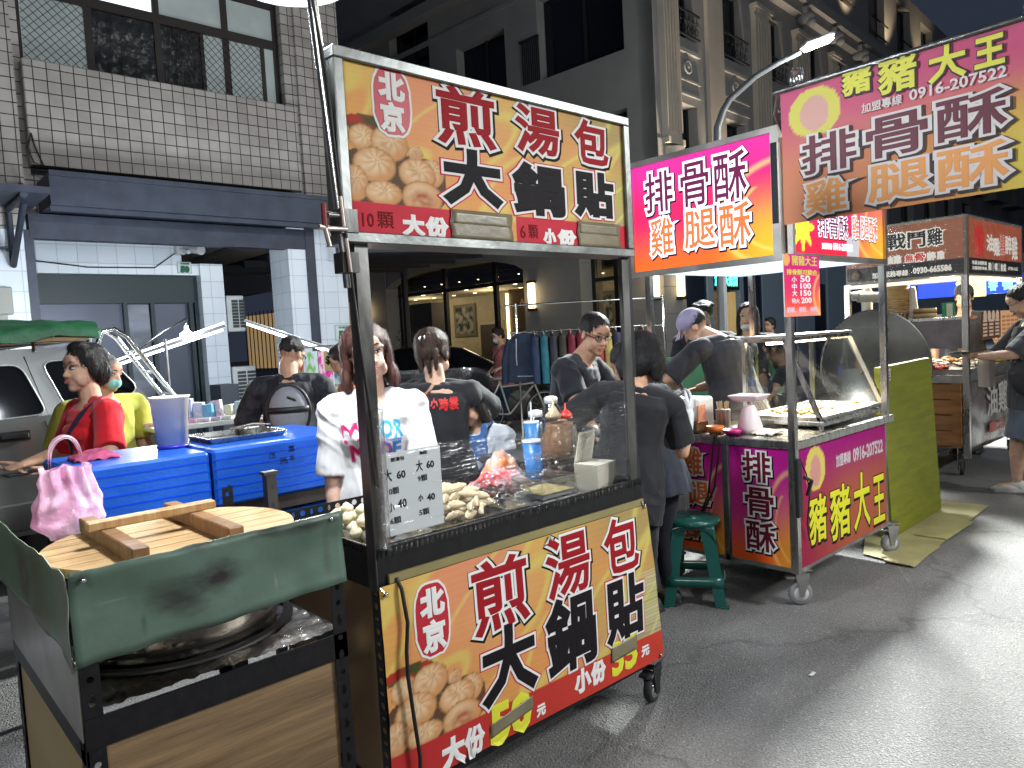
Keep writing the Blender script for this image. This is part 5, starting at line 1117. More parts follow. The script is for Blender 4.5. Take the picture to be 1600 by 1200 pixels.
# taped price paper
PP = thing('price_paper', 'laminated grey paper with handwritten prices taped inside the film at the left post', 'sign', (1.24, 1.815, .94))
g = MB(); g.box(1.125, 1.338, 1.8135, 1.815, .945, 1.186); obj('paper', g, mat('paper_grey', (.60, .63, .63), .35), PP)
O4 = (0, 1.8135, 0); pl = lambda w=.0008: [(0, w, .0008, 0, 0)]
lett('handwriting', PP, O4, UX, VZ, [('煎湯包', 1.160, 1.207, 1.160, 1.172, pl(.0003)), ('鍋貼', 1.262, 1.290, 1.166, 1.178, pl(.0003)), ('大', 1.135, 1.160, 1.105, 1.140, pl()), ('60', 1.178, 1.207, 1.108, 1.130, pl()), ('10顆', 1.140, 1.182, 1.065, 1.085, pl(.0004)),
    ('大', 1.247, 1.270, 1.118, 1.150, pl()), ('60', 1.285, 1.312, 1.122, 1.143, pl()), ('9顆', 1.250, 1.285, 1.086, 1.105, pl(.0004)), ('小', 1.140, 1.163, 1.016, 1.040, pl()), ('40', 1.175, 1.205, 1.022, 1.046, pl()), ('6顆', 1.145, 1.183, .978, .998, pl(.0004)),
    ('小', 1.248, 1.265, 1.028, 1.047, pl()), ('40', 1.280, 1.308, 1.024, 1.044, pl()), ('5顆', 1.248, 1.285, .984, 1.003, pl(.0004))], [PEN])
# cling film stretched along the front
def film(u, v):
    x = 1.12 + 1.135 * u; top = 1.215 - .05 * sin(pi * u) + .03 * u + (.02 if u < .02 else 0); top = top if u > .12 else top; z = .90 + (top - .90) * v
    return (x, 1.806 + .006 * sin(u * 9 + v * 4) + .004 * nz(u * 20, v * 5), z)
g = MB(True); g.grid(film, 80, 24); 
for k in range(22): g.tube([film(i / 20, max(.02, 1 - .045 * k * (1 - .3 * i / 20) - .012 * sin(i * .7 + k * 1.9))) for i in range((3 + k * 5 % 9) if k else 2, 21 - (k * 7 % 6))], .0011 if k == 0 else .0004 + .0003 * (k % 3 == 0), 3)  # thin tubes added as highlight streaks along the film
solo('cling_film', g, FILM, 'wrinkled cling film stretched along the front of the bun stall between its posts', 'plastic film')
g = MB(True); g.grid(lambda u, v: (2.245 - .22 * v * (1 - u * .3), 1.815 + .40 * v, .93 + (.36 - .14 * v) * u), 20, 30); solo('film_sheet', g, FILM, 'loose cling film pulled back from the right post towards the sauce jar', 'plastic film')

# ------------------------------------------------------------------ steamer cart, near left
SC = thing('steamer_cart', 'black angle iron cart with scorched green metal wind shields and plywood panels', 'cart', (.6, 2.05, 0))
XA, XB, YA, YB = .306, .895, 1.655, 2.47
for x, y in ((XA, YA), (XB, YA), (XA, YB), (XB, YB)):
    dx = .036 if x < .5 else -.036; dy = .04 if y < 2 else -.04
    top = .93 if y < 2 else .90
    g = MB(); g.perf((x, y, 0), (x, y, top), (dx, 0, 0), .045, .2, .30); g.perf((x, y, 0), (x, y, top), (0, dy, 0), .045, .2, .30); obj('leg', g, BLACK, SC)
g = MB(); g.box(XA, XB, YA - .002, YA + .004, .722, .785); g.box(XA, XB, YB - .004, YB, .722, .785); g.box(XA - .002, XA + .004, YA, YB, .69, .74); g.box(XB - .004, XB + .002, YA, YB, .722, .785); g.box(XA, XB, YA, YA + .004, .12, .16); g.box(XA, XA + .004, YA, YB, .12, .16); obj('rail', g, BLACK, SC)
g = MB(); g.box(XA + .036, XB - .036, YA + .006, YA + .016, .10, .728); obj('front_panel', g, wood('worn_ply', (.23, .15, .075), (.13, .085, .045), 5, .5, (.5, 1, 7)), SC)
g = MB(); g.box(XA + .006, XA + .016, YA + .04, YB - .04, .05, .70); obj('side_panel', g, wood('pale_ply', (.60, .47, .22), (.52, .38, .16), 2, .5, (1, .6, 2)), SC)
g = MB(); g.box(XA - .004, XA, YA + .004, YB, .74, .90); obj('side_shield', g, mat('zinc_scorched', (.46, .46, .40), .35, .4, var=(2.2, .5), bump=(4, .01)), SC)
def scorched(name, c, spots):
    m = mat(name, c, .42, .15, bump=(3, .012)); nt = m.node_tree; N = nt.nodes.new; Lk = nt.links.new; tc = N('ShaderNodeTexCoord'); prev = None
    base = N('ShaderNodeRGB'); base.outputs[0].default_value = (*c, 1); prev = base.outputs[0]
    nn = _noise(nt, 40, 4, .6, stretch=(.4, .4, 1)); n2 = _noise(nt, 7, 5, .6)
    for (x, y, z, rx, rz, cc, st) in spots:
        mp = N('ShaderNodeMapping'); mp.vector_type = 'POINT'; mp.inputs['Location'].default_value = (-x / rx, -y / rx, -z / rz); mp.inputs['Scale'].default_value = (1 / rx, 1 / rx, 1 / rz); Lk(tc.outputs['Object'], mp.inputs[0])
        le = N('ShaderNodeVectorMath'); le.operation = 'LENGTH'; Lk(mp.outputs[0], le.inputs[0]); ad = N('ShaderNodeMath'); ad.operation = 'MULTIPLY_ADD'; ad.inputs[1].default_value = 1.4; Lk(nn.outputs['Fac'], ad.inputs[0]); Lk(le.outputs['Value'], ad.inputs[2])
        r = N('ShaderNodeMapRange'); r.inputs[1].default_value = 1.95; r.inputs[2].default_value = .95; r.inputs[3].default_value = 0; r.inputs[4].default_value = st; Lk(ad.outputs[0], r.inputs[0])
        mx = N('ShaderNodeMixRGB'); Lk(r.outputs[0], mx.inputs[0]); Lk(prev, mx.inputs[1]); mx.inputs[2].default_value = (*cc, 1); prev = mx.outputs[0]
    rr = N('ShaderNodeMapRange'); rr.inputs[1].default_value = .3; rr.inputs[2].default_value = .7; rr.inputs[3].default_value = .82; rr.inputs[4].default_value = 1.1; Lk(n2.outputs['Fac'], rr.inputs[0])
    mm = N('ShaderNodeVectorMath'); mm.operation = 'SCALE'; Lk(prev, mm.inputs[0]); Lk(rr.outputs[0], mm.inputs['Scale']); Lk(mm.outputs[0], nt.nodes['Principled BSDF'].inputs['Base Color']); return m
SCO = (-.6, -2.05, 0)
gm = scorched('green_shield', (.095, .150, .115), [(-.10, -.4, .985, .06, .045, (.025, .02, .018), .8), (-.01, -.4, 1.01, .045, .04, (.02, .012, .015), .95), (.20, -.4, 1.08, .10, .018, (.02, .02, .02), .8), (.10, -.4, 1.082, .05, .012, (.03, .03, .03), .7), (-.05, -.4, 1.085, .03, .010, (.03, .03, .03), .7), (.05, -.4, .905, .3, .010, (.05, .045, .04), .7), (.255, -.4, 1.0, .012, .06, (.05, .06, .05), .5), (.12, -.4, .96, .004, .02, (.2, .22, .2), .6), (-.22, -.4, 1.01, .03, .003, (.2, .25, .2), .5), (-.28, -.4, 1.075, .02, .012, (.02, .02, .02), .6), (-.17, -.4, .95, .006, .03, (.03, .04, .03), .5)])
g = MB()
def shf(u, v):
    zb = .895 + .02 * u + .004 * nz(u * 9); zt = 1.088 + .006 * u + .004 * nz(u * 14, 4); return (.300 + .600 * u, 1.645 + .008 * sin(pi * v) + .012 * nz(u * 3, v * 2) + .005 * nz(u * 8, v * 4, 6), zb + (zt - zb) * v)
g.grid(shf, 40, 10, thick=-.002); obj('front_shield', g, gm, SC)
gm2 = scorched('green_shield_side', (.19, .27, .17), [(-.3, .12, .985, .07, .07, (.10, .05, .05), .8), (-.3, .12, .985, .025, .03, (.25, .22, .17), .8), (-.3, -.05, 1.0, .12, .2, (.16, .15, .09), .6), (-.3, -.36, .9, .10, .3, (.30, .29, .26), .6)])
g = MB(); g.grid(lambda u, v: (.296 + .010 * sin(pi * u * 1.3) + .006 * nz(u * 4, v * 2), 1.655 + .90 * u, .885 + .02 * u + (.198 - .025 * sin(u * 3) + .010 * nz(u * 9, 1)) * v), 40, 10, thick=.002); obj('side_shield', g, gm2, SC)
g = MB()
for x in (.325, .868): g.lathe([(.006, -.004), (.006, .001), (.003, .003)], 10, (x, 1.640, 1.070 + .01 * (x > .5)), 'Y')
obj('rivet', g, CHROME, SC)
FOIL = mat('foil', (.72, .70, .66), .26, .95, var=(3.5, .75), c2=(.10, .08, .06), bump=(16, .012), rvar=.08)
g = MB(); g.grid(lambda u, v: (XA + .02 + (XB - XA - .04) * u, YA + .006 + (YB - YA - .02) * v, .794 + .010 * abs(nz(u * 11, v * 11)) + .005 * nz(u * 30, v * 22)), 70, 70); obj('foil_top', g, FOIL, SC)
g = MB(); g.lathe([(.275, 0), (.288, .004), (.28, .01), (.265, .012)], 40, (.60, 2.0, .795), cap=False); obj('burner_ring', g, mat('soot', (.015, .014, .013), .5, var=(20, .5)), SC)
POT = thing('steamer_pot', 'big round steel pan on the foil topped cart under a wooden lid', 'pan', (.60, 2.0, .80)); g = MB(); g.lathe([(.235, 0), (.250, .01), (.256, .05), (.258, .20), (.264, .205), (.264, .212), (.250, .212), (.250, .03)], 48, cap=True); obj('pan_body', g, mat('pan_steel', (.45, .41, .36), .25, .9, var=(5, .5, (1, 1, .3)), rvar=.15), POT, world=False)
g = MB(); g.tube([(.05, .25, .15), (.06, .30, .16), (0, .315, .165), (-.06, .30, .16), (-.05, .25, .15)], .007, 8); obj('pan_handle', g, CHROME, POT, world=False)
LID = thing('wooden_lid', 'round plank lid with two dark battens and a lighter handle bar on the steamer pan', 'lid', (.61, 2.0, 1.02), radians(0)); WD = wood('lid_wood', (.55, .36, .17), (.40, .24, .10), 4, .5, (1, 9, 1), .002)
r = .298
for i in range(-4, 5):
    y0, y1 = i * .07 - .0330, i * .07 + .0330; a = math.sqrt(max(0, r * r - min(abs(y0), abs(y1)) ** 2)); b = math.sqrt(max(.0, r * r - max(abs(y0), abs(y1)) ** 2)); n = 6
    P_ = []
    for q in range(n + 1): y = y0 + (y1 - y0) * q / n; P_.append((math.sqrt(max(.001, r * r - y * y)), y))
    P_ += [(-x, y) for x, y in P_[::-1]]; g = MB(); g.prism(P_, 0, .022, 'XY'); obj('plank', g, WD, LID, world=False)
DW = wood('batten_wood', (.30, .165, .075), (.18, .09, .04), 6, .45, (1, 9, 1)); DW2 = wood('handle_wood', (.50, .32, .15), (.38, .22, .09), 6, .45, (9, 1, 1))
for x in (-.145, .07): g = MB(); g.box(x - .019, x + .019, -.24, .24, .0225, .062, .003); obj('batten', g, DW, LID, world=False)
g = MB(); g.box(-.19, .12, .02, .055, .0625, .085, .003); obj('handle_bar', g, DW2, LID, world=False)
# pink carrier bag
g = MB(True)
def pbag(u, v):
    a = 2 * pi * u; r = .060 + .045 * sstep(0, .25, v) - .030 * sstep(.35, 1, v); cr = abs(sin(a * 5 + 2 * nz(v * 2, u * 2) + 2 * v)); w = -.020 * cr ** 3 * sstep(.12, .8, v) + .016 * nz(cos(a) * 2.5, sin(a) * 2.5, v * 5)
    return ((r + w) * cos(a) * 1.15, (r * .55 + w) * sin(a), .23 * v - .012 * abs(sin(a * 2)))
g.grid(pbag, 72, 30)
def strap(s, y0):   # flat gathered handle loop
    def fn(u, v): t = pi * u; return (.005 + s * 0 - .055 * cos(t), y0 + .004 * sin(v * 9) + .006 * sin(t * 3), .205 + .115 * sin(t) ** .7 + (v - .5) * .030 * (1.2 - .8 * sin(t)))
    return fn
g.grid(strap(1, -.018), 24, 5); g.grid(strap(-1, .022), 24, 5)
pb = solo('pink_carrier_bag', g, mat('pink_plastic', (.86, .70, .78), .20, alpha=.62, bump=(30, .010), coat=.6, var=(7, .30), c2=(.85, .40, .60)), 'pink translucent carrier bag with loop handles hanging against the blue boxes', 'plastic bag')
pb.location = (.515, 2.72, .93); pb.scale = (.85, .85, 1.0)
# upright perforated posts between cart and boxes
g = MB(); g.perf((.905, 2.35, .80), (.905, 2.35, 1.075), (-.034, 0, 0), .05, .22, .3); g.perf((.905, 2.35, .80), (.905, 2.35, 1.075), (0, .03, 0), .05, .22, .3); g.box(.86, .91, 2.345, 2.352, .0, .80); solo('angle_post', g, BLACK, 'short black perforated post behind the wooden lid, left of the plain one', 'post', 'upright posts of the black rack')
g = MB(); g.perf((1.02, 2.35, .80), (1.02, 2.35, 1.085), (.03, 0, 0), .07, .16, .3); g.box(1.02, 1.055, 2.352, 2.385, .80, 1.09); g.box(1.012, 1.062, 2.345, 2.388, 1.09, 1.10); g.box(1.02, 1.05, 2.352, 2.38, 0, .8); solo('angle_post', g, mat('post_grey', (.06, .058, .055), .45, .4), 'plain grey capped post behind the wooden lid, right of the perforated one', 'post', 'upright posts of the black rack')
# blue foam boxes on a rack
TB = thing('box_rack', 'dark steel rack carrying the two blue foam boxes', 'rack', (1.1, 3.6, 0)); g = MB(); g.box(.60, 1.79, 3.11, 3.15, .80, .86); g.box(.60, 1.79, 3.62, 3.66, .80, .86); g.box(.60, .64, 3.15, 3.62, .80, .86); g.box(1.75, 1.79, 3.15, 3.62, .80, .86); obj('rail', g, mat('rack_brown', (.045, .035, .03), .5, .3), TB)
for x in (.60, 1.75):
    for y in (3.11, 3.62): g = MB(); g.box(x, x + .04, y, y + .04, 0, .80); obj('leg', g, BLACK, TB)
BF = mat('blue_foam', (.006, .085, .46), .42, var=(3, .18), bump=(22, .005))
def foam(x0, x1, y0, y1, z0, z1, label):
    g = MB(); g.box(x0, x1, y0, y1, z0, z1, .012); n = 6
    o = solo('blue_foam_box', g, BF, label, 'foam box', 'blue foam boxes behind the stalls'); g = MB()
    for i in range(1, n): z = z0 + (z1 - z0) * i / n; g.box(x0 + .004, x1 - .004, y0 - .0018, y0 + .0, z - .0035, z + .0035)
    WL[o.name] = Matrix.Translation(o.location); obj('tape_ridges', g, mat('blue_tape', (.006, .06, .55), .22, bump=(30, .003)), o)
    return o
b1 = foam(.605, 1.105, 3.085, 3.60, .862, 1.10, 'left blue foam box, holding the cloudy bucket'); b2 = foam(1.118, 1.79, 3.085, 3.72, .862, 1.102, 'right blue foam box with scribbled black figures and a steel tray on it')
lett('handwriting', b2, (0, 3.0845, 0), UX, VZ, [('5995', 1.405, 1.44, 1.0, 1.03, [(0, .0002, .001, 0, 0)]), ('175', 1.36, 1.385, 1.03, 1.055, [(0, .0002, .001, 0, 0)]), ('園', 1.45, 1.475, 1.05, 1.075, [(0, .0002, .001, 0, 0)]), ('本', 1.45, 1.475, 1.01, 1.035, [(0, .0002, .001, 0, 0)])], [PEN])
g = MB(); g.box(1.36, 1.75, 3.15, 3.6, .70, .78, .02); solo('blue_crate', g, mat('blue_lid', (.02, .14, .55), .3), 'blue lidded crate under the rack behind the white shirted vendor', 'crate')
BK = thing('cloudy_bucket', 'tall translucent bucket of milky liquid standing on the left blue foam box', 'bucket', (1.065, 3.40, 1.103)); g = MB(); g.lathe([(.060, 0), (.080, .215), (.085, .217), (.085, .223), (.078, .223), (.060, .008)], 32); obj('bucket_wall', g, mat('milky_plastic', (.95, .88, .72), .3, alpha=.85), BK, world=False)
g = MB(); g.lathe([(.0588, .003), (.0705, .125)], 28); obj('batter', g, mat('batter', (.7, .64, .48), .4), BK, world=False); g = MB(); g.lathe([(.064, -.001), (.067, .004), (.064, .012), (.0605, .012)], 28); obj('base_ring', g, mat('violet_blue', (.03, .03, .4), .3), BK, world=False)
g = MB(); g.M = Matrix.Rotation(radians(35), 4, 'Z')
g.grid(lambda u, v: ((.0725 + .0065 * v + .0015) * cos(-1.1 + u * .5), (.0725 + .0065 * v + .0015) * sin(-1.1 + u * .5), .115 + .07 * v), 6, 2); obj('label', g, mat('label_blue', (.10, .22, .60), .4, var=(60, .9), c2=(.6, .65, .7)), BK, world=False)
tray('steel_tray', 1.20, 1.53, 3.30, 3.58, 1.104, .022, 'wide steel tray lying on the right blue foam box')
g = MB(); g.lathe([(.05, 0), (.055, .03), (.06, .032)], 20, (1.42, 3.46, 1.11)); g.tube([(1.36, 3.5, 1.14), (1.48, 3.52, 1.15), (1.56, 3.5, 1.14)], .006, 6); solo('metal_ladle', g, STEEL, 'steel ladle and bowl resting in the tray on the blue box', 'ladle')
g = MB(True); g.grid(lambda u, v: (.66 + .17 * u, 3.30 + .14 * v, 1.104 + .035 * sin(pi * u) ** .6 * sin(pi * v) ** .6 + .014 * nz(u * 7, v * 7)), 24, 24, thick=.002); solo('pink_cloth', g, mat('pink_cloth', (.60, .10, .22), .7, var=(18, .5), bump=(60, .003)), 'crumpled pink cloth on the left blue foam box by the hand', 'cloth')
# floor things at lower left
g = MB(); g.lathe([(.12, 0), (.125, .02), (.14, .52), (.146, .53), (.146, .55), (.134, .55)], 36, (-.02, 2.95, 0)); solo('white_drum', g, mat('white_drum', (.50, .50, .56), .4, var=(3, .15)), 'pale plastic drum on the ground at the left edge', 'drum')
g = MB(); g.tube([(-.3, 2.2, .012), (.0, 2.38, .012), (.14, 2.5, .012), (.24, 2.72, .012), (.30, 3.0, .012)], .010, 8); solo('ground_cable', g, WIRE, 'black cable curving over the ground at the lower left', 'cable')
# ------------------------------------------------------------------ fried pork stall
S2 = thing('fried_pork_stall', 'stainless stall with magenta and orange lit sign boxes, glass warmer and magenta side panels', 'food stall', (4.2, 2.3, 0))
X2, X3, F2, B2 = 3.60, 4.80, 1.83, 2.72
def p2_(nm, g, m, par=S2): return obj(nm, g, m, par)
def sunset(u, v, a=(.55, .03, .25), b=(.62, .02, .10), c=(.78, .12, .02), d=(.85, .42, .03)):
    k = mix(a, b, sstep(1, .5, v)) if v > .5 else mix(c, b, sstep(0, .5, v)); k = mix(k, d, sstep(.55, 1.0, u) * sstep(.75, .1, v) * .9)
    s = math.hypot(u - 1.1, v - .35); k = mix(k, (.95, .62, .15), sstep(.04, 0, abs(s - .45)) * .55 + sstep(.02, 0, abs(s - .32)) * .6 * (v < .6)); return k
AL = mat('sign_aluminium', (.52, .51, .47), .35, .8, var=(5, .3), rvar=.1)
# left sign box (faces down the street)
g = MB(); g.box(3.555, 3.60, 1.84, 1.885, 1.815, 2.485); g.box(3.555, 3.60, 2.775, 2.81, 1.815, 2.485); g.box(3.555, 3.60, 1.885, 2.775, 2.455, 2.485); g.box(3.555, 3.60, 1.885, 2.775, 1.815, 1.845); g.box(3.575, 3.66, 1.88, 2.78, 1.84, 2.46); sb = p2_('side_sign_box', g, AL)
O5 = (3.5735, 2.775, 1.845); UY = (0, -1, 0)
sp1 = sheet('side_sign_print', O5, UY, VZ, .89, .61, 90, 60, lambda u, v: sunset(u, v), PRINTG, sb)
LW1 = lambda s=1: [(1, .020 * s, .0006, .004, -.006), (0, .016 * s, .0016, 0, 0), (2, .0025 * s, .0026, 0, 0)]
LW2 = lambda s=1: [(1, .020 * s, .0006, .004, -.006), (0, .016 * s, .0016, 0, 0), (3, .0025 * s, .0026, 0, 0)]
def yb_(O, its):   # (char, yleft, yright, z0, z1) in world -> sheet coordinates
    return [(c, O[1] - a, O[1] - b, z0 - O[2], z1 - O[2], l) for c, a, b, z0, z1, l in its]
lett('lettering', sp1, O5, UY, VZ, yb_(O5, [('排', 2.680, 2.490, 2.175, 2.40, LW1()), ('骨', 2.432, 2.256, 2.172, 2.405, LW1()), ('酥', 2.220, 2.025, 2.168, 2.415, LW1()), ('雞', 2.66, 2.45, 1.922, 2.14, LW2()), ('腿', 2.42, 2.22, 1.928, 2.142, LW2()), ('酥', 2.195, 2.010, 1.922, 2.145, LW2())]), [G_W, G_K, G_MAR, G_OR])
# front sign box
g = MB(); g.box(3.60, 4.80, 1.80, 1.83, 2.43, 2.46); g.box(3.60, 4.80, 1.80, 1.83, 1.82, 1.85); g.box(3.60, 3.625, 1.80, 1.83, 1.85, 2.43); g.box(4.775, 4.80, 1.80, 1.83, 1.85, 2.43); g.box(3.61, 4.79, 1.82, 1.875, 1.85, 2.43); fb = p2_('front_sign_box', g, AL)
O6 = (3.625, 1.8165, 1.85)
def front_ink(u, v):
    x, z = u * 1.15, v * .58
    cx, cz = .115, .14; r = math.hypot(x - cx, (z - cz)); a = math.atan2(z - cz, x - cx)
    if r < .075 + .055 * abs(cos(a * 4)) ** 3: return (.85, .70, .05)
    if .64 < x / 1.0 < .80 and z < .11: return (.45, .45, .48)
    return sunset(u, v, (.50, .02, .30), (.62, .02, .14), (.62, .02, .05), (.85, .45, .03))
sp2 = sheet('front_sign_print', O6, UX, VZ, 1.15, .58, 120, 60, front_ink, PRINTG, fb)
q1 = lambda s: [(1, .010 * s, .0006, .002, -.003), (0, .0075 * s, .0016, 0, 0), (2, .001, .0026, 0, 0)]
q2 = lambda s: [(1, .010 * s, .0006, .002, -.003), (0, .0075 * s, .0016, 0, 0), (3, .001, .0026, 0, 0)]
lett('lettering', sp2, (0, O6[1], 0), UX, VZ, [('排', 3.915, 4.03, 1.95, 2.06, q1(1)), ('骨', 4.04, 4.155, 1.95, 2.06, q1(1)), ('酥', 4.165, 4.28, 1.95, 2.07, q1(1)), ('雞', 4.33, 4.44, 1.955, 2.085, q2(1)), ('腿', 4.45, 4.56, 1.955, 2.085, q2(1)), ('酥', 4.57, 4.69, 1.955, 2.09, q2(1)),
    ('加盟專線', 3.95, 4.07, 1.882, 1.916, [(0, .001, .0016, 0, 0)]), ('0916-207522', 4.085, 4.335, 1.882, 1.920, [(0, .002, .0016, 0, 0)])], [G_W, G_K, G_MAR, G_OR])
g = MB(); g.box(3.61, 4.79, 1.88, 2.79, 2.40, 2.44); p2_('roof', g, mat('roof_white', (.62, .68, .75), .5))
g = MB(); g.box(3.72, 4.70, 2.0, 2.62, 2.385, 2.395); p2_('roof_light_panel', g, glow_mat('roof_glow', (.75, .9, 1), 1.6))
g = MB(); g.box(4.755, 4.79, 1.88, 2.80, 1.84, 2.44); g.box(3.64, 4.76, 2.77, 2.80, 1.84, 2.44); p2_('rear_sign_box', g, mat('sign_back_white', (.6, .66, .72), .4, emit=((.7, .85, 1), .5)))
lamp('stall_light', (4.15, 2.2, 2.30), 20, (.86, .95, 1), .15)
for nm, x, y, z0 in (('post', 3.585, 1.825, .20), ('post', 4.775, 1.825, .88), ('post', 3.60, 2.70, .88), ('post', 4.775, 2.70, .88)):
    g = MB(); g.box(x - .018, x + .018, y - .018, y + .018, z0, 1.815 if y < 2 else 2.44); p2_(nm, g, STEEL)
g = MB(); g.tube([(3.59, 1.80, 2.42), (3.565, 1.802, 2.42)], .012, 8); g.box(3.548, 3.555, 1.845, 1.88, 2.0, 2.4); p2_('sign_hinge', g, CHROME)
# body
g = MB(); g.box(X2 - .02, X3 + .06, F2 - .025, B2 - .03, .845, .888, .004); g.box(X2 - .022, X2 - .019, F2 - .02, B2 - .04, .85, .885); p2_('counter_top', g, STEEL)
g = MB()
for x in (X2, X3 - .03):
    for y in (F2, B2 - .07): g.box(x, x + .03, y, y + .04, .19, .845)
g.box(X2, X2 + .012, 2.222, 2.25, .19, .845); g.box(X2 + .003, X3 - .003, F2 + .003, B2 - .03, .19, .215); g.box(X2, X2 + .008, F2 + .04, B2 - .05, .19, .225); g.box(X2 + .03, X3 - .03, F2, F2 + .01, .19, .205); g.box(X2 + .01, X3 - .01, F2 + .02, B2 - .045, .3, .31); p2_('body_frame', g, STEELB)
g = MB(); g.box(X2 + .012, X3 - .02, B2 - .08, B2 - .07, .2, .84); p2_('rear_panel', g, STEELB)
def door(y0, y1, its, lab):
    g = MB(); g.box(X2 + .001, X2 + .012, y1, y0, .20, .845); d = p2_('side_door', g, STEELB)
    o = (X2 - .0008, y0 - .008, .215); s_ = sheet('door_print', o, UY, VZ, y0 - y1 - .016, .64, 40, 70, lambda u, v: sunset(u, v, (.46, .01, .26), (.50, .03, .22), (.72, .10, .015), (.75, .30, .03)), PRINT, d)
    lett('lettering', s_, o, UY, VZ, yb_(o, its), [I_W, I_K, I_MAR, I_OR]); return d
w1 = lambda: [(1, .016, .0006, .004, -.006), (0, .012, .0016, 0, 0), (2, .003, .0026, 0, 0)]; w2 = lambda: [(1, .016, .0006, .004, -.006), (0, .012, .0016, 0, 0), (3, .003, .0026, 0, 0)]
door(2.216, 1.858, [('排', 2.125, 1.965, .655, .815, w1()), ('骨', 2.115, 1.955, .470, .620, w1()), ('酥', 2.115, 1.945, .28, .440, w1())], 'a')
door(2.612, 2.246, [('雞', 2.52, 2.34, .65, .81, w2()), ('腿', 2.515, 2.34, .475, .615, w2()), ('酥', 2.51, 2.34, .28, .44, w2())], 'b')
O7 = (X2 + .03, F2 - .0012, .21)
def fp_ink(u, v):
    x, z = u * 1.14, v * .63
    if math.hypot((x - .20) / .115, (z - .50) / .12) < 1: return (.55, .45, .10) if math.hypot((x - .20) / .062, (z - .485) / .085) > 1 else (.50, .24, .20)
    return mix(mix((.26, .015, .045), (.34, .10, .04), sstep(.0, .6, u) * .8), (.26, .005, .13), sstep(.45, 1, v))
g = MB(); g.box(X2 + .03, X3 - .03, F2, F2 + .01, .205, .845); fpn = p2_('front_panel', g, STEELB)
fs = sheet('front_print', O7, UX, VZ, 1.14, .63, 90, 60, fp_ink, PRINT, fpn)
zz = [(1, .016, .0006, .003, -.006), (0, .0055, .0016, 0, 0)]
lett('lettering', fs, (0, O7[1], 0), UX, VZ, [('豬', 3.735, 3.94, .31, .56, zz), ('豬', 3.985, 4.24, .275, .565, zz), ('大', 4.29, 4.52, .26, .59, zz), ('王', 4.57, 4.735, .25, .53, zz)], [I_Y, I_K])
lett('phone_number', fs, (0, O7[1], 0), UX, VZ, [('加盟專線', 4.075, 4.265, .675, .745, [(0, .0022, .0016, 0, 0)]), ('0916-207522', 4.30, 4.725, .672, .75, [(0, .003, .0016, 0, 0)])], [mat('faded_white', (.5, .42, .45), .5)])
g = MB(); g.box(3.556, 3.60, 1.79, 1.812, .50, .80, .004); g.tube([(3.60, 1.80, .80), (3.64, 1.79, .72), (3.68, 1.79, .62), (3.66, 1.80, .45), (3.70, 1.81, .35)], .004, 6); g.tube([(3.62, 1.79, .70), (3.66, 1.77, .68), (3.65, 1.79, .60)], .01, 6); p2_('power_box', g, BLK)
for x, y, a in ((3.68, 1.86, -.75), (4.87, 1.85, -.6), (3.70, 2.64, 1.0), (4.8, 2.64, 0)): castor(S2, x, y, .062, mat('grey_tyre', (.20, .20, .20), .6), mat('hub_grey', (.5, .5, .5), .4), a, .19, True)
g = MB(); g.tube([(3.575, 2.28, .90), (3.565, 2.29, .80), (3.570, 2.31, .68), (3.565, 2.33, .55), (3.56, 2.40, .40), (3.57, 2.55, .32), (3.58, 2.60, .2)], .006, 6); g.tube([(3.58, 2.27, .895), (3.57, 2.25, .82), (3.57, 2.29, .6), (3.565, 2.36, .46), (3.57, 2.48, .42)], .005, 6); p2_('cable', g, WIRE)
# price board hanging below the front sign
PR = thing('price_board', 'small magenta price board hanging under the lit sign beside the stall post', 'sign', (3.66, 1.79, 1.53)); O8 = (3.475, 1.789, 1.527)
g = MB(); g.box(3.475, 3.855, 1.79, 1.796, 1.527, 1.838); obj('board', g, WHITE, PR)
def pr_ink(u, v):
    if math.hypot((u - .07) / .10, (v - .91) / .10) < 1: return (.80, .35, .12)
    return mix(sunset(u * .8, v, (.50, .02, .22), (.60, .03, .12), (.70, .10, .04), (.75, .40, .08)), (.7, .5, .45), .3 * sstep(.16, .05, v))
ps = sheet('board_print', O8, UX, VZ, .38, .311, 40, 40, pr_ink, print_mat('price_print', .18, .3), PR)  # plain board, no light box: faint glow put into the ink
b_ = lambda w=.0009: [(0, w, .0008, 0, 0)]
lett('lettering', ps, (0, 1.789, 0), UX, VZ, [('豬豬大王', 3.555, 3.83, 1.783, 1.832, [(1, .0012, .0008, 0, 0)]), ('排骨酥可綜合', 3.50, 3.83, 1.735, 1.763, [(1, .001, .0008, 0, 0)]), ('小', 3.55, 3.60, 1.698, 1.727, b_()), ('50', 3.64, 3.745, 1.700, 1.733, b_()), ('中', 3.55, 3.60, 1.662, 1.691, b_()), ('100', 3.64, 3.752, 1.666, 1.694, b_()),
   ('大', 3.55, 3.60, 1.628, 1.658, b_()), ('150', 3.64, 3.752, 1.630, 1.658, b_()), ('特大', 3.545, 3.625, 1.592, 1.618, b_(.0005)), ('200', 3.645, 3.755, 1.593, 1.621, b_()), ('胡椒．辣粉．梅粉', 3.49, 3.82, 1.545, 1.575, [(2, .001, .0008, 0, 0)])], [mat('price_white', (.8, .8, .8), .5), mat('price_yellow_ink', (.65, .6, .10), .5), mat('price_pink', (.75, .5, .6), .5)])
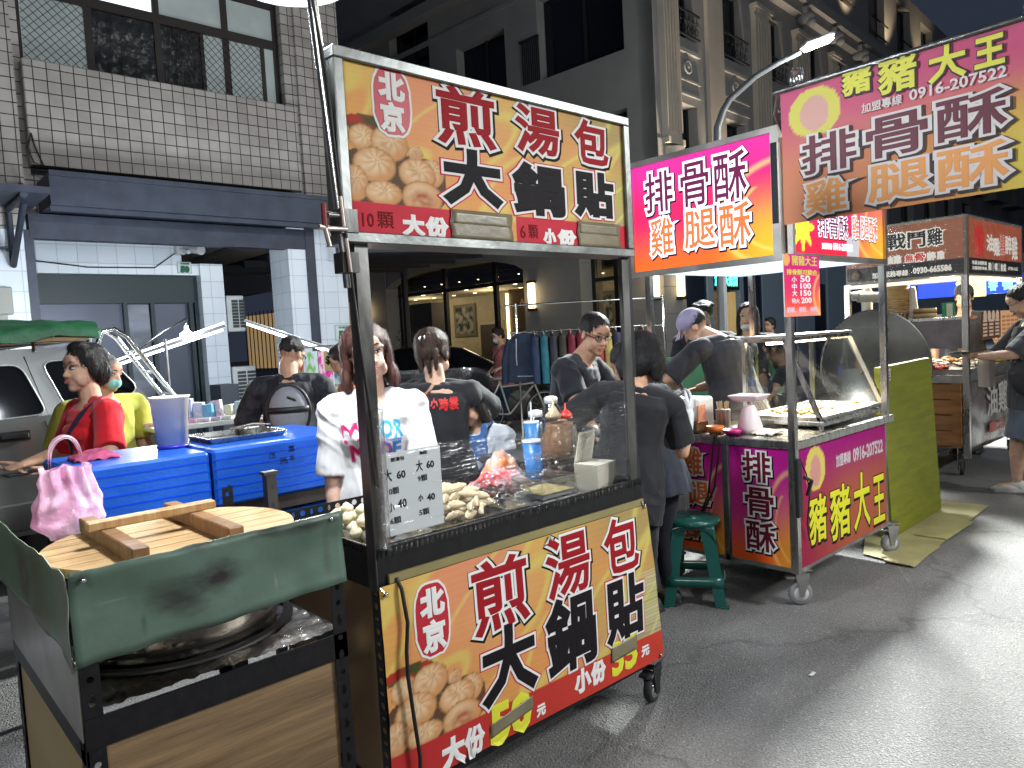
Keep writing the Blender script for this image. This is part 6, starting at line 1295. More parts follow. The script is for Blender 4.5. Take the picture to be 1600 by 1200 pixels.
# banner on a pole
BN = thing('hanging_banner', 'large faded magenta and orange cloth banner hung from a pole across the stall front', 'banner', (3.3, 1.2, 1.95)); O9 = (3.30, 1.690, 1.95)
def bn_ink(u, v):
    c = mix((.60, .16, .15), (.56, .09, .20), sstep(.35, .85, v)); c = mix(c, (.66, .32, .07), sstep(.9, .2, v) * .45 + sstep(.2, .8, u) * sstep(.8, .4, v) * .4); c = mix(c, (.66, .56, .08), sstep(.72, 1.05, u) * sstep(.75, .2, v))
    if math.hypot((u - .165) / .125, (v - .79) / .18) < 1: c = (.66, .62, .12) if math.hypot((u - .165) / .070, (v - .78) / .125) > 1 else (.66, .38, .32)
    return mix(c, (.5, .35, .3), .08 + .05 * nz(u * 8, v * 6))
def bn_b(u, v): return .006 * nz(u * 4, v * 3, 3) + .004 * sin(u * 22) * (1 - v) * .5
bs = sheet('banner_cloth', O9, UY, VZ, .945, .602, 110, 70, bn_ink, PRINTM, BN, bn_b)
bw = mat('banner_white', (.66, .62, .60), .6); bk = mat('banner_black', (.035, .025, .03), .6); bm_ = mat('banner_maroon', (.13, .03, .045), .6); bo = mat('banner_orange', (.75, .33, .10), .6); by = mat('banner_yellow', (.68, .66, .09), .6)
k1 = [(1, .016, .009, .004, -.006), (0, .012, .0105, 0, 0), (2, .003, .0120, 0, 0)]; k2 = [(1, .016, .009, .004, -.006), (0, .012, .0105, 0, 0), (3, .003, .0120, 0, 0)]; k3 = [(1, .009, .009, .002, -.003), (4, .004, .0105, 0, 0)]
lett('lettering', bs, O9, UY, VZ, yb_(O9, [('排', 1.59, 1.355, 2.155, 2.318, k1), ('骨', 1.305, 1.075, 2.165, 2.325, k1), ('酥', 1.035, .795, 2.175, 2.335, k1), ('雞', 1.59, 1.335, 1.972, 2.122, k2), ('腿', 1.305, 1.06, 1.975, 2.132, k2), ('酥', 1.035, .79, 1.985, 2.142, k2),
    ('豬', 1.405, 1.285, 2.455, 2.560, k3), ('豬', 1.256, 1.11, 2.42, 2.555, k3), ('大', 1.065, .932, 2.408, 2.54, k3), ('王', .90, .808, 2.422, 2.525, k3), ('加盟專線', 1.325, 1.165, 2.362, 2.402, [(0, .001, .0105, 0, 0)]), ('0916-207522', 1.135, .80, 2.365, 2.408, [(0, .0012, .0105, 0, 0)])]), [bw, bk, bm_, bo, by])
g = MB(); g.cyl((3.295, 1.72, 2.556), (3.295, .72, 2.560), .012, seg=10); g.tube([(3.295, 1.70, 2.556), (3.42, 1.78, 2.50), (3.55, 1.81, 2.44)], .010, 8); g.tube([(3.3, .74, 2.56), (3.3, .74, 3.2)], .004, 6); obj('banner_pole', g, PST, BN)
g = MB(True); g.grid(lambda u, v: (3.288 - .014 * sin(pi * v), 1.70 - .955 * u, 2.535 + .042 * v + .004 * nz(u * 20, v * 3)), 50, 6); obj('plastic_wrap', g, FILM, BN)
g = MB(); g.lathe([(.025, 0), (.032, .02), (.034, .06), (.025, .085), (0, .092)], 16, (3.36, 1.64, 2.57)); obj('plastic_bulb_cap', g, glass_mat('cap_plastic', (.85, .87, .9), .15, .35), BN)
# glass warming cabinet
GW = thing('glass_warmer', 'stainless glass warming cabinet with slanted front and warm lamp on the pork stall counter', 'display case', (4.4, 2.15, .888))
BZ, TZ = .935, 1.40
A0, A1, Bk, Tf, Bf = 4.06, 4.93, 2.36, 2.10, 1.90   # left x, right x, back y, front y at the top, front y at the bottom
g = MB(); g.box(A0 - .03, A1 + .03, Bf - .03, Bk + .03, BZ - .03, BZ, .006)
for x in (A0, A1):
    for y in (Bf, Bk): g.cyl((x, y, .888), (x, y, BZ - .03), .015, seg=10)
obj('base', g, STEEL, GW)
g = MB()
for x in (A0, A1): g.bar((x, Bf, BZ), (x, Tf, TZ), .026, .022, (1, 0, 0)); g.bar((x, Bk, BZ), (x, Bk, TZ), .024, .024); g.bar((x, Bk, TZ), (x, Tf, TZ), .022, .022); g.bar((x, Bk, BZ + .01), (x, Bf, BZ + .01), .022, .020)
for y, z in ((Bf, BZ + .01), (Tf, TZ), (Bk, TZ), (Bk, BZ + .01)): g.bar((A0 + .012, y, z), (A1 - .012, y, z), .022, .022)
obj('case_frame', g, STEEL, GW)
g = MB(); g.box(A0 - .015, A1 + .015, Tf - .015, Bk + .015, TZ + .012, TZ + .026, .004); obj('top_panel', g, STEELB, GW)
g = MB(); g.add([(A0 + .01, Bf + .004, BZ + .02), (A1 - .01, Bf + .004, BZ + .02), (A1 - .01, Tf + .004, TZ - .01), (A0 + .01, Tf + .004, TZ - .01)], [(0, 1, 2, 3)]); obj('front_glass', g, glass_mat('warmer_glass', (.95, .93, .88), .03, .13, (5, .004, None)), GW, fix=False)
for x in (A0, A1): g = MB(); g.add([(x, Bf + .02, BZ + .02), (x, Bk - .01, BZ + .02), (x, Bk - .01, TZ - .01), (x, Tf + .01, TZ - .01)], [(0, 1, 2, 3)]); obj('side_glass', g, GLASS, GW, fix=False)
g = MB(); g.box(A0 + .04, A1 - .04, Bf + .03, Bk - .03, BZ + .001, BZ + .012); obj('shelf_tray', g, mat('tray_bright', (.80, .78, .70), .4), GW)
g = MB(); g.box(A0 + .08, A1 - .08, 2.22, 2.26, TZ - .03, TZ - .012); obj('heat_lamp', g, glow_mat('heat_glow', (1, .82, .50), 16), GW)
lamp('warmer_light', ((A0 + A1) / 2, 2.22, TZ - .06), 36, (1, .80, .50), .05, 'AREA', aim=((A0 + A1) / 2, 2.12, 0), size=(.7, .06), spread=110)
FD = solo('fried_piece', MB(True).at((0, 0, 0)).ell((0, 0, 0), (.022, .016, .012)), mat('fried_gold', (.60, .38, .14), .5, var=(60, .5), bump=(90, .006)), 'golden fried piece lying on the glass cabinet tray', 'fried food', 'fried pieces in the glass cabinet')
k = 0
for i in range(26):
    o = FD if i == 0 else dup(FD); o.location = (R.uniform(A0 + .1, A1 - .1), R.uniform(Bf + .08, Bk - .07), BZ + .016); o.rotation_euler = (R.uniform(-.4, .4), R.uniform(-.4, .4), R.uniform(0, 6)); o.scale = (R.uniform(.7, 1.3), R.uniform(.7, 1.3), R.uniform(.8, 1.2))
# things on the pork stall counter
KZ = .889
g = MB(); g.M = Matrix.Translation((3.72, 2.56, KZ)) @ Matrix.Rotation(radians(0), 4, 'Z'); g.box(-.07, .10, -.13, .09, 0, .20, .012); PX = thing('paper_dispenser', 'black fronted box of orange printed bags at the left end of the pork stall counter', 'box', (3.72, 2.56, KZ)); obj('box_body', g, mat('white_box', (.75, .72, .68), .4), PX)
g = MB(); g.M = Matrix.Translation((3.72, 2.56, KZ)); g.box(-.075, -.071, -.02, .085, .06, .195, .001); obj('black_front', g, BLK, PX)
g = MB(); g.M = Matrix.Translation((3.72, 2.56, KZ)); g.box(-.0755, -.0712, -.105, -.04, .05, .165); g.box(-.075, .0, -.1345, -.1305, .05, .16); obj('printed_side', g, mat('orange_print', (.78, .33, .18), .5, var=(30, .2)), PX)
g = MB(); g.M = Matrix.Translation((3.64, 2.50, KZ)); g.box(-.02, .10, -.08, .24, 0, .07, .008); solo('amber_tray', g, glass_mat('amber_plastic', (.55, .40, .22), .15, .25), 'amber transparent tray under the box of printed bags', 'tray')
def bowl(x, y, r, h, c, lb): g = MB(); g.lathe([(r * .6, 0), (r * .9, h * .5), (r, h), (r * .94, h), (r * .55, .006)], 28, (x, y, KZ)); solo('plastic_bowl', g, mat('bowl_plastic', c, .3), lb, 'bowl', 'small bowls on the pork stall counter')
bowl(3.67, 2.335, .052, .045, (.75, .20, .03), 'orange plastic bowl left of the magenta one'); bowl(3.665, 2.22, .056, .032, (.60, .02, .22), 'magenta plastic bowl right of the orange one')
g = MB(); g.lathe([(.04, 0), (.042, .12), (.042, .125)], 20, (3.80, 2.36, KZ)); solo('chopstick_tin', g, mat('tin', (.55, .48, .40), .35, .4, var=(50, .7, (1, 1, .1))), 'patterned tin of skewers between bowls and scale', 'tin'); 
g = MB()
for i in range(9): g.cyl((3.80 + .02 * cos(i), 2.36 + .02 * sin(i), .95), (3.80 + .035 * cos(i), 2.36 + .035 * sin(i), 1.06), .003, seg=5)
solo('skewers', g, mat('bamboo', (.6, .45, .25), .6), 'thin bamboo skewers standing in the tin', 'skewers')
SCL = thing('kitchen_scale', 'white and pink kitchen scale with a square pan on the pork stall counter', 'scale', (3.80, 2.19, KZ)); g = MB(); WPK = mat('scale_white', (.72, .62, .62), .35)
g.loft([(Vector((0, 0, 0)), Vector((.075, .0, 0)), Vector((0, .075, 0))), (Vector((0, 0, .03)), Vector((.072, 0, 0)), Vector((0, .07, 0))), (Vector((0, 0, .13)), Vector((.042, 0, 0)), Vector((0, .042, 0))), (Vector((0, 0, .15)), Vector((.03, 0, 0)), Vector((0, .03, 0)))], 20); obj('scale_body', g, WPK, SCL, world=False)
g = MB(); g.cyl((0, 0, .15), (0, 0, .18), .012, seg=10); obj('stem', g, WPK, SCL, world=False)
g = MB(); g.grid(lambda u, v: ((u - .5) * .15, (v - .5) * .17, .18 + .035 * min(1, (max(abs(u - .5), abs(v - .5)) * 2) ** 6)), 18, 18, thick=.003); g.box(-.08, .08, -.09, .09, .205, .214, .004); obj('pan', g, WPK, SCL, world=False)
g = MB(True); g.grid(lambda u, v: (3.70 + .14 * u, 2.00 + .14 * v, KZ + .004 + .02 * abs(nz(u * 6, v * 6)) + .01 * sin(pi * u)), 18, 18, thick=.002); solo('crumpled_tissue', g, mat('tissue', (.72, .68, .6), .7), 'crumpled white paper on the counter beside the scale', 'paper')
PN = thing('steaming_pan', 'wide steel pan holding black film behind the pork stall counter', 'pan', (3.93, 2.95, .86)); g = MB(); g.lathe([(.14, 0), (.20, .06), (.215, .20), (.225, .205), (.225, .215), (.205, .21), (.19, .06)], 36); obj('pan_body', g, STEEL, PN, world=False)
g = MB(True); g.grid(lambda u, v: ((u - .5) * .26, (v - .5) * .26, .20 + .09 * sin(pi * u) * sin(pi * v) + .05 * nz(u * 6, v * 6)), 30, 30); obj('crumpled_film', g, mat('black_film', (.06, .06, .065), .12, var=(14, .6), bump=(24, .02), c2=(.35, .36, .36)), PN, world=False)
g = MB(); g.box(3.7, 4.6, 2.80, 3.20, .78, .86); [g.box(x, x + .04, y, y + .04, 0, .78) for x in (3.72, 4.54) for y in (2.82, 3.14)]; solo('cook_table', g, STEELB, 'steel table carrying the steaming pan behind the pork stall', 'table')
g = MB(); g.lathe([(.05, 0), (.06, .14), (.065, .15)], 20, (3.74, 3.42, .95)); solo('orange_tub', g, mat('orange_tub', (.80, .16, .03), .4), 'orange plastic tub behind the bob haired vendor', 'tub')
g = MB(); g.lathe([(.045, 0), (.05, .16), (.05, .165)], 20, (3.86, 3.30, .95)); solo('blue_cup_stack', g, mat('cup_bl2', (.12, .35, .70), .4), 'blue and white cup beside the orange tub', 'cup')
g = MB(); g.box(3.6, 4.05, 3.22, 3.55, .80, .95); g.box(3.62, 3.66, 3.24, 3.28, 0, .8); g.box(4.0, 4.04, 3.5, 3.54, 0, .8); solo('rear_table', g, mat('rear_table', (.10, .10, .11), .5), 'grey table with tub and cup behind the pork stall', 'table')
g = MB(); g.box(5.35, 6.45, 3.35, 3.85, .85, 1.22, .02); g.box(5.33, 6.47, 3.33, 3.87, 1.22, 1.25, .006); solo('green_tub', g, mat('green_tub', (.012, .16, .05), .45, var=(3, .4)), 'large dark green plastic crate seen behind the glass warmer', 'crate')
g = MB(); g.box(5.35, 6.45, 3.37, 3.83, .0, .84, .01); solo('steel_cabinet', g, STEELB, 'steel cabinet under the dark green crate', 'cabinet')
g = MB(); g.lathe([(0, .012), (.44, .03), (.462, .0), (.474, .0), (.46, .045), (.45, .055), (0, .04)], 56, (0, 0, 0), 'Y'); dn = solo('round_pan', g, mat('big_pan', (.26, .26, .26), .28, .85, var=(1.5, .4), rvar=.1), 'huge round steel pan standing on edge behind the pork stall', 'pan'); dn.location = (6.22, 2.42, .62); dn.rotation_euler = (radians(-6), 0, radians(-38))
g = MB(); g.box(5.9, 6.7, 2.25, 2.9, 0, .64); solo('pan_stand', g, mat('stand_dark', (.04, .04, .045), .5), 'dark low stand under the huge round pan', 'stand')
# yellow green foam board
g = MB(); ymat = mat('yellow_green_board', (.21, .225, .014), .5, var=(7, .25, (.4, 1, 3)), bump=(16, .006, (.5, 1, 3)))
FBD = thing('foam_board', 'tall yellow green foam board standing upright beside the pork stall', 'board', (5.65, 1.95, 0))
g.add([(5.13, 1.93, .02), (6.13, 1.95, .02), (6.10, 2.0, 1.175), (5.11, 1.98, 1.165), (5.13, 2.01, .02), (6.13, 2.03, .02), (6.10, 2.04, 1.175), (5.11, 2.02, 1.165)], [(0, 1, 2, 3), (4, 7, 6, 5), (0, 4, 5, 1), (3, 2, 6, 7), (0, 3, 7, 4), (1, 5, 6, 2)]); obj('board', g, ymat, FBD)
g = MB(); g.box(5.135, 5.25, 1.968, 1.971, 1.07, 1.145); st_ = obj('sticker', g, mat('sticker_pale', (.55, .50, .45), .5), FBD)
lett('sticker_mark', st_, (0, 1.968, 0), UX, VZ, [('人', 5.145, 5.18, 1.08, 1.135, [(0, .002, .0006, 0, 0)]), ('三', 5.19, 5.24, 1.085, 1.13, [(0, .002, .0006, 0, 0)])], [PENR])
g = MB(); g.add([(4.62, 1.62, .012), (5.20, 1.66, .010), (6.45, 1.72, .012), (6.42, 2.05, .012), (5.1, 2.1, .012), (4.70, 1.95, .012)], [(0, 1, 2, 3, 4, 5)]); g.box(4.62, 5.12, 1.64, 1.80, .0125, .018); g.box(5.3, 5.85, 1.66, 1.86, .0125, .02); solo('cardboard_sheet', g, mat('cardboard', (.42, .38, .18), .6, var=(4, .25)), 'flattened yellowish cardboard under the foam board', 'cardboard')
# white bag with pink print
SBG = thing('carrier_bags', 'bunch of white carrier bags with pink flower print hung on the pork stall corner', 'plastic bags', (3.56, 2.60, .46)); WBG = mat('white_bag_film', (.68, .68, .70), .35, bump=(9, .006), trans=.1)
for i in range(5):
    g = MB(True)
    def wb(u, v, i=i):
        hw = .115 * (1 - .62 * sstep(.76, .9, v)) * (1 if v < .86 else .8); return (-.0 - .0045 * i + .006 * nz(u * 4, v * 4, i), (.5 - u) * 2 * hw + .012 * i * (-1) ** i * .3 - .01 * i, .27 * v - .012 * (i % 3))
    g.grid(wb, 14, 26, thick=.001); obj('bag_sheet', g, WBG, SBG, world=False)
g = MB()
for (a, b, r) in ((.0, .20, .020), (-.02, .17, .022), (.02, .165, .020), (.03, .13, .018), (-.005, .125, .020), (.01, .09, .016)):
    g.lathe([(0, 0), (r, .0)], 12, (-.0285, a - .02, b), 'X', cap=False)
g.tube([(-.029, -.02, .09), (-.029, -.015, .04)], .003, 5); obj('bag_print', g, mat('bag_pink', (.72, .30, .42), .5), SBG, world=False)
g = MB(); g.tube([(-.01, 0, .26), (0, .01, .33), (.02, .02, .40)], .003, 6); obj('hook', g, CHROME, SBG, world=False)
# green plastic stool
SL = thing('plastic_stool', 'dark green plastic stool standing between the bun stall and pork stall', 'stool', (3.43, 2.35, 0), radians(34)); GP = mat('stool_green', (.010, .105, .085), .30, coat=.3, var=(3, .1))
sz = .462
g = MB(); g.lathe([(0, sz), (.02, sz - .002), (.021, sz - .006), (.125, sz - .004), (.145, sz - .006), (.152, sz - .016), (.150, sz - .03), (.146, sz - .032), (.140, sz - .018), (0, sz - .02)], 40); obj('seat', g, GP, SL, world=False)
g = MB(); g.lathe([(0, sz + .001), (.012, sz + .001), (.013, sz - .001)], 12); obj('seat_hole', g, mat('hole_blue', (.01, .06, .08), .4), SL, world=False)
cr = [(.165, .165), (-.165, .165), (-.165, -.165), (.165, -.165)]; ct = [(.112, .112), (-.112, .112), (-.112, -.112), (.112, -.112)]
for (x, y), (a, b) in zip(cr, ct):
    g = MB(); w = .058
    def q(t, s):   # L shaped leg section at height fraction t
        X, Y = a + (x - a) * t, b + (y - b) * t; sx, sy = (1 if x > 0 else -1), (1 if y > 0 else -1); z = (sz - .03) * (1 - t); ww = w * (1 + .3 * (1 - t))
        return [(X, Y, z), (X - sx * ww, Y, z), (X - sx * ww, Y - sy * .004, z), (X - sx * .004, Y - sy * .004, z), (X - sx * .004, Y - sy * ww, z), (X, Y - sy * ww, z)]
    vs = []; n = 8
    for i in range(n + 1): vs += q(i / n, 0)
    fs_ = [(6 * i + j, 6 * i + (j + 1) % 6, 6 * (i + 1) + (j + 1) % 6, 6 * (i + 1) + j) for i in range(n) for j in range(6)] + [(0, 1, 2, 3, 4, 5)[::-1], tuple(6 * n + j for j in range(6))]
    g.add(vs, fs_, False); g.box(x - .032 if x > 0 else x - .012, x + .012 if x > 0 else x + .032, y - .032 if y > 0 else y - .012, y + .012 if y > 0 else y + .032, 0, .008); obj('leg', g, GP, SL, world=False)
for k in range(4):
    (x0, y0), (x1, y1) = ct[k], ct[(k + 1) % 4]; (u0, v0), (u1, v1) = cr[k], cr[(k + 1) % 4]
    def at(t, s): a0 = (x0 + (u0 - x0) * t, y0 + (v0 - y0) * t); a1 = (x1 + (u1 - x1) * t, y1 + (v1 - y1) * t); return (a0[0] + (a1[0] - a0[0]) * s, a0[1] + (a1[1] - a0[1]) * s, (sz - .03) * (1 - t))
    g = MB(); g.grid(lambda s, v: at((.0 + (.05 + .17 * (2 * abs(s - .5)) ** 3.5) * v), s), 20, 3, True, .003); obj('apron', g, GP, SL, world=False)
    t0, t1 = (.63, .75); g = MB(); g.grid(lambda s, v: at(t0 + (t1 - t0) * v, s), 6, 2, True, .005); obj('stretcher', g, GP, SL, world=False)
g = MB(); P_ = [at for at in (0,)]; g.box(-.04, .042, -.165, -.163, .115, .152); lb_ = obj('sticker', g, mat('sticker_grey', (.55, .56, .56), .4), SL, world=False); g = MB(); g.box(.004, .040, -.1660, -.1652, .117, .150); obj('sticker_yellow', g, mat('st_yellow', (.75, .65, .02), .4), lb_, world=False)

# ------------------------------------------------------------------ chicken stall further on
S3 = thing('chicken_stall', 'brown roofed steel stall with wooden front and braised chicken signs under cling film', 'food stall', (8.3, 2.6, 0))
a0, a1, b0, b1 = 7.50, 9.30, 2.16, 3.20
def p3_(nm, g, m, par=S3): return obj(nm, g, m, par)
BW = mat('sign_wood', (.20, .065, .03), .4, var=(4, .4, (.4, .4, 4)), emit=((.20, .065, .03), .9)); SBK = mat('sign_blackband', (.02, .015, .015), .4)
g = MB(); g.box(a0 - .02, a0 + .03, b0 - .02, b1, 1.835, 2.37); g.box(a0 + .03, a1, b0 - .02, b0 + .03, 1.835, 2.37); g.box(a0 + .03, a1, b0 + .03, b1, 2.33, 2.36); g.box(a1 - .03, a1, b0 + .03, b1, 1.85, 2.33); p3_('sign_frame', g, mat('s3_frame', (.25, .22, .18), .4, .5))
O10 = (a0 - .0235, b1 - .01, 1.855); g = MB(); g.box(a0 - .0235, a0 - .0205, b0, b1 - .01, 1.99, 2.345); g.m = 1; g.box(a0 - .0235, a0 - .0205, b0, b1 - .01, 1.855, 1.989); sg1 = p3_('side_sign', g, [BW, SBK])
sw_ = mat('s3_white', (.75, .72, .65), .5, emit=((.8, .76, .68), .5)); sk_ = mat('s3_black', (.01, .008, .006), .5); sr_ = mat('s3_red', (.55, .03, .02), .5, emit=((.6, .03, .02), .5))
m1 = [(0, .013, .0006, 0, 0), (1, .0035, .0016, 0, 0)]; m2 = [(0, .006, .0006, 0, 0)]; m3 = [(0, .009, .0006, 0, 0), (2, .002, .0016, 0, 0)]
lett('lettering', sg1, O10, UY, VZ, yb_(O10, [('戰', 2.82, 2.64, 2.13, 2.275, m1), ('鬥', 2.62, 2.475, 2.13, 2.27, m1), ('雞', 2.46, 2.30, 2.125, 2.28, m1), ('油', 2.825, 2.76, 2.0, 2.07, m2), ('雞', 2.75, 2.672, 1.998, 2.07, m2), ('無', 2.65, 2.575, 1.998, 2.068, m3), ('骨', 2.565, 2.48, 1.998, 2.068, m3), ('醉', 2.455, 2.39, 1.998, 2.066, m2), ('雞', 2.375, 2.305, 1.998, 2.066, m2),
    ('加盟服務專線', 2.95, 2.625, 1.875, 1.93, [(0, .002, .0016, 0, 0)]), ('0930-665586', 2.58, 2.26, 1.885, 1.94, [(0, .003, .0016, 0, 0)])]), [sw_, sk_, sr_])
g = MB(); g.lathe([(0, 0), (.05, .0), (.055, -.004), (0, -.006)], 24, (a0 - .026, 3.10, 1.92), 'X', cap=False); p3_('dish_picture', g, mat('dish', (.35, .22, .15), .5, var=(20, .6)), sg1)
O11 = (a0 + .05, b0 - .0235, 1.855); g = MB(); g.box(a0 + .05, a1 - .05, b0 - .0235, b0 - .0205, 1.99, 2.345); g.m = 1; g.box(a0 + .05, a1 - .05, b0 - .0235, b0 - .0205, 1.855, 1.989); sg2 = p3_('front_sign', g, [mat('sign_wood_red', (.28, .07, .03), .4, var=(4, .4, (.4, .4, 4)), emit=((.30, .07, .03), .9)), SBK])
g = MB(); g.lathe([(0, 0), (.15, 0)], 24, (7.84, b0 - .025, 2.15), 'Y', cap=False); p3_('red_emblem', g, sr_, sg2)
lett('lettering', sg2, (0, b0 - .0235, 0), UX, VZ, [('油', 8.06, 8.28, 2.07, 2.22, m2), ('雞', 8.29, 8.48, 2.03, 2.20, m2), ('無骨', 8.50, 8.64, 2.05, 2.24, m3), ('醉', 8.67, 8.88, 2.06, 2.24, m2), ('雞', 8.89, 9.10, 2.01, 2.24, m2), ('專業油雞醉雞', 7.62, 8.05, 1.93, 1.965, [(0, .001, .0016, 0, 0)]), ('加盟服務專線', 7.62, 8.05, 1.885, 1.915, [(0, .001, .0016, 0, 0)]), ('雞｜嘴｜自然', 8.10, 8.68, 1.885, 1.96, [(0, .004, .0016, 0, 0)]), ('0930-665', 8.75, 9.1, 1.90, 1.935, [(0, .001, .0016, 0, 0)])], [sw_, sk_, sr_])
g = MB(True); g.grid(lambda u, v: (a0 - .035 - .008 * nz(u * 9, v * 9), b1 - 1.06 * u, 1.84 + .54 * v), 30, 14); g.grid(lambda u, v: (a0 - .02 + 1.84 * u, b0 - .035 - .008 * nz(u * 9, v * 9), 1.84 + .54 * v), 30, 14); p3_('plastic_cover', g, glass_mat('cover_film', (.9, .9, .9), .08, .12, (8, .03, (1, 1, 2))))
for x, y in ((a0, b0), (a1, b0), (a0, b1), (a1, b1)): g = MB(); g.box(x - .025, x + .025, y - .025, y + .025, .18 if y < 3 else .9, 1.835); p3_('post', g, STEEL)
g = MB(); g.box(a0 - .01, a1, b0, b0 + .03, 1.79, 1.825); g.box(a0 - .01, a0 + .02, b0 + .03, b1, 1.79, 1.825); p3_('light_strip', g, glow_mat('s3_strip', (1, .93, .75), .9))
g = MB(); g.box(a0 + .02, a0 + .42, b0 + .03, b1 + .06, 1.44, 1.465); g.box(a0 + .02, a1, b1 - .2, b1, 1.44, 1.46); p3_('shelf', g, STEEL)
g = MB(); g.box(a0 + .05, a1, b0 + .02, b1, .86, .93); p3_('counter', g, STEELB)
g = MB(); g.box(a0 + .06, a1, b0 + .05, b1 - .05, .26, .86); p3_('cabinet', g, wood('stall_planks', (.26, .12, .045), (.14, .06, .025), 4, .5, (.5, .5, 7)))
g = MB()
for i in range(4): g.box(a0 + .045, a0 + .058, b0 + .06, b1 - .05, .28 + i * .145, .28 + i * .145 + .13)
g.box(a0 + .035, a0 + .044, b0 + .06, b0 + .14, .26, .86); p3_('side_planks', g, wood('stall_planks_side', (.40, .19, .07), (.26, .11, .04), 4, .5, (1, .5, 5)))
WBD = mat('wall_tarp', (.16, .13, .12), .35, var=(6, .6, (3, 3, .4)), bump=(5, .02), coat=.4); g = MB(True); g.grid(lambda u, v: (a0 + .10 + 1.68 * u, b0 + .01 - .012 * nz(u * 6, v * 4), .22 + .64 * v), 40, 14, thick=-.004); p3_('front_cover', g, WBD)
lett('front_lettering', S3, (0, b0 - .012, 0), UX, VZ, [('油雞', 8.05, 8.75, .50, .80, [(0, .006, .0006, 0, 0)]), ('雞之王', 8.1, 8.85, .33, .43, [(1, .004, .0006, 0, 0)])], [mat('faded_grey', (.40, .38, .36), .5), mat('faded_red', (.36, .06, .04), .5)])
for x in (7.62, 9.2):
    for y in (2.25, 3.1): castor(S3, x, y, .06, RUB, GREYP, .4, .26)
g = MB(); g.box(a0 + .03, a0 + .04, b0 + .03, b1 - .55, 1.18, 1.44); p3_('clear_screen', g, mat('grey_screen', (.20, .18, .19), .15, var=(5, .3), bump=(6, .01)))
lamp('stall_light', (8.3, 2.6, 1.78), 60, (1, .92, .74), .1)
# food spread on the chicken stall
g = MB()
for i in range(3): g.box(a0 + .12 + i * .56, a0 + .62 + i * .56, b0 + .02, b1 - .3, .931, .98)
solo('food_trays', g, STEELB, 'long steel trays along the front of the chicken stall', 'trays')
fcol = {'green vegetables': (.06, .28, .03), 'pale mushrooms': (.62, .56, .45), 'sliced chicken': (.62, .42, .28), 'yellow corn': (.72, .55, .05), 'red sausage': (.60, .06, .03), 'white radish': (.70, .68, .55), 'brown tofu': (.35, .18, .08), 'yellow tofu': (.70, .58, .25)}
for i, (nm, c) in enumerate(list(fcol.items()) * 1):
    g = MB(True); fx, fy = a0 + .18 + (i % 4) * .40, b0 + .12 + (i // 4) * .34
    if nm == 'green vegetables': fx, fy = a0 + .16, b0 + .62
    if nm == 'red sausage': fx, fy = a0 + .14, b0 + .34
    if nm == 'sliced chicken': fx, fy = a0 + .5, b0 + .6
    for k in range(26): a = k * 2.4; q = math.sqrt(k / 26); g.at((fx + .15 * q * cos(a), fy + .13 * q * sin(a), .985 + .05 * (1 - q) + .02 * R.random()), rz=R.uniform(0, 6), rx=R.uniform(-.6, .6)); g.ell((0, 0, 0), (.045, .024, .016), seg=8, rings=6)
    g.at(); solo(nm.replace(' ', '_'), g, mat(nm, c, .4, var=(30, .35)), 'heap of %s in the trays of the chicken stall' % nm, 'food')
def steamer(x, y, z, n, label, r=.115):
    t = thing('steamer_basket_stack', label, 'basket', (x, y, z), 0, 'bamboo steamer stacks on the shelf'); m = wood('bamboo_ring', (.55, .38, .19), (.42, .28, .13), 8, .6, (1, 1, 1))
    for i in range(n):
        g = MB(); h = .35 / 16 if n > 4 else .05; o = R.uniform(-.004, .004); g.lathe([(r, 0), (r + .004, h * .5), (r, h * .92)], 28, (o, -o, i * h)); obj('basket', g, m, t, world=False)
    return t
steamer(7.88, 2.88, 1.466, 16, 'tall stack of bamboo steamer rings on the chicken stall shelf'); steamer(7.86, 2.62, 1.466, 2, 'low stack of two bamboo steamers right of the tall stack', .10)
g = MB(True); g.grid(lambda u, v: (7.9 + .04 * cos(2 * pi * u) * (1 - .6 * v), 2.74 + .06 * sin(2 * pi * u) * (1 - .5 * v), 1.466 + .30 * v + .01 * nz(u * 8, v * 8)), 24, 14); solo('white_plastic_bag', g, mat('white_poly', (.68, .68, .68), .3, bump=(20, .02)), 'white plastic bag between the two steamer stacks', 'plastic bag')
g = MB(); g.lathe([(.05, 0), (.055, .30), (.045, .32), (.045, .34)], 20, (7.86, 3.16, 1.466)); solo('paper_cup_tower', g, mat('cup_tower', (.60, .56, .50), .5), 'tall tower of white cups at the back end of the shelf', 'cups')
g = MB(); g.tube([(7.60, 3.20, 1.72), (7.66, 3.10, 1.73)], [.045, .05], 12); g.tube([(7.60, 3.14, 1.71), (7.75, 3.0, 1.70)], .05, 12); g.cyl((7.66, 3.12, 1.72), (7.66, 3.12, 1.8), .012, seg=8); solo('loudspeaker_horn', g, mat('horn_grey', (.45, .43, .40), .45), 'grey horn loudspeaker hung under the chicken stall sign', 'loudspeaker')
g = MB()
for i in range(16): y = 3.2 - i * .036; g.tube([(7.52, y, 1.47), (7.515, y, 1.50), (7.52, y - .01, 1.525)], .007, 5)
solo('clip_row', g, mat('clips_dark', (.04, .035, .03), .4), 'row of dark clips along the end of the chicken stall shelf', 'clips')
g = MB(); g.box(7.56, 7.60, 2.27, 2.37, 1.466, 1.60); g.m = 1; g.box(7.555, 7.559, 2.28, 2.33, 1.47, 1.59); solo('drink_carton', g, [mat('carton_green', (.02, .22, .07), .4), mat('carton_pale', (.65, .66, .5), .4)], 'green and white carton leaning on the shelf by the post', 'carton')
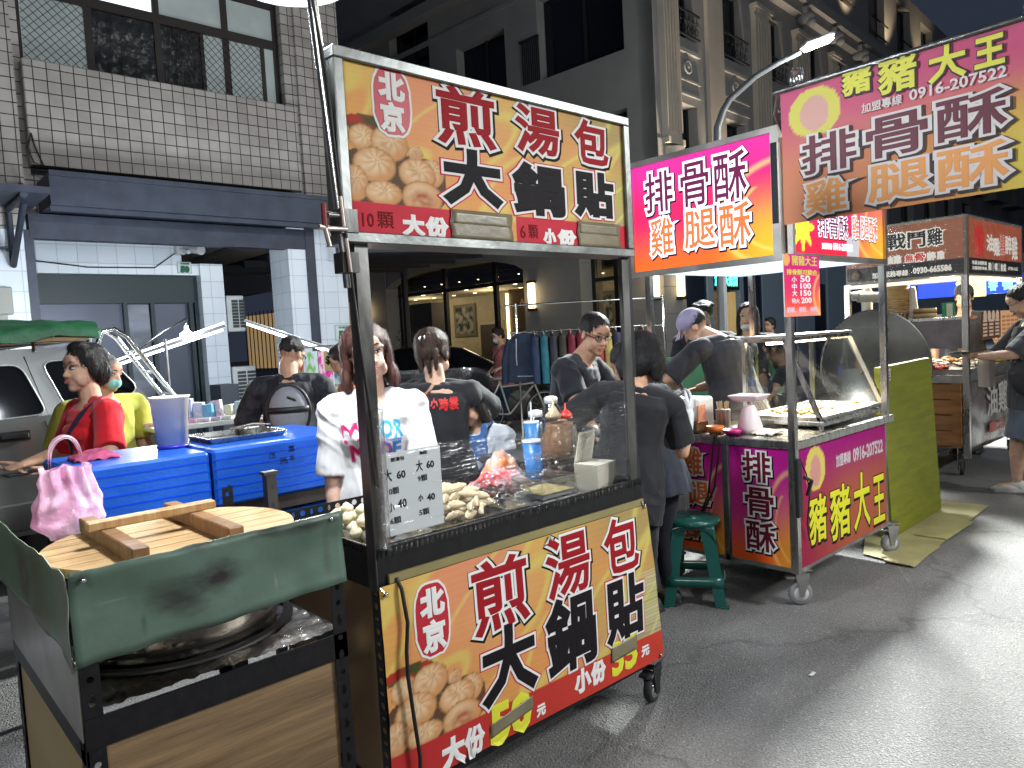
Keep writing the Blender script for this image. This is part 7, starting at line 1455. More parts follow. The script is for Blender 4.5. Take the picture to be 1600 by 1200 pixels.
MN = thing('menu_card', 'brown and orange price menu card hung on the chicken stall post', 'menu', (8.3, 2.13, 1.23)); g = MB(); g.box(7.74, 8.33, 2.10, 2.106, 1.245, 1.50, .002); g.m = 1; g.box(8.335, 9.02, 2.10, 2.106, 1.215, 1.50, .002); obj('card', g, [mat('menu_brown', (.14, .055, .03), .4), mat('menu_orange', (.70, .40, .20), .4, emit=((.7, .4, .2), .15))], MN)
g = MB()
for i in range(4): g.lathe([(0, 0), (.055, 0)], 14, (7.84 + i * .128, 2.0985, 1.455), 'Y', cap=False)
for j in range(5):
    for i in range(3): g.box(7.77 + i * .19, 7.77 + i * .19 + .13, 2.0982, 2.0988, 1.27 + j * .033, 1.29 + j * .033)
g.m = 1
for j in range(5):
    for i in range(4): g.box(8.38 + i * .15, 8.38 + i * .15 + .11, 2.0982, 2.0988, 1.27 + j * .04, 1.29 + j * .04)
obj('menu_rows', g, [mat('menu_cream', (.70, .50, .38), .5), mat('menu_dark_orange', (.55, .22, .08), .5)], MN)
# far stall with blue sign
t = thing('far_stall', 'distant stall with a glowing blue sign at the right edge', 'food stall', (13.2, 3.3, 0)); g = MB(); g.box(12.5, 16.0, 2.9, 3.0, 1.75, 2.02); g.box(12.5, 12.6, 3.0, 4.4, 1.75, 2.02); sgn = obj('blue_sign', g, mat('blue_sign', (.02, .06, .45), .4, emit=((.02, .07, .7), .9)), t)
lett('lettering', sgn, (12.498, 3.6, 1.78), (0, -1, 0), VZ, [('一', .10, .22, .09, .12, [(0, .012, .001, 0, 0)]), ('春', .30, .42, .02, .2, [(1, .008, .001, 0, 0)]), ('飯', -.12, .02, .02, .2, [(0, .008, .001, 0, 0)]), ('鴨', .48, .6, .02, .2, [(1, .008, .001, 0, 0)])], [glow_mat('sign_y', (.9, .95, .4), 1.4), glow_mat('sign_c', (.2, .6, 1), 2)])
for x, y in ((12.55, 2.95), (16, 2.95), (12.55, 4.35)): g = MB(); g.box(x - .03, x + .03, y - .03, y + .03, 0, 1.75); obj('post', g, STEELB, t)
g = MB(); g.box(12.6, 15.9, 3.05, 4.3, .2, .95); g.box(12.5, 16, 2.9, 4.4, 2.02, 2.3); obj('counter_and_roof', g, mat('far_counter', (.12, .12, .13), .5), t); lamp('far_stall_light', (13.6, 3.5, 1.7), 20, (.7, .85, 1), .1)
# ------------------------------------------------------------------ silver off-roader on the left
CR = thing('parked_car', 'silver grey off road estate car with chrome rear ladder and green tarpaulin on its roof', 'car', (.2, 6.5, 0)); CRM = mat('car_paint', (.19, .197, .193), .35, .55, coat=.6, var=(2, .12)); CGL = mat('car_glass', (.006, .007, .009), .06)
ys, yf = 5.72, 7.35
prof = [(-3.2, .45), (-3.15, .95), (-2.0, 1.06), (-1.2, 1.12), (-.55, 1.50), (-.4, 1.545), (.4, 1.60), (1.05, 1.60), (1.22, 1.575), (1.50, 1.20), (1.66, 1.14), (1.72, .92), (1.70, .50), (1.60, .38), (-3.1, .38)]
side = lambda: [(-3.1, .38), (-3.2, .45), (-3.15, .95), (-2.0, 1.06), (-1.2, 1.10), (1.50, 1.17), (1.66, 1.12), (1.72, .92), (1.70, .50), (1.60, .38)]
g = MB(); g.prism(side(), ys, yf)
roof = [(-1.15, 1.10), (-.55, 1.49), (-.35, 1.545), (.4, 1.60), (1.02, 1.605), (1.20, 1.58), (1.50, 1.17)]
n = len(roof); vs = [(x, ys + .06 + (z - 1.1) * .22, z) for x, z in roof] + [(x, yf - .06 - (z - 1.1) * .22, z) for x, z in roof]
g.add(vs, [tuple(range(n))[::-1], tuple(range(n, 2 * n))] + [(i, i + 1, n + i + 1, n + i) for i in range(n - 1)], False); body = obj('body', g, CRM, CR)
def yside(z, o=.004): return ys + .06 + (z - 1.1) * .22 - o
def win(P_, nm='window', par=CR, m=CGL, o=.006):
    g = MB(); g.add([(x, yside(z, o), z) for x, z in P_], [tuple(range(len(P_)))]); return obj(nm, g, m, par, fix=False)
def rnd(P_, r=.04, n=4):
    out = []; m = len(P_)
    for i in range(m):
        a, b, c = Vector(P_[i - 1]), Vector(P_[i]), Vector(P_[(i + 1) % m]); p, q = b + (a - b).normalized() * r, b + (c - b).normalized() * r
        for k in range(n + 1): t = k / n; out.append(tuple(p * (1 - t) ** 2 + b * 2 * t * (1 - t) + q * t * t))
    return out
def rim(P_, w, nm='window_trim', m=None, par=CR):
    g = MB(); g.tube([(x, yside(z, .008), z) for x, z in P_ + P_[:1]], w * .55, 6); return obj(nm, g, m or mat('trim_silver', (.45, .46, .45), .3, .7), par)
for P_ in ([(.95, 1.17), (1.33, 1.225), (1.42, 1.28), (1.24, 1.52), (.83, 1.51)], [(.02, 1.13), (.83, 1.16), (.71, 1.50), (.02, 1.49)], [(-.85, 1.13), (-.02, 1.13), (-.02, 1.49), (-.42, 1.47)]):
    q = rnd(P_, .07); w_ = win(q); rim(q, .010, par=w_)
g = MB()
for x0, x1, zt in ((.78, .90, 1.55),): g.tube([(x0 + .06, yside(1.16, .003), 1.13), (x0 - .04, yside(1.55, .003), 1.55)], .004, 5)
g.tube([(.80, ys - .002, 1.12), (.84, ys - .002, .95), (.86, ys - .002, .50)], .004, 5); g.tube([(.02, ys - .002, 1.1), (.02, ys - .002, .5)], .004, 5); g.tube([(-.9, ys - .002, 1.1), (-.92, ys - .002, .5)], .004, 5); obj('door_gap', g, BLK, CR)
g = MB(); g.box(-2.9, 1.66, ys - .012, ys, .80, .86, .004); g.box(-2.6, 1.5, ys - .03, ys, .42, .60, .01); obj('side_trim', g, mat('side_trim_grey', (.10, .10, .10), .45), CR)
for x in (.62, -.28): g = MB(); g.box(x - .08, x + .08, ys - .03, ys - .002, 1.02, 1.055, .008); g.box(x - .09, x + .09, ys - .006, ys - .0005, 1.005, 1.07, .002); obj('door_handle', g, BLK, CR)
g = MB()
for P_ in ([(1.22, .0), (1.32, .06), (1.36, .045), (1.42, .10), (1.50, .03), (1.58, .03)], [(1.26, -.01), (1.40, .05), (1.48, .0), (1.60, .0)]): g.tube([(x - .12, yside(1.12, .004) - .035, 1.06 + z * .9) for x, z in P_], .007, 5)
obj('mountain_emblem', g, mat('decal_silver', (.30, .32, .31), .4), CR)
g = MB()
for y in (ys + .14, ys + .42): g.tube([(1.18, y, 1.60), (1.22, y, 1.70), (1.30, y, 1.72), (1.38, y, 1.66), (1.62, y, 1.28), (1.82, y, .98)], .018, 8)
for t_ in (.15, .4, .65, .9): g.cyl((1.38 + .44 * t_, ys + .14, 1.66 - .68 * t_), (1.38 + .44 * t_, ys + .42, 1.66 - .68 * t_), .012, seg=8)
obj('rear_ladder', g, CHROME, CR)
for x in (1.0, -2.1):
    for y in (ys + .12, yf - .12):
        g = MB(); g.lathe([(.20, -.11), (.33, -.11), (.36, -.08), (.36, .08), (.33, .11), (.20, .11)], 28, (x, y, .36), 'Y'); w_ = obj('wheel', g, RUB, CR); g = MB(); g.lathe([(0, -.10), (.19, -.10), (.2, .1), (0, .1)], 20, (x, y, .36), 'Y'); obj('rim', g, GREYP, w_)
g = MB(); g.box(1.64, 1.76, ys + .02, yf - .02, .46, .60, .02); obj('rear_bumper', g, BLK, CR)
g = MB()
for x in (-.2, .35, .8): g.tube([(x, ys + .16, 1.58), (x, ys + .16, 1.635), (x, yf - .16, 1.635), (x, yf - .16, 1.58)], .014, 6)
g.tube([(-.35, ys + .17, 1.63), (.95, ys + .17, 1.64)], .012, 6); obj('roof_rack', g, CHROME, CR)
g = MB(); g.box(-.75, 1.12, ys + .10, yf - .12, 1.645, 1.672); solo('roof_boards', g, wood('roof_ply', (.36, .22, .11), (.25, .15, .07), 4), 'brown boards tied on the car roof under the tarpaulin', 'boards')
g = MB(True)
def tarp(u, v):
    a = pi * v; x = -.8 + 1.98 * u; w = 1.42; y = ys + .06 + w * (1 - cos(a)) / 2; z = 1.665 + .135 * sin(a) ** .45 * (1 - .10 * sstep(.9, 1, u)) + .03 * nz(x * 2.2, v * 6) + .02 * nz(x * 6, v * 12, 3) + .01 * u
    if v < .05: z -= .02 + .02 * sin(x * 5) * (1 - v * 20)
    return (x, y + .012 * nz(x * 4, v * 3, 9), z)
g.grid(tarp, 70, 36); g.add([tarp(1, j / 16) for j in range(17)], [tuple(range(17))], False); solo('green_tarpaulin', g, mat('tarp_green', (.018, .12, .05), .5, var=(6, .35), bump=(14, .012)), 'wrinkled dark green tarpaulin bundled on the car roof', 'tarpaulin')
for o_ in (CR, *[o for o in col.objects if o.name in ('roof_boards', 'green_tarpaulin')]): o_.location.x += .20
# ------------------------------------------------------------------ sundries table, lamps and toys on the left
GT = thing('goods_table', 'folding table of small boxed sundries between the parked car and the passage', 'table', (1.95, 5.2, 0)); g = MB(); g.box(1.45, 2.30, 4.95, 5.50, 1.02, 1.05, .005); obj('table_top', g, mat('table_white', (.55, .62, .58), .4), GT); g = MB(); g.box(1.45, 2.15, 4.85, 5.40, .78, .80); obj('lower_shelf', g, mat('shelf_dark', (.20, .20, .22), .5), GT)
for x, y in ((1.48, 4.98), (2.26, 4.98), (1.48, 5.46), (2.26, 5.46)): g = MB(); g.box(x - .015, x + .015, y - .015, y + .015, 0, 1.02); obj('leg', g, STEELB, GT)
cc = [(.55, .50, .32), (.25, .45, .45), (.10, .45, .62), (.60, .60, .55), (.50, .45, .45), (.62, .62, .66), (.15, .25, .6), (.6, .3, .4), (.62, .65, .5), (.4, .5, .6)]
for i in range(12):
    g = MB(); w, d, h = R.uniform(.05, .09), R.uniform(.04, .07), R.uniform(.07, .20 if i < 5 else .13); a = i / 12; x = 1.52 + .74 * a; y = 5.40 - .38 * a + .04 * (i % 2); g.at((x, y, 1.051), rz=-.7 + R.uniform(-.2, .2), ry=R.uniform(-.1, .1)); g.box(-w / 2, w / 2, -d / 2, d / 2, 0, h, .003); g.at()
    c = cc[i % 10]; o = solo('sundry_box', g, mat('sundry', c, .35, var=(45, .8), c2=cc[(i * 3 + 4) % 10]), 'small bright box of sundries standing on the goods table', 'box', 'boxes standing on the goods table')
for i in range(14):
    g = MB(); a = (i % 7) / 7; x = 1.50 + .62 * a; y = 5.02 - (.10 if i > 6 else 0) + .12 * (1 - a) ; z = 1.051 if i < 7 else .801; g.at((x, y - (0 if i < 7 else .0), z), rz=-.7 + R.uniform(-.3, .3)); w = R.uniform(.05, .09); g.box(-w, w, -.03, .03, 0, .022, .003); g.at()
    solo('flat_packet', g, mat('packet', cc[(i * 7 + 3) % 10], .3, var=(50, .8), c2=(.6, .55, .62) if i % 2 else (.55, .2, .4)), 'flat printed packet lying on the goods table or its shelf', 'packet', 'flat packets on the goods table')
TGL = glow_mat('tube_glow', (.93, .97, 1), 9)
t = thing('tube_lamp', 'slanting twin fluorescent tubes beside the car ladder, left of the passage', 'lamp', (2.3, 6.0, 1.4)); g = MB(); g.cyl((1.52, 6.75, 1.39), (2.34, 6.02, 1.69), .009, seg=8); g.cyl((1.62, 6.62, 1.47), (2.34, 5.98, 1.745), .007, seg=8); obj('tube', g, TGL, t); g = MB(); g.bar((1.60, 6.66, 1.445), (2.36, 6.0, 1.725), .03, .018); g.tube([(1.98, 6.3, 0), (1.98, 6.3, 1.64)], .014, 8); obj('lamp_holder', g, mat('holder_dark', (.06, .06, .065), .5), t)
lamp('tube_light', (1.95, 6.45, 1.75), 110, (.88, .94, 1), .1)
t = thing('tube_lamp', 'slanting fluorescent tube above the man with the backpack, right of the passage', 'lamp', (2.7, 5.6, 1.4)); g = MB(); g.cyl((2.49, 5.88, 1.73), (2.97, 5.42, 1.465), .013, seg=8); obj('tube', g, TGL, t); g = MB(); g.bar((2.48, 5.90, 1.755), (2.98, 5.43, 1.49), .045, .02); g.tube([(2.98, 5.44, 0), (2.98, 5.44, 1.48)], .014, 8); obj('lamp_holder', g, GREYP, t); lamp('tube_light', (2.70, 5.75, 1.62), 100, (.84, .93, 1), .1)
t = thing('hanging_bulb', 'bare bright bulb hung from a thin arm over the slanting twin tubes', 'lamp', (2.12, 6.2, 1.6)); g = MB(); g.lathe([(.012, .10), (.018, .06), (.05, .035), (.055, .01), (.03, -.01), (0, -.015)], 20, (2.12, 6.2, 1.64)); obj('bulb', g, glow_mat('bulb_glow', (.92, .97, 1), 16), t); g = MB(); g.tube([(2.12, 6.2, 1.74), (2.13, 6.2, 1.80), (1.98, 6.3, 1.70), (1.72, 6.45, 1.50)], .007, 6); obj('arm', g, BLK, t); lamp('bulb_light', (2.12, 6.12, 1.62), 9, (.92, .97, 1), .05)
TD = thing('toy_display', 'bright rack of hanging printed toy packets right of the man with the backpack', 'display rack', (2.5, 4.78, 0)); g = MB(); g.tube([(2.36, 4.93, 0), (2.36, 4.93, 1.52)], .012, 8); g.tube([(2.82, 4.55, 0), (2.82, 4.55, 1.52)], .012, 8); g.tube([(2.36, 4.93, 1.51), (2.82, 4.55, 1.51)], .008, 6); obj('rack_frame', g, STEELB, TD)
td = Vector((.46, -.38, 0)).normalized(); tn = Vector((-.64, -.77, 0))
for i in range(8):
    c0 = [(.70, .62, .55), (.60, .72, .80), (.80, .62, .72), (.65, .75, .45)][i % 4]; c1 = [(.65, .10, .08), (.10, .30, .70), (.70, .04, .40), (.20, .55, .15)][(i * 3) % 4]
    x = (i % 4) * .10 + .003; z = 1.24 if i < 4 else .98
    sheet('toy_packet', Vector((2.37, 4.92, z)) + td * x - Vector((0, 0, .0)) + tn * .01, td, (0, 0, 1), .095, .24, 12, 16, lambda u, v: mix(c0, c1, sstep(-.05, .25, nz(u * 4 + i * 9, v * 5, i))) if v > .15 else mix(c0, (.2, .4, .7), .5), print_mat('toy_print', .25, .25, .3), TD)  # packets brightened by a faint glow in their ink
g = MB(); pp = Vector((2.55, 4.745, 1.34)) + tn * .03; q = [pp, pp + td * .11, pp + td * .11 + Vector((0, 0, .14)), pp + Vector((0, 0, .14))]; g.add([tuple(v) for v in q], [(0, 1, 2, 3)]); pc = obj('price_card', g, mat('price_card', (.50, .40, .18), .5), TD, fix=False); lett('price', pc, pp, td, VZ, [('$50', .012, .098, .04, .10, [(0, .003, .001, 0, 0)])], [PEN])
g = MB(); g.box(2.28, 2.95, 4.6, 5.2, .62, .80, .02); solo('clear_bin', g, mat('bin_grey', (.45, .48, .52), .3), 'pale grey lidded bin below the backpack man', 'bin')
# ------------------------------------------------------------------ clothes rail, bicycle, dark car and plants in the side street
RK = thing('clothes_rail', 'double steel clothes rail crowded with jackets in the side street', 'clothes rack', (6.9, 6.6, 0)); c0, c1 = Vector((6.50, 6.99, 0)), Vector((7.9, 5.72, 0)); g = MB(); z_ = Vector((0, 0, 1))
g.tube([c0 + z_ * 0, c0 + z_ * 1.93], .016, 8); g.tube([c1, c1 + z_ * 1.93], .016, 8); e = (c1 - c0).normalized(); g.tube([c0 - e * .2 + z_ * 1.91, c1 + z_ * 1.91], .012, 8); g.tube([c0 - e * .1 + z_ * 1.56, c1 + z_ * 1.56], .014, 8); g.tube([c0 + z_ * .1, c1 + z_ * .1], .014, 8); obj('rail_frame', g, CHROME, RK)
JC = [(.015, .03, .07), (.018, .035, .09), (.02, .15, .20), (.03, .03, .04), (.04, .035, .03), (.20, .01, .03), (.22, .015, .03), (.10, .12, .25), (.30, .02, .03), (.55, .42, .12), (.03, .03, .08), (.14, .06, .35), (.05, .05, .06), (.10, .10, .12)]
nrm = Vector((-e.y, e.x, 0))
for i in range(14):
    x = .10 + i * .115; o_ = c0 + e * x; c = JC[i]
    t = thing('jacket', ['navy zip jacket with white trim facing out at the front of the rail', 'dark blue jacket second on the rail', 'teal jacket hanging third on the rail', 'charcoal jacket behind the teal one', 'brownish black jacket before the maroon ones', 'first maroon jacket on the rail', 'second maroon jacket beside the blue one', 'slate blue jacket between maroon and red', 'bright red jacket next to the yellow one', 'pale yellow jacket on the rail', 'dark navy jacket before the purple one', 'purple jacket near the far end', 'grey jacket second from the far end', 'pale grey jacket at the far end of the rail'][i], 'jacket', (o_.x, o_.y, .78), 0, 'jackets hanging on the rail')
    q = e if i else (e * .25 - nrm * -.97).normalized(); side_ = nrm if i else e
    g = MB(True); L = .62
    def jk(u, v):
        a = 2 * pi * u; wz = .24 * (1 - .55 * sstep(.84, 1, v)); th = .045 if i else .07
        p = side_ * cos(a) * (wz + .012 * sin(a * 6 + i)) + q * sin(a) * th * (1 - .5 * sstep(.8, 1, v)); return p + Vector((0, 0, .76 - L + L * v))
    g.grid(jk, 30, 12)
    for s in (-1, 1): g.tube([side_ * s * .20 + z_ * .70, side_ * s * .27 + z_ * .42, side_ * s * .29 + z_ * .12], [.05, .055, .045], 10)
    obj('jacket_body', g, mat('jacket_cloth', c, .7, var=(7, .4), bump=(9, .02)), t, world=False)
    g = MB(); g.tube([side_ * -.16 + z_ * .745, z_ * .785, side_ * .16 + z_ * .745], .008, 6); g.tube([z_ * .785, z_ * .80], .004, 6); obj('hanger', g, mat('hanger', (.45, .36, .25), .5), t, world=False)
    if i == 0:
        g = MB(); f_ = -q if q.dot(Vector((-.67, -.74, 0))) < 0 else q
        f_ = f_ * .075
        for s in (-1, 1): g.tube([side_ * s * .10 + z_ * .70 + f_, side_ * s * .11 + z_ * .45 + f_, side_ * s * .105 + z_ * .36 + f_ * 1.02], .006, 5)
        g.tube([side_ * -.11 + z_ * .22 + f_ * 1.02, side_ * .15 + z_ * .21 + f_ * 1.02, side_ * .12 + z_ * .35 + f_], .005, 5); obj('white_trim', g, WHITE, t, world=False); g = MB(); g.lathe([(.235, .135), (.24, .15), (.235, .18)], 24) ; 
g = MB(); g.box(7.0, 7.75, 5.4, 6.0, .55, .70, .03); g.box(7.05, 7.6, 5.45, 5.9, .71, .82, .03); g.box(7.1, 7.7, 5.45, 5.95, .30, .52, .02); solo('folded_clothes', g, mat('folded', (.10, .14, .16), .6, var=(5, .9), c2=(.35, .25, .30)), 'stacked folded clothes in plastic below the end of the rail', 'clothes')
# bicycle
BC = thing('bicycle', 'pale framed bicycle parked in the side street behind the sauce jars', 'bicycle', (7.85, 8.75, 0)); bd = Vector((.80, -.60, 0)).normalized(); P0 = Vector((7.55, 8.98, 0)); br_ = .31
def bp(u, z, s=0): return P0 + bd * u + z_ * z + Vector((bd.y, -bd.x, 0)) * s
def wheel(u):
    g = MB(); g.tube([bp(u + br_ * cos(a), br_ + br_ * sin(a)) for a in [2 * pi * k / 36 for k in range(37)]], .014, 6, False); w_ = obj('wheel', g, RUB, BC)
    g = MB(); g.tube([bp(u + (br_ - .02) * cos(a), br_ + (br_ - .02) * sin(a)) for a in [2 * pi * k / 36 for k in range(37)]], .010, 6, False)
    for k in range(20): a = 2 * pi * k / 20; g.tube([bp(u, br_, .02 * (-1) ** k), bp(u + (br_ - .02) * cos(a), br_ + (br_ - .02) * sin(a))], .0022, 3)
    g.cyl(bp(u, br_, -.04), bp(u, br_, .04), .018, seg=8); obj('rim_and_spokes', g, mat('rim_pale', (.5, .5, .48), .3, .6), w_)
wheel(0); wheel(.98)
FRM = mat('bike_frame', (.50, .49, .44), .35, .3); g = MB()
for a, b in (((0, br_), (.40, .28)), ((0, br_), (.26, .78)), ((.40, .28), (.26, .82)), ((.40, .28), (.80, .72)), ((.28, .72), (.80, .76)), ((.98, br_), (.80, .80))): g.tube([bp(*a), bp(*b)], .016, 8)
obj('frame', g, FRM, BC); g = MB(); g.tube([bp(.80, .78), bp(.77, .92), bp(.80, .94)], .012, 8); g.tube([bp(.74, .96, -.26), bp(.80, .94, -.1), bp(.80, .94, .1), bp(.74, .96, .26)], .012, 8); obj('handlebar', g, CHROME, BC); g = MB(); g.ell(bp(.24, .86), (.13, .10, .035), None, 14, 8); g.cyl(bp(.26, .8), bp(.25, .86), .012, seg=8); obj('saddle', g, mat('saddle', (.25, .24, .22), .5), BC); g = MB(); g.cyl(bp(.40, .28, -.02), bp(.40, .28, .0), .09, seg=20); g.tube([bp(.40, .28, .05), bp(.52, .2, .05)], .01, 6); obj('crank', g, BLK, BC)
# dark car in front of the lobby
DC = thing('parked_car', 'black hatchback parked nose right in shadow before the hotel lobby', 'car', (8.6, 11.3, 0), radians(-38)); BP_ = mat('black_paint', (.006, .006, .008), .18, coat=.8)
g = MB(True); pr_ = [(-2.05, .30), (-2.1, .62), (-2.0, .92), (-1.72, 1.08), (-1.25, 1.34), (-.8, 1.42), (-.1, 1.43), (.35, 1.36), (1.05, .98), (1.75, .86), (2.05, .70), (2.1, .35)]
rg = []
for x, z in pr_: pass
def body(u, v):
    i = u * (len(pr_) - 1); k = min(int(i), len(pr_) - 2); f = i - k; x = pr_[k][0] + (pr_[k + 1][0] - pr_[k][0]) * f; z = pr_[k][1] + (pr_[k + 1][1] - pr_[k][1]) * f; w = .86 - .20 * sstep(.95, 1.42, z); a = v * pi; y = -cos(a); yy = math.copysign(abs(y) ** .35, y) * w; zz = .30 + (z - .30) * (sin(a) ** .25 if 0 < v < 1 else 0)
    return (x, yy, zz)
g.grid(body, 44, 24); obj('body', g, BP_, DC, world=False)
for s in (-1, 1):
    g = MB(); g.add([(x, s * (.845 - .20 * sstep(.95, 1.42, z) + .02), z) for x, z in [(-1.35, 1.02), (.75, 1.02), (.25, 1.30), (-.9, 1.34)]], [(0, 1, 2, 3)]); obj('side_window', g, CGL, DC, world=False, fix=False)
    for x in (-1.3, 1.3):
        g = MB(); g.lathe([(.2, -.1), (.30, -.1), (.33, -.07), (.33, .07), (.30, .1), (.2, .1)], 24, (x, s * .80, .33), 'Y'); w_ = obj('wheel', g, RUB, DC, world=False); g = MB()
        for k in range(5): a = k * 2 * pi / 5; g.bar((x, s * .90, .33), (x + .22 * cos(a), s * .90, .33 + .22 * sin(a)), .045, .02, (0, 1, 0))
        g.lathe([(.21, -.01), (.235, 0), (.21, .01)], 24, (x, s * .90, .33), 'Y'); g.lathe([(0, .01), (.05, .0)], 12, (x, s * .91, .33), 'Y', cap=False); obj('rim', g, mat('rim_grey', (.16, .16, .16), .35, .6), w_, world=False)
g = MB(); g.box(-2.12, -2.06, -.75, -.45, .72, .86, .01); g.box(-2.12, -2.06, .45, .75, .72, .86, .01); obj('tail_light', g, mat('tail_red', (.10, .005, .005), .2), DC, world=False)
# scooter-like clutter and shrub by the canopy
def shrub(x, y, z, r, h, label, n=420, c=(.03, .055, .025)):
    t = thing('potted_shrub', label, 'plant', (x, y, z)); g = MB(); g.lathe([(.15, 0), (.2, .3), (.21, .32), (.19, .32), (.17, .28)], 18); obj('pot', g, mat('pot_dark', (.06, .055, .05), .6), t, world=False)
    g = MB()
    for i in range(7): a = i * .9; g.tube([(0, 0, .25), (.3 * r * cos(a), .3 * r * sin(a), .3 + h * .4), (.7 * r * cos(a), .7 * r * sin(a), .3 + h * .75)], [.018, .011, .004], 5)
    obj('stems', g, mat('stem', (.06, .045, .03), .8), t, world=False); g = MB()
    for i in range(n):
        a, b = R.uniform(0, 2 * pi), R.uniform(0, 1) ** .6; q = r * (.35 + .65 * R.random()) * (1 - .5 * abs(b - .5)); L = R.uniform(.06, .14); g.at((q * cos(a), q * sin(a), .35 + h * b), rz=R.uniform(0, 6), rx=R.uniform(-1, 1), ry=R.uniform(-.8, .8)); g.add([(0, 0, 0), (L * .5, L * .16, .01), (L, 0, -.01), (L * .5, -L * .16, .01)], [(0, 1, 2, 3)])
    g.at(); obj('leaves', g, mat('leaf_dark', c, .5, var=(3, .4)), t, world=False, fix=False)
shrub(6.1, 10.2, 0, .55, 1.25, 'dark leafy potted shrub at the passage mouth right of the white shirted vendor'); shrub(10.6, 15.2, 0, .6, 1.5, 'dim potted shrub beside the far hotel pillar', 260); shrub(4.9, 8.4, 0, .30, 1.0, 'thin dark potted shrub at the tiled house corner', 160)
SCT = thing('parked_scooter', 'dark scooter parked in the passage behind the backpack man', 'scooter', (4.3, 7.4, 0), radians(-60)); g = MB(True); g.ell((0, 0, .62), (.55, .17, .16)); g.ell((.55, 0, .65), (.14, .2, .38)); g.ell((-.3, 0, .82), (.36, .15, .08)); g.box(-.1, .5, -.14, .14, .28, .36, .02); obj('scooter_body', g, mat('scooter_dark', (.012, .012, .015), .2, coat=.6), SCT, world=False)
for x in (-.55, .70): g = MB(); g.lathe([(.13, -.05), (.21, -.05), (.24, -.02), (.24, .02), (.21, .05), (.13, .05)], 22, (x, 0, .24), 'Y'); obj('wheel', g, RUB, SCT, world=False)
g = MB(); g.tube([(.6, -.32, 1.08), (.55, -.1, 1.04), (.55, .1, 1.04), (.6, .32, 1.08)], .014, 8); g.tube([(.60, 0, .8), (.55, 0, 1.04)], .03, 8); g.ell((.62, 0, 1.0), (.07, .10, .08)); g.tube([(.55, -.2, 1.05), (.5, -.28, 1.25)], .006, 5); g.ell((.5, -.29, 1.29), (.01, .06, .04)); obj('handlebar', g, BLK, SCT, world=False)
lamp('stall_light', (10.2, 4.6, 3.2), 110, (1, .95, .85), .3)
lamp('stall_light', (6.4, 4.2, 2.9), 45, (.92, .97, 1), .3)
# litter and stains on the road
PAP = mat('litter_paper', (.55, .54, .50), .7)
for i, (x, y) in enumerate(((2.95, 1.45), (4.1, .55), (5.6, 1.1), (3.3, .15), (6.9, .9))):
    g = MB(); g.at((x, y, .003), rz=i * 1.3); g.grid(lambda u, v: ((u - .5) * .045, (v - .5) * .016, .003 + .004 * nz(u * 4 + i, v * 3)), 5, 3, thick=.0008); g.at(); solo('litter_scrap', g, PAP, 'tiny pale scrap of paper lying on the dark road', 'litter', 'paper scraps on the road')
OIL = mat('road_stain', (.035, .035, .036), .35, var=(9, .5))
# ------------------------------------------------------------------ the people
BLKT = (.018, .019, .023); SK1 = (.56, .33, .22); SK2 = (.50, .28, .18); SK3 = (.60, .38, .27)
def strap(par, pts, w, m, th=.006, nm='bag_strap'):
    g = MB(); n = len(pts)
    for i in range(n - 1): g.bar(pts[i], pts[i + 1], w, th, (0, 1, 0))
    return obj(nm, g, m, par, world=False)
def onshirt(par, pts, fwd, w, m, nm='bag_strap', off=.006):
    sh = child(par, 'shirt'); me = sh.data; bv = BVHTree.FromPolygons([v.co for v in me.vertices], [p.vertices for p in me.polygons]); out = []
    for x, z in pts:
        h_, n_, i, _ = bv.ray_cast(Vector((x, fwd * 1.5, z)), Vector((0, -fwd, 0)))
        if h_ is not None: out.append((h_ + n_ * off, n_))
    g = MB(True)
    for i in range(len(out) - 1):
        (a, na), (b, nb_) = out[i], out[i + 1]; d = (b - a).normalized(); sa = d.cross(na).normalized() * w / 2; sb = d.cross(nb_).normalized() * w / 2; g.add([a - sa, a + sa, b + sb, b - sb], [(0, 1, 2, 3)])
    return obj(nm, g, m, par, world=False, fix=False)
def lerp2(a, b, n): return [(a[0] + (b[0] - a[0]) * i / n, a[1] + (b[1] - a[1]) * i / n) for i in range(n + 1)]
def print_on(par, items, fwd, mats, nm='shirt_print', tint=None):
    """lettering pressed onto a shirt: items in local x,z"""
    sh = child(par, 'shirt'); me = sh.data; bv = BVHTree.FromPolygons([v.co for v in me.vertices], [p.vertices for p in me.polygons])
    g = MB()
    for ch, x0, x1, z0, z1, ly, *r in items: glyph(g, ch, (0, 0, 0), (-fwd, 0, 0), VZ, x0, x1, z0, z1, ly, r[0] if r else 0)
    for i, v in enumerate(g.v):
        h_, n_, k_, _ = bv.ray_cast(Vector((v[0], fwd * 1.5, v[2])), Vector((0, -fwd, 0))); q = (h_ + Vector((0, fwd * (.0025 + abs(v[1]) * .2), 0))) if h_ is not None else Vector(v); g.v[i] = tuple(q)
    return obj(nm, g, mats, par, world=False, fix=False)
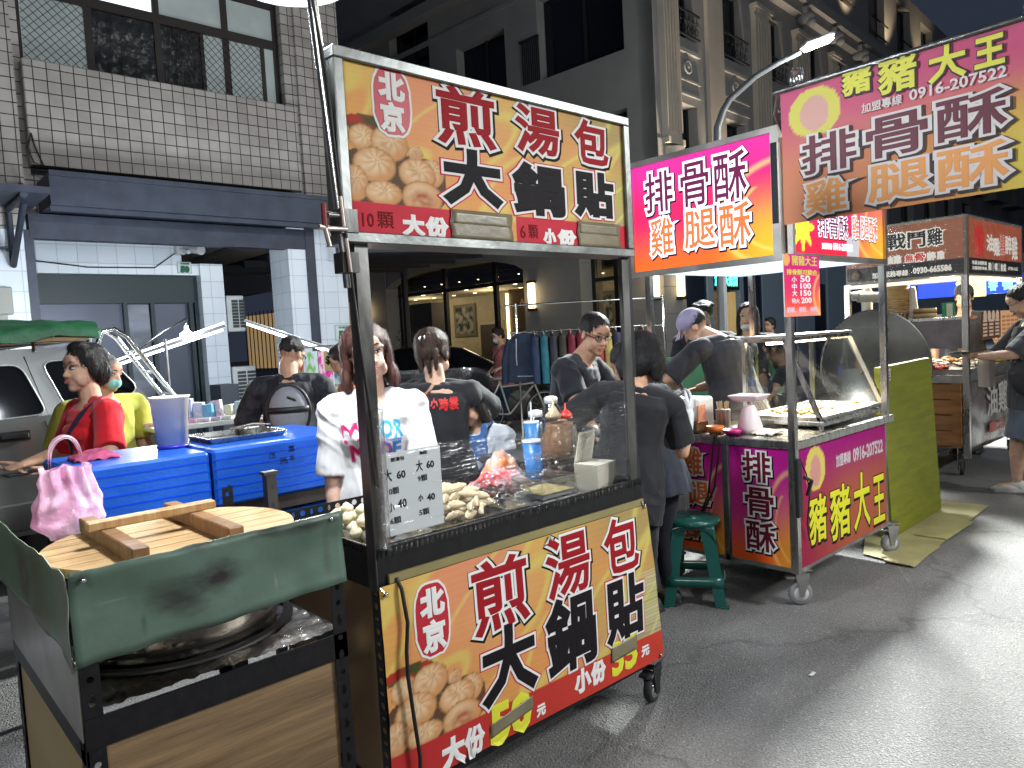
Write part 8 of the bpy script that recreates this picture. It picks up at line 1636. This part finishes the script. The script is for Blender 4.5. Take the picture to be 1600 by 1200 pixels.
# red shirted woman
A, a = person('older woman in bright red T shirt with short permed hair, holding a phone', (1.00, 4.38), 98, 1.565, SK1, .245, lean=2, head=(8, -4, 4), shirt=(.62, .012, .022), sleeve=.95, hair=(.014, .010, .010), hairstyle='perm', smile=1, fat=1.0, vox=.006, loose=.022,
    arms={-1: (-.27, .30, 1.0, (-.7, -.6, -.4)), 1: (.24, .28, .98, (.5, -.8, -.3))}, curl=(.35, .4), palm={-1: (0.2, .1, 1), 1: (-.2, 0, 1)}, lipc=(.45, .14, .12))
BGS = mat('bag_navy', (.02, .02, .05), .7)
onshirt(A, lerp2((-.13, 1.31), (.05, .93), 9), 1, .030, BGS); onshirt(A, lerp2((-.17, 1.27), (-.11, .82), 8), -1, .03, BGS)
g = MB(True); g.ell((-.24, -.05, .84), (.09, .16, .14)); obj('shoulder_bag', g, mat('bag_black', (.02, .02, .022), .5, bump=(12, .01)), A, world=False)
e, w = a['J'][-1]; g = MB(); q = w + (w - e).normalized() * .13; g.box(q.x - .04, q.x + .04, q.y - .08, q.y + .08, q.z + .012, q.z + .022, .003); ph = obj('phone_local', g, BLK, None)
ph.data.transform(wloc(A)); ph.name = 'mobile_phone'; tag(ph, 'dark mobile phone lying in the hand of the red shirted woman', 'phone')
# man in yellow green with mask
person('grey haired person in yellow green T shirt and green mask behind the red shirted woman', (1.205, 5.09), -150, 1.53, SK2, .225, fem=False, head=(10, 10, 0), shirt=(.42, .42, .06), hair=(.16, .15, .14), hairstyle='buzz', mask='green', vox=.009, sleeve=.9, shw=.17, fat=1.15)
# backpack man
C_, c = person('man in dark patterned shirt seen from behind with black and grey sling backpack', (2.14, 4.48), -30, 1.60, SK1, .225, fem=False, lean=6, head=(-35, 22, 0), shirt=(.022, .024, .032), sleeve=1.15, hair=(.02, .018, .016), hairstyle='buzz', vox=.008, loose=.024, fat=1.02, shw=.118, fold=.012, arms={-1: (-.20, .32, 1.02), 1: (.20, .36, 1.02)},
    shirtmat=mat('patterned_cloth', (.03, .032, .042), .8, var=(26, .8), c2=(.010, .010, .014), bump=(14, .01)))
g = MB(True); hb = c['hip'] + c['up'] * .17 * 1.6 - c['fw'] * .185; g.ell(hb, (.125, .07, .165)); bp_ = obj('sling_backpack', g, mat('pack_grey', (.22, .23, .25), .55, bump=(10, .008)), C_, world=False)
g = MB(True); g.loft([(hb + Vector((0, -.015, z)), Vector((.128 * math.sqrt(max(.02, 1 - (z / .17) ** 2)), 0, 0)), Vector((0, .062 * math.sqrt(max(.02, 1 - (z / .17) ** 2)) + .002, 0))) for z in (.0, .035)], 24); g.tube([hb + Vector((.13 * cos(t), -.012, .17 * sin(t))) for t in [2 * pi * i / 28 for i in range(29)]], .010, 6, False); g.tube([hb + Vector((.0, -.07, .10)), hb + Vector((.05, -.065, .075))], .007, 6); obj('black_band', g, mat('pack_black', (.012, .012, .014), .5), bp_, world=False)
onshirt(C_, lerp2((-.06, 1.10), (-.10, 1.36), 6), -1, .075, mat('pack_strap', (.012, .012, .014), .6))
g = MB(); H = c['H']; g.tube([H(-.33, -.02, .50), H(-.30, .25, .50), H(-.18, .40, .50)], .004, 5); g.tube([H(.33, -.02, .50), H(.30, .25, .50), H(.18, .40, .50)], .004, 5); obj('glasses', g, BLK, C_, world=False)
# vendor in white
D_, d = person('young woman vendor in white T shirt with colourful lettering and brown bobbed hair', (1.60, 2.605), 150, 1.575, (.64, .42, .32), .240, lean=-1, head=(6, -4, 5), shirt=(.78, .78, .78), sleeve=1.0, loose=.019, hair=(.085, .032, .024), hairstyle='bob', vox=.0055, fat=1.0, shw=.099, fold=.009, hem=-.12,
    arms={1: (.17, .08, .74, (.5, -.8, -.2)), -1: (-.19, .20, .78, (-.5, -.8, -.3))}, lipc=(.55, .18, .17))
PKM = [mat('print_' + n, c_, .5) for n, c_ in (('pink', (.70, .05, .22)), ('magenta', (.65, .12, .45)), ('violet', (.35, .16, .62)), ('blue', (.05, .25, .66)), ('cyan', (.10, .48, .70)))]
hz = 1.13
T_ = lambda m: [(m, .0028, 0, 0, 0)]
print_on(D_, [('M', -.125, -.068, hz, hz + .062, T_(0), .16), ('A', -.062, -.018, hz + .006, hz + .068, T_(1)), ('J', -.012, .012, hz + .008, hz + .074, T_(3)), ('O', .018, .066, hz + .010, hz + .072, T_(4)), ('R', .073, .108, hz + .008, hz + .070, T_(4)),
    ('M', -.098, -.045, hz - .078, hz - .016, T_(0), .1), ('A', -.036, .010, hz - .074, hz - .012, T_(1)), ('D', .018, .058, hz - .072, hz - .010, T_(2)), ('E', .066, .096, hz - .072, hz - .012, T_(3)), ('MOVE MYSELF TO SOMETHING', -.02, .10, hz - .007, hz + .002, [(3, .0002, 0, 0, 0)])], 1, PKM)
# orange shirt
person('person in rust orange T shirt half hidden behind the white shirted vendor', (2.66, 4.545), 40, 1.52, SK2, .22, head=(20, 25, 0), shirt=(.42, .10, .035), hair=(.02, .015, .012), hairstyle='short', vox=.01, feat=False, sleeve=.9)
# woman with clip, back turned
F_, f = person('woman in black T shirt with red back print, hair clipped up, hugging a child', (2.275, 3.08), -36, 1.55, SK3, .235, head=(-22, 10, -6), shirt=BLKT, sleeve=.88, loose=.024, hair=(.045, .024, .016), hairstyle='clip', vox=.0065, fat=1.0, shw=.104, fold=.010, feat=False,
    arms={1: (.10, .30, 1.08, (1.0, -.1, -.15)), -1: (-.20, .12, .88)}, curl=(.5, .3))
print_on(F_, [('品', -.085, -.048, 1.205, 1.245, [(0, .002, 0, 0, 0)]), ('味', -.080, -.042, 1.165, 1.20, [(0, .002, 0, 0, 0)]), ('小', -.035, .0, 1.17, 1.215, [(0, .0025, 0, 0, 0)]), ('時', .008, .052, 1.155, 1.215, [(0, .0025, 0, 0, 0)]), ('裳', .058, .105, 1.155, 1.218, [(0, .0025, 0, 0, 0)])], -1, [mat('back_red', (.65, .03, .03), .5)])
onshirt(F_, lerp2((.035, 1.335), (-.10, 1.19), 8), -1, .016, mat('leather_strap', (.28, .14, .07), .5)); g = MB(); H = f['H']; 
for s in (-1, 1): g.ell(H(.03 + s * .05, -.66, .72), (.006, .012, .014))
obj('hair_clip', g, CHROME, F_, world=False)
# child
G_, g0 = person('small girl in blue denim pinafore and white puffed sleeves hugged by a woman', (2.49, 3.03), 118, 1.25, SK1, .205, head=(-8, 26, 8), shirt=(.62, .66, .70), sleeve=.75, loose=.022, hair=(.02, .015, .014), hairstyle='long', vox=.0065, feat=True, fold=.010, hem=.05, pants=(.05, .12, .30), shw=.118, arms={-1: (-.16, .06, .60), 1: (.10, .16, .86)}, curl=(.4, .35))
c_ = MB(True); h = 1.26; hip = g0['hip']; c_.loft([(hip + Vector((0, 0, z)), Vector((a_, 0, 0)), Vector((0, b_, 0))) for z, a_, b_ in ((-.34, .19, .16), (-.12, .155, .125), (.0, .145, .115), (.14, .128, .10), (.24, .125, .105))]); c_.box(-.085, .085, .06, .115, .86, 1.0, .02); c_.box(-.085, .085, -.115, -.06, .86, 1.0, .02)
for s in (-1, 1): c_.tube([(s * .065, .10, .96), (s * .07, .07, 1.045), (s * .075, 0, 1.065), (s * .07, -.06, 1.04), (s * .06, -.10, .96)], .016, 8)
remeshed('denim_pinafore', c_, .0075, 2, cloth((.045, .13, .34)), G_, .008, 9)
# woman in pink
H_, hh0 = person('slim person in salmon pink T shirt and face mask left of the clothes rail', (8.20, 9.22), 80, 1.66, SK3, .250, head=(-5, 15, 0), shirt=(.42, .13, .13), hair=(.03, .02, .016), hairstyle='short', vox=.009, mask='white', sleeve=.9, pants=(.02, .05, .10), shw=.10, arms={1: (.14, .14, .98), -1: (-.14, .16, 1.0)})
onshirt(H_, lerp2((-.08, 1.30), (.08, 1.0), 6), 1, .02, BGS); g = MB(True); g.ell((.12, .10, .92), (.10, .06, .07)); obj('waist_bag', g, BLK, H_, world=False)
# man with glasses
I_, i0 = person('bespectacled man in black T shirt bending forward beside the clothes rail', (3.26, 3.13), -160, 1.66, SK1, .235, fem=False, lean=14, head=(-34, 20, 0), shirt=(.02, .023, .030), sleeve=.72, loose=.026, hair=(.014, .012, .012), hairstyle='buzz', vox=.0065, shw=.122, fat=1.0, neckfwd=.25,
    arms={1: (.14, .40, .98, (.9, -.4, -.1)), -1: (-.16, .42, .98, (-.9, -.4, -.1))}, curl=(.6, .6))
g = MB(); H = i0['H']
for s in (-1, 1): g.tube([H(s * .145 + .095 * cos(t), .385 - .03 * abs(cos(t)), .495 + .065 * sin(t)) for t in [2 * pi * k / 16 for k in range(17)]], .0026, 5, False); g.tube([H(s * .24, .36, .51), H(s * .33, .02, .50)], .0026, 5)
g.tube([H(-.05, .395, .51), H(.05, .395, .51)], .0026, 5); obj('glasses', g, BLK, I_, world=False)
# vendor with bob haircut, back turned
GLV = mat('glove_clear', (.62, .64, .66), .3, bump=(60, .003))
J_, j0 = person('vendor in black T shirt with thick black bob, back turned, reaching with a gloved hand', (2.69, 2.215), -46, 1.50, (.62, .36, .24), .240, lean=10, side=12, head=(-34, 30, 0), shirt=(.016, .016, .019), sleeve=.82, loose=.026, hair=(.010, .010, .012), hairstyle='bigbob', vox=.0055, shw=.104, fat=.98, neckfwd=.35, fold=.009, feat=False,
    arms={1: (.36, .25, 1.07, (.05, -.1, -1.0)), -1: (-.12, .24, 1.00, (-1.0, -.3, -.3))}, glove={1: GLV, -1: GLV}, curl=(.5, .55))
# person beyond her with a bun
person('helper with a small bun in grey black T shirt beside the bob haired vendor', (3.20, 2.41), -6, 1.45, (.58, .36, .25), .22, lean=14, head=(0, 25, 0), shirt=(.035, .04, .055), hair=(.02, .018, .018), hairstyle='bun', vox=.008, feat=False, shw=.118, arms={-1: (-.16, .30, .98), 1: (.16, .3, .98)})
# cook in cap
L_, l0 = person('cook in dark grey T shirt and lavender cap bent over the steaming pan', (4.42, 2.61), -14, 1.74, (.56, .33, .22), .245, fem=False, lean=20, side=3, head=(42, 42, 0), shirt=(.022, .022, .028), sleeve=.98, loose=.024, hair=(.02, .018, .018), hairstyle='buzz', vox=.0065, shw=.112, fat=1.0, neckfwd=.45, fold=.011, mask='black',
    arms={-1: (-.16, .40, 1.06, (-1.0, -.2, .0)), 1: (.06, .46, 1.06, (1, -.3, 0))}, glove={-1: mat('glove_black', (.03, .03, .032), .3)}, hem=-.12)
c_ = MB(True); H = l0['H']; hh_l = l0['hh']; c_.ell(H(0, -.06, .72), (.37 * hh_l, .43 * hh_l, .36 * hh_l), l0['RH'], 20, 14); cp = remeshed('cap', c_, .006, 1, cloth((.36, .32, .46)), L_, .001, 20)
for v in cp.data.vertices: pass
g = MB(True); g.grid(lambda u, v: H((u - .5) * .62, .30 + .34 * v * (1 - (2 * u - 1) ** 2 * .5), .70 - .16 * v + .06 * (1 - (2 * u - 1) ** 2)), 14, 8, thick=.004); obj('cap_brim', g, cloth((.36, .32, .46)), L_, world=False)
# bystanders behind the pork stall
person('man with dark messy fringe behind the cook in the lavender cap', (5.92, 3.84), 110, 1.74, (.34, .20, .14), .235, fem=False, head=(10, 12, 0), shirt=(.02, .02, .024), hair=(.008, .008, .009), hairstyle='messy', vox=.009)
N_, n0 = person('woman with long dark hair and white mask under her chin beyond the glass warmer', (5.81, 3.33), 112, 1.70, SK3, .225, head=(0, -4, 0), shirt=(.015, .015, .018), hair=(.016, .012, .012), hairstyle='long', vox=.008, mask='chin', arms={1: (.16, .22, 1.16), -1: (-.18, .05, .9)}, sleeve=1.6)
c_ = MB(True); c_.ell((-.03, .13, 1.26), (.06, .03, .12)); c_.ell((.09, .14, 1.20), (.05, .03, .15)); remeshed('white_scarf', c_, .008, 1, cloth((.62, .60, .58)), N_, .008, 20)
person('small distant man in black looking left beyond the stall post', (11.25, 6.05), 70, 1.57, (.42, .25, .17), .24, fem=False, head=(10, 0, 0), shirt=(.012, .012, .014), hair=(.01, .01, .01), hairstyle='short', vox=.012)
# chicken stall people
P_, p0 = person('stall keeper in black cap and black T shirt facing out behind the chicken stall', (8.94, 2.58), 96, 1.80, (.45, .27, .18), .25, fem=False, head=(5, 8, 0), shirt=(.014, .014, .016), hair=(.01, .01, .01), hairstyle='short', vox=.009)
c_ = MB(True); H = p0['H']; q = p0['hh']; c_.ell(H(0, -.04, .74), (.37 * q, .44 * q, .33 * q), p0['RH'], 20, 12); remeshed('cap', c_, .008, 1, cloth((.012, .012, .014)), P_, 0)
Q_, q0 = person('worker in tan apron and beige shirt standing behind the shelf of the chicken stall', (8.32, 3.08), 140, 1.60, SK2, .22, lean=6, head=(10, 30, 0), shirt=(.30, .22, .16), hair=(.02, .015, .012), hairstyle='bun', vox=.009, arms={1: (.16, .30, 1.05), -1: (-.16, .28, 1.02)})
c_ = MB(True); c_.loft([(Vector((0, .035, z)), Vector((a_, 0, 0)), Vector((0, b_, 0))) for z, a_, b_ in ((.70, .17, .12), (.95, .15, .115), (1.18, .13, .11), (1.22, .11, .10))]); remeshed('apron', c_, .009, 1, cloth((.40, .30, .12)), Q_, .006, 9)
R_, r0 = person('woman customer in dark grey top at the right edge, looking down at her phone', (7.09, 1.56), 30, 1.70, SK3, .25, head=(0, 26, 0), shirt=(.055, .06, .07), sleeve=1.0, loose=.034, hair=(.014, .012, .013), hairstyle='bun', vox=.0075, pants=(.10, .12, .16), skirt=True, shoes=mat('pale_shoe', (.55, .55, .52), .5), arms={-1: (-.08, .40, 1.14, (-.8, -.5, -.3)), 1: (.10, .40, 1.14)}, curl=(.7, .7), palm={-1: (.4, 0, 1), 1: (-.4, 0, 1)}, feet={1: (.10, .10), -1: (-.09, -.12)})
e, w = r0['J'][-1]; g = MB(); g.box(w.x - .02, w.x + .09, w.y + .07, w.y + .20, w.z + .03, w.z + .042, .003); ph = obj('mobile_phone', g, BLK, None); ph.data.transform(wloc(R_)); tag(ph, 'mobile phone held by the woman customer at the right edge', 'phone')
g = MB(True); g.ell((-.22, .10, .98), (.06, .15, .16)); tb = obj('tote_bag', g, None or mat('tote_black', (.014, .014, .02), .6, bump=(9, .01)), None); tb.data.transform(wloc(R_)); tag(tb, 'black cloth tote bag with pale lettering on the arm of the woman customer', 'bag')
g = MB(); Wp = wloc(R_); o_ = Wp @ Vector((-.285, .06, .92)); glyph(g, '茶香', o_, (Wp.to_3x3() @ Vector((0, -1, 0))), (0, 0, 1), -.08, .06, .02, .12, [(0, .002, .0, 0, 0)], .5); WL[tb.name] = Matrix.Identity(4); obj('tote_lettering', g, I_W, tb, fix=False)
g = MB(True); g.tube([(-.20, .10, 1.12), (-.24, .08, 1.2), (-.20, .02, 1.30)], .012, 8); st2 = obj('tote_strap', g, BGS, None); st2.data.transform(wloc(R_)); st2.parent = tb
g = MB(True); g.grid(lambda u, v: (7.12 + (.075 + .02 * sin(v * 3) - .055 * sstep(.72, .95, v)) * cos(2 * pi * u), 1.90 + (.06 - .045 * sstep(.72, .95, v)) * sin(2 * pi * u) + .006 * sin(u * 40), .87 + .30 * v), 30, 16); solo('drink_bag', g, mat('clear_bag_drink', (.60, .52, .46), .2, alpha=.6, bump=(18, .01)), 'clear plastic bag with a milky drink hanging before the chicken stall', 'plastic bag')
# ------------------------------------------------------------------ countable pieces that were built together become parts of their own
def split(names, tol=.004):
    for o in [o for o in col.objects if o.type == 'MESH' and o.name.split('.')[0] in names]:
        me = o.data; n = len(me.vertices); par_ = list(range(n))
        def fd(a):
            while par_[a] != a: par_[a] = par_[par_[a]]; a = par_[a]
            return a
        for e in me.edges: par_[fd(e.vertices[0])] = fd(e.vertices[1])
        comp = {}
        for v in range(n): comp.setdefault(fd(v), []).append(v)
        bb = [[np.array([me.vertices[i].co[:] for i in c]).min(0) - tol, np.array([me.vertices[i].co[:] for i in c]).max(0) + tol, set(c)] for c in comp.values()]
        ch = True
        while ch:
            ch = False; out = []
            for b in bb:
                for q in out:
                    if (b[0] < q[1]).all() and (q[0] < b[1]).all(): q[0] = np.minimum(q[0], b[0]); q[1] = np.maximum(q[1], b[1]); q[2] |= b[2]; ch = True; break
                else: out.append(b)
            bb = out
        if len(bb) < 2: continue
        for q in bb[1:]:
            bm = bmesh.new(); bm.from_mesh(me); bm.verts.ensure_lookup_table(); bmesh.ops.delete(bm, geom=[v for v in bm.verts if v.index not in q[2]], context='VERTS'); m2 = me.copy(); bm.to_mesh(m2); bm.free()
            c = o.copy(); c.data = m2; col.objects.link(c)
        bm = bmesh.new(); bm.from_mesh(me); bm.verts.ensure_lookup_table(); bmesh.ops.delete(bm, geom=[v for v in bm.verts if v.index not in bb[0][2]], context='VERTS'); m2 = me.copy(); bm.to_mesh(m2); bm.free(); o.data = m2
split({'column', 'steel_post', 'reveal', 'dark_panel', 'doorway', 'tape_patch', 'entrance_surround', 'street_wall', 'shutter_door', 'downlight', 'pillar', 'eyelet', 'rivet', 'light_strip', 'cable', 'door_trim', 'corbel', 'lobby_partition', 'rail', 'inner_wall', 'door_frame', 'mobile', 'stem', 'window_frame', 'track_light', 'plain_pilaster', 'meter_box', 'door_gap', 'side_trim', 'front_cover', 'tube', 'printed_side', 'glass', 'power_box', 'tail_light', 'light', 'menu_rows', 'wire_mesh', 'window_bars', 'clamp', 'price_numbers'})
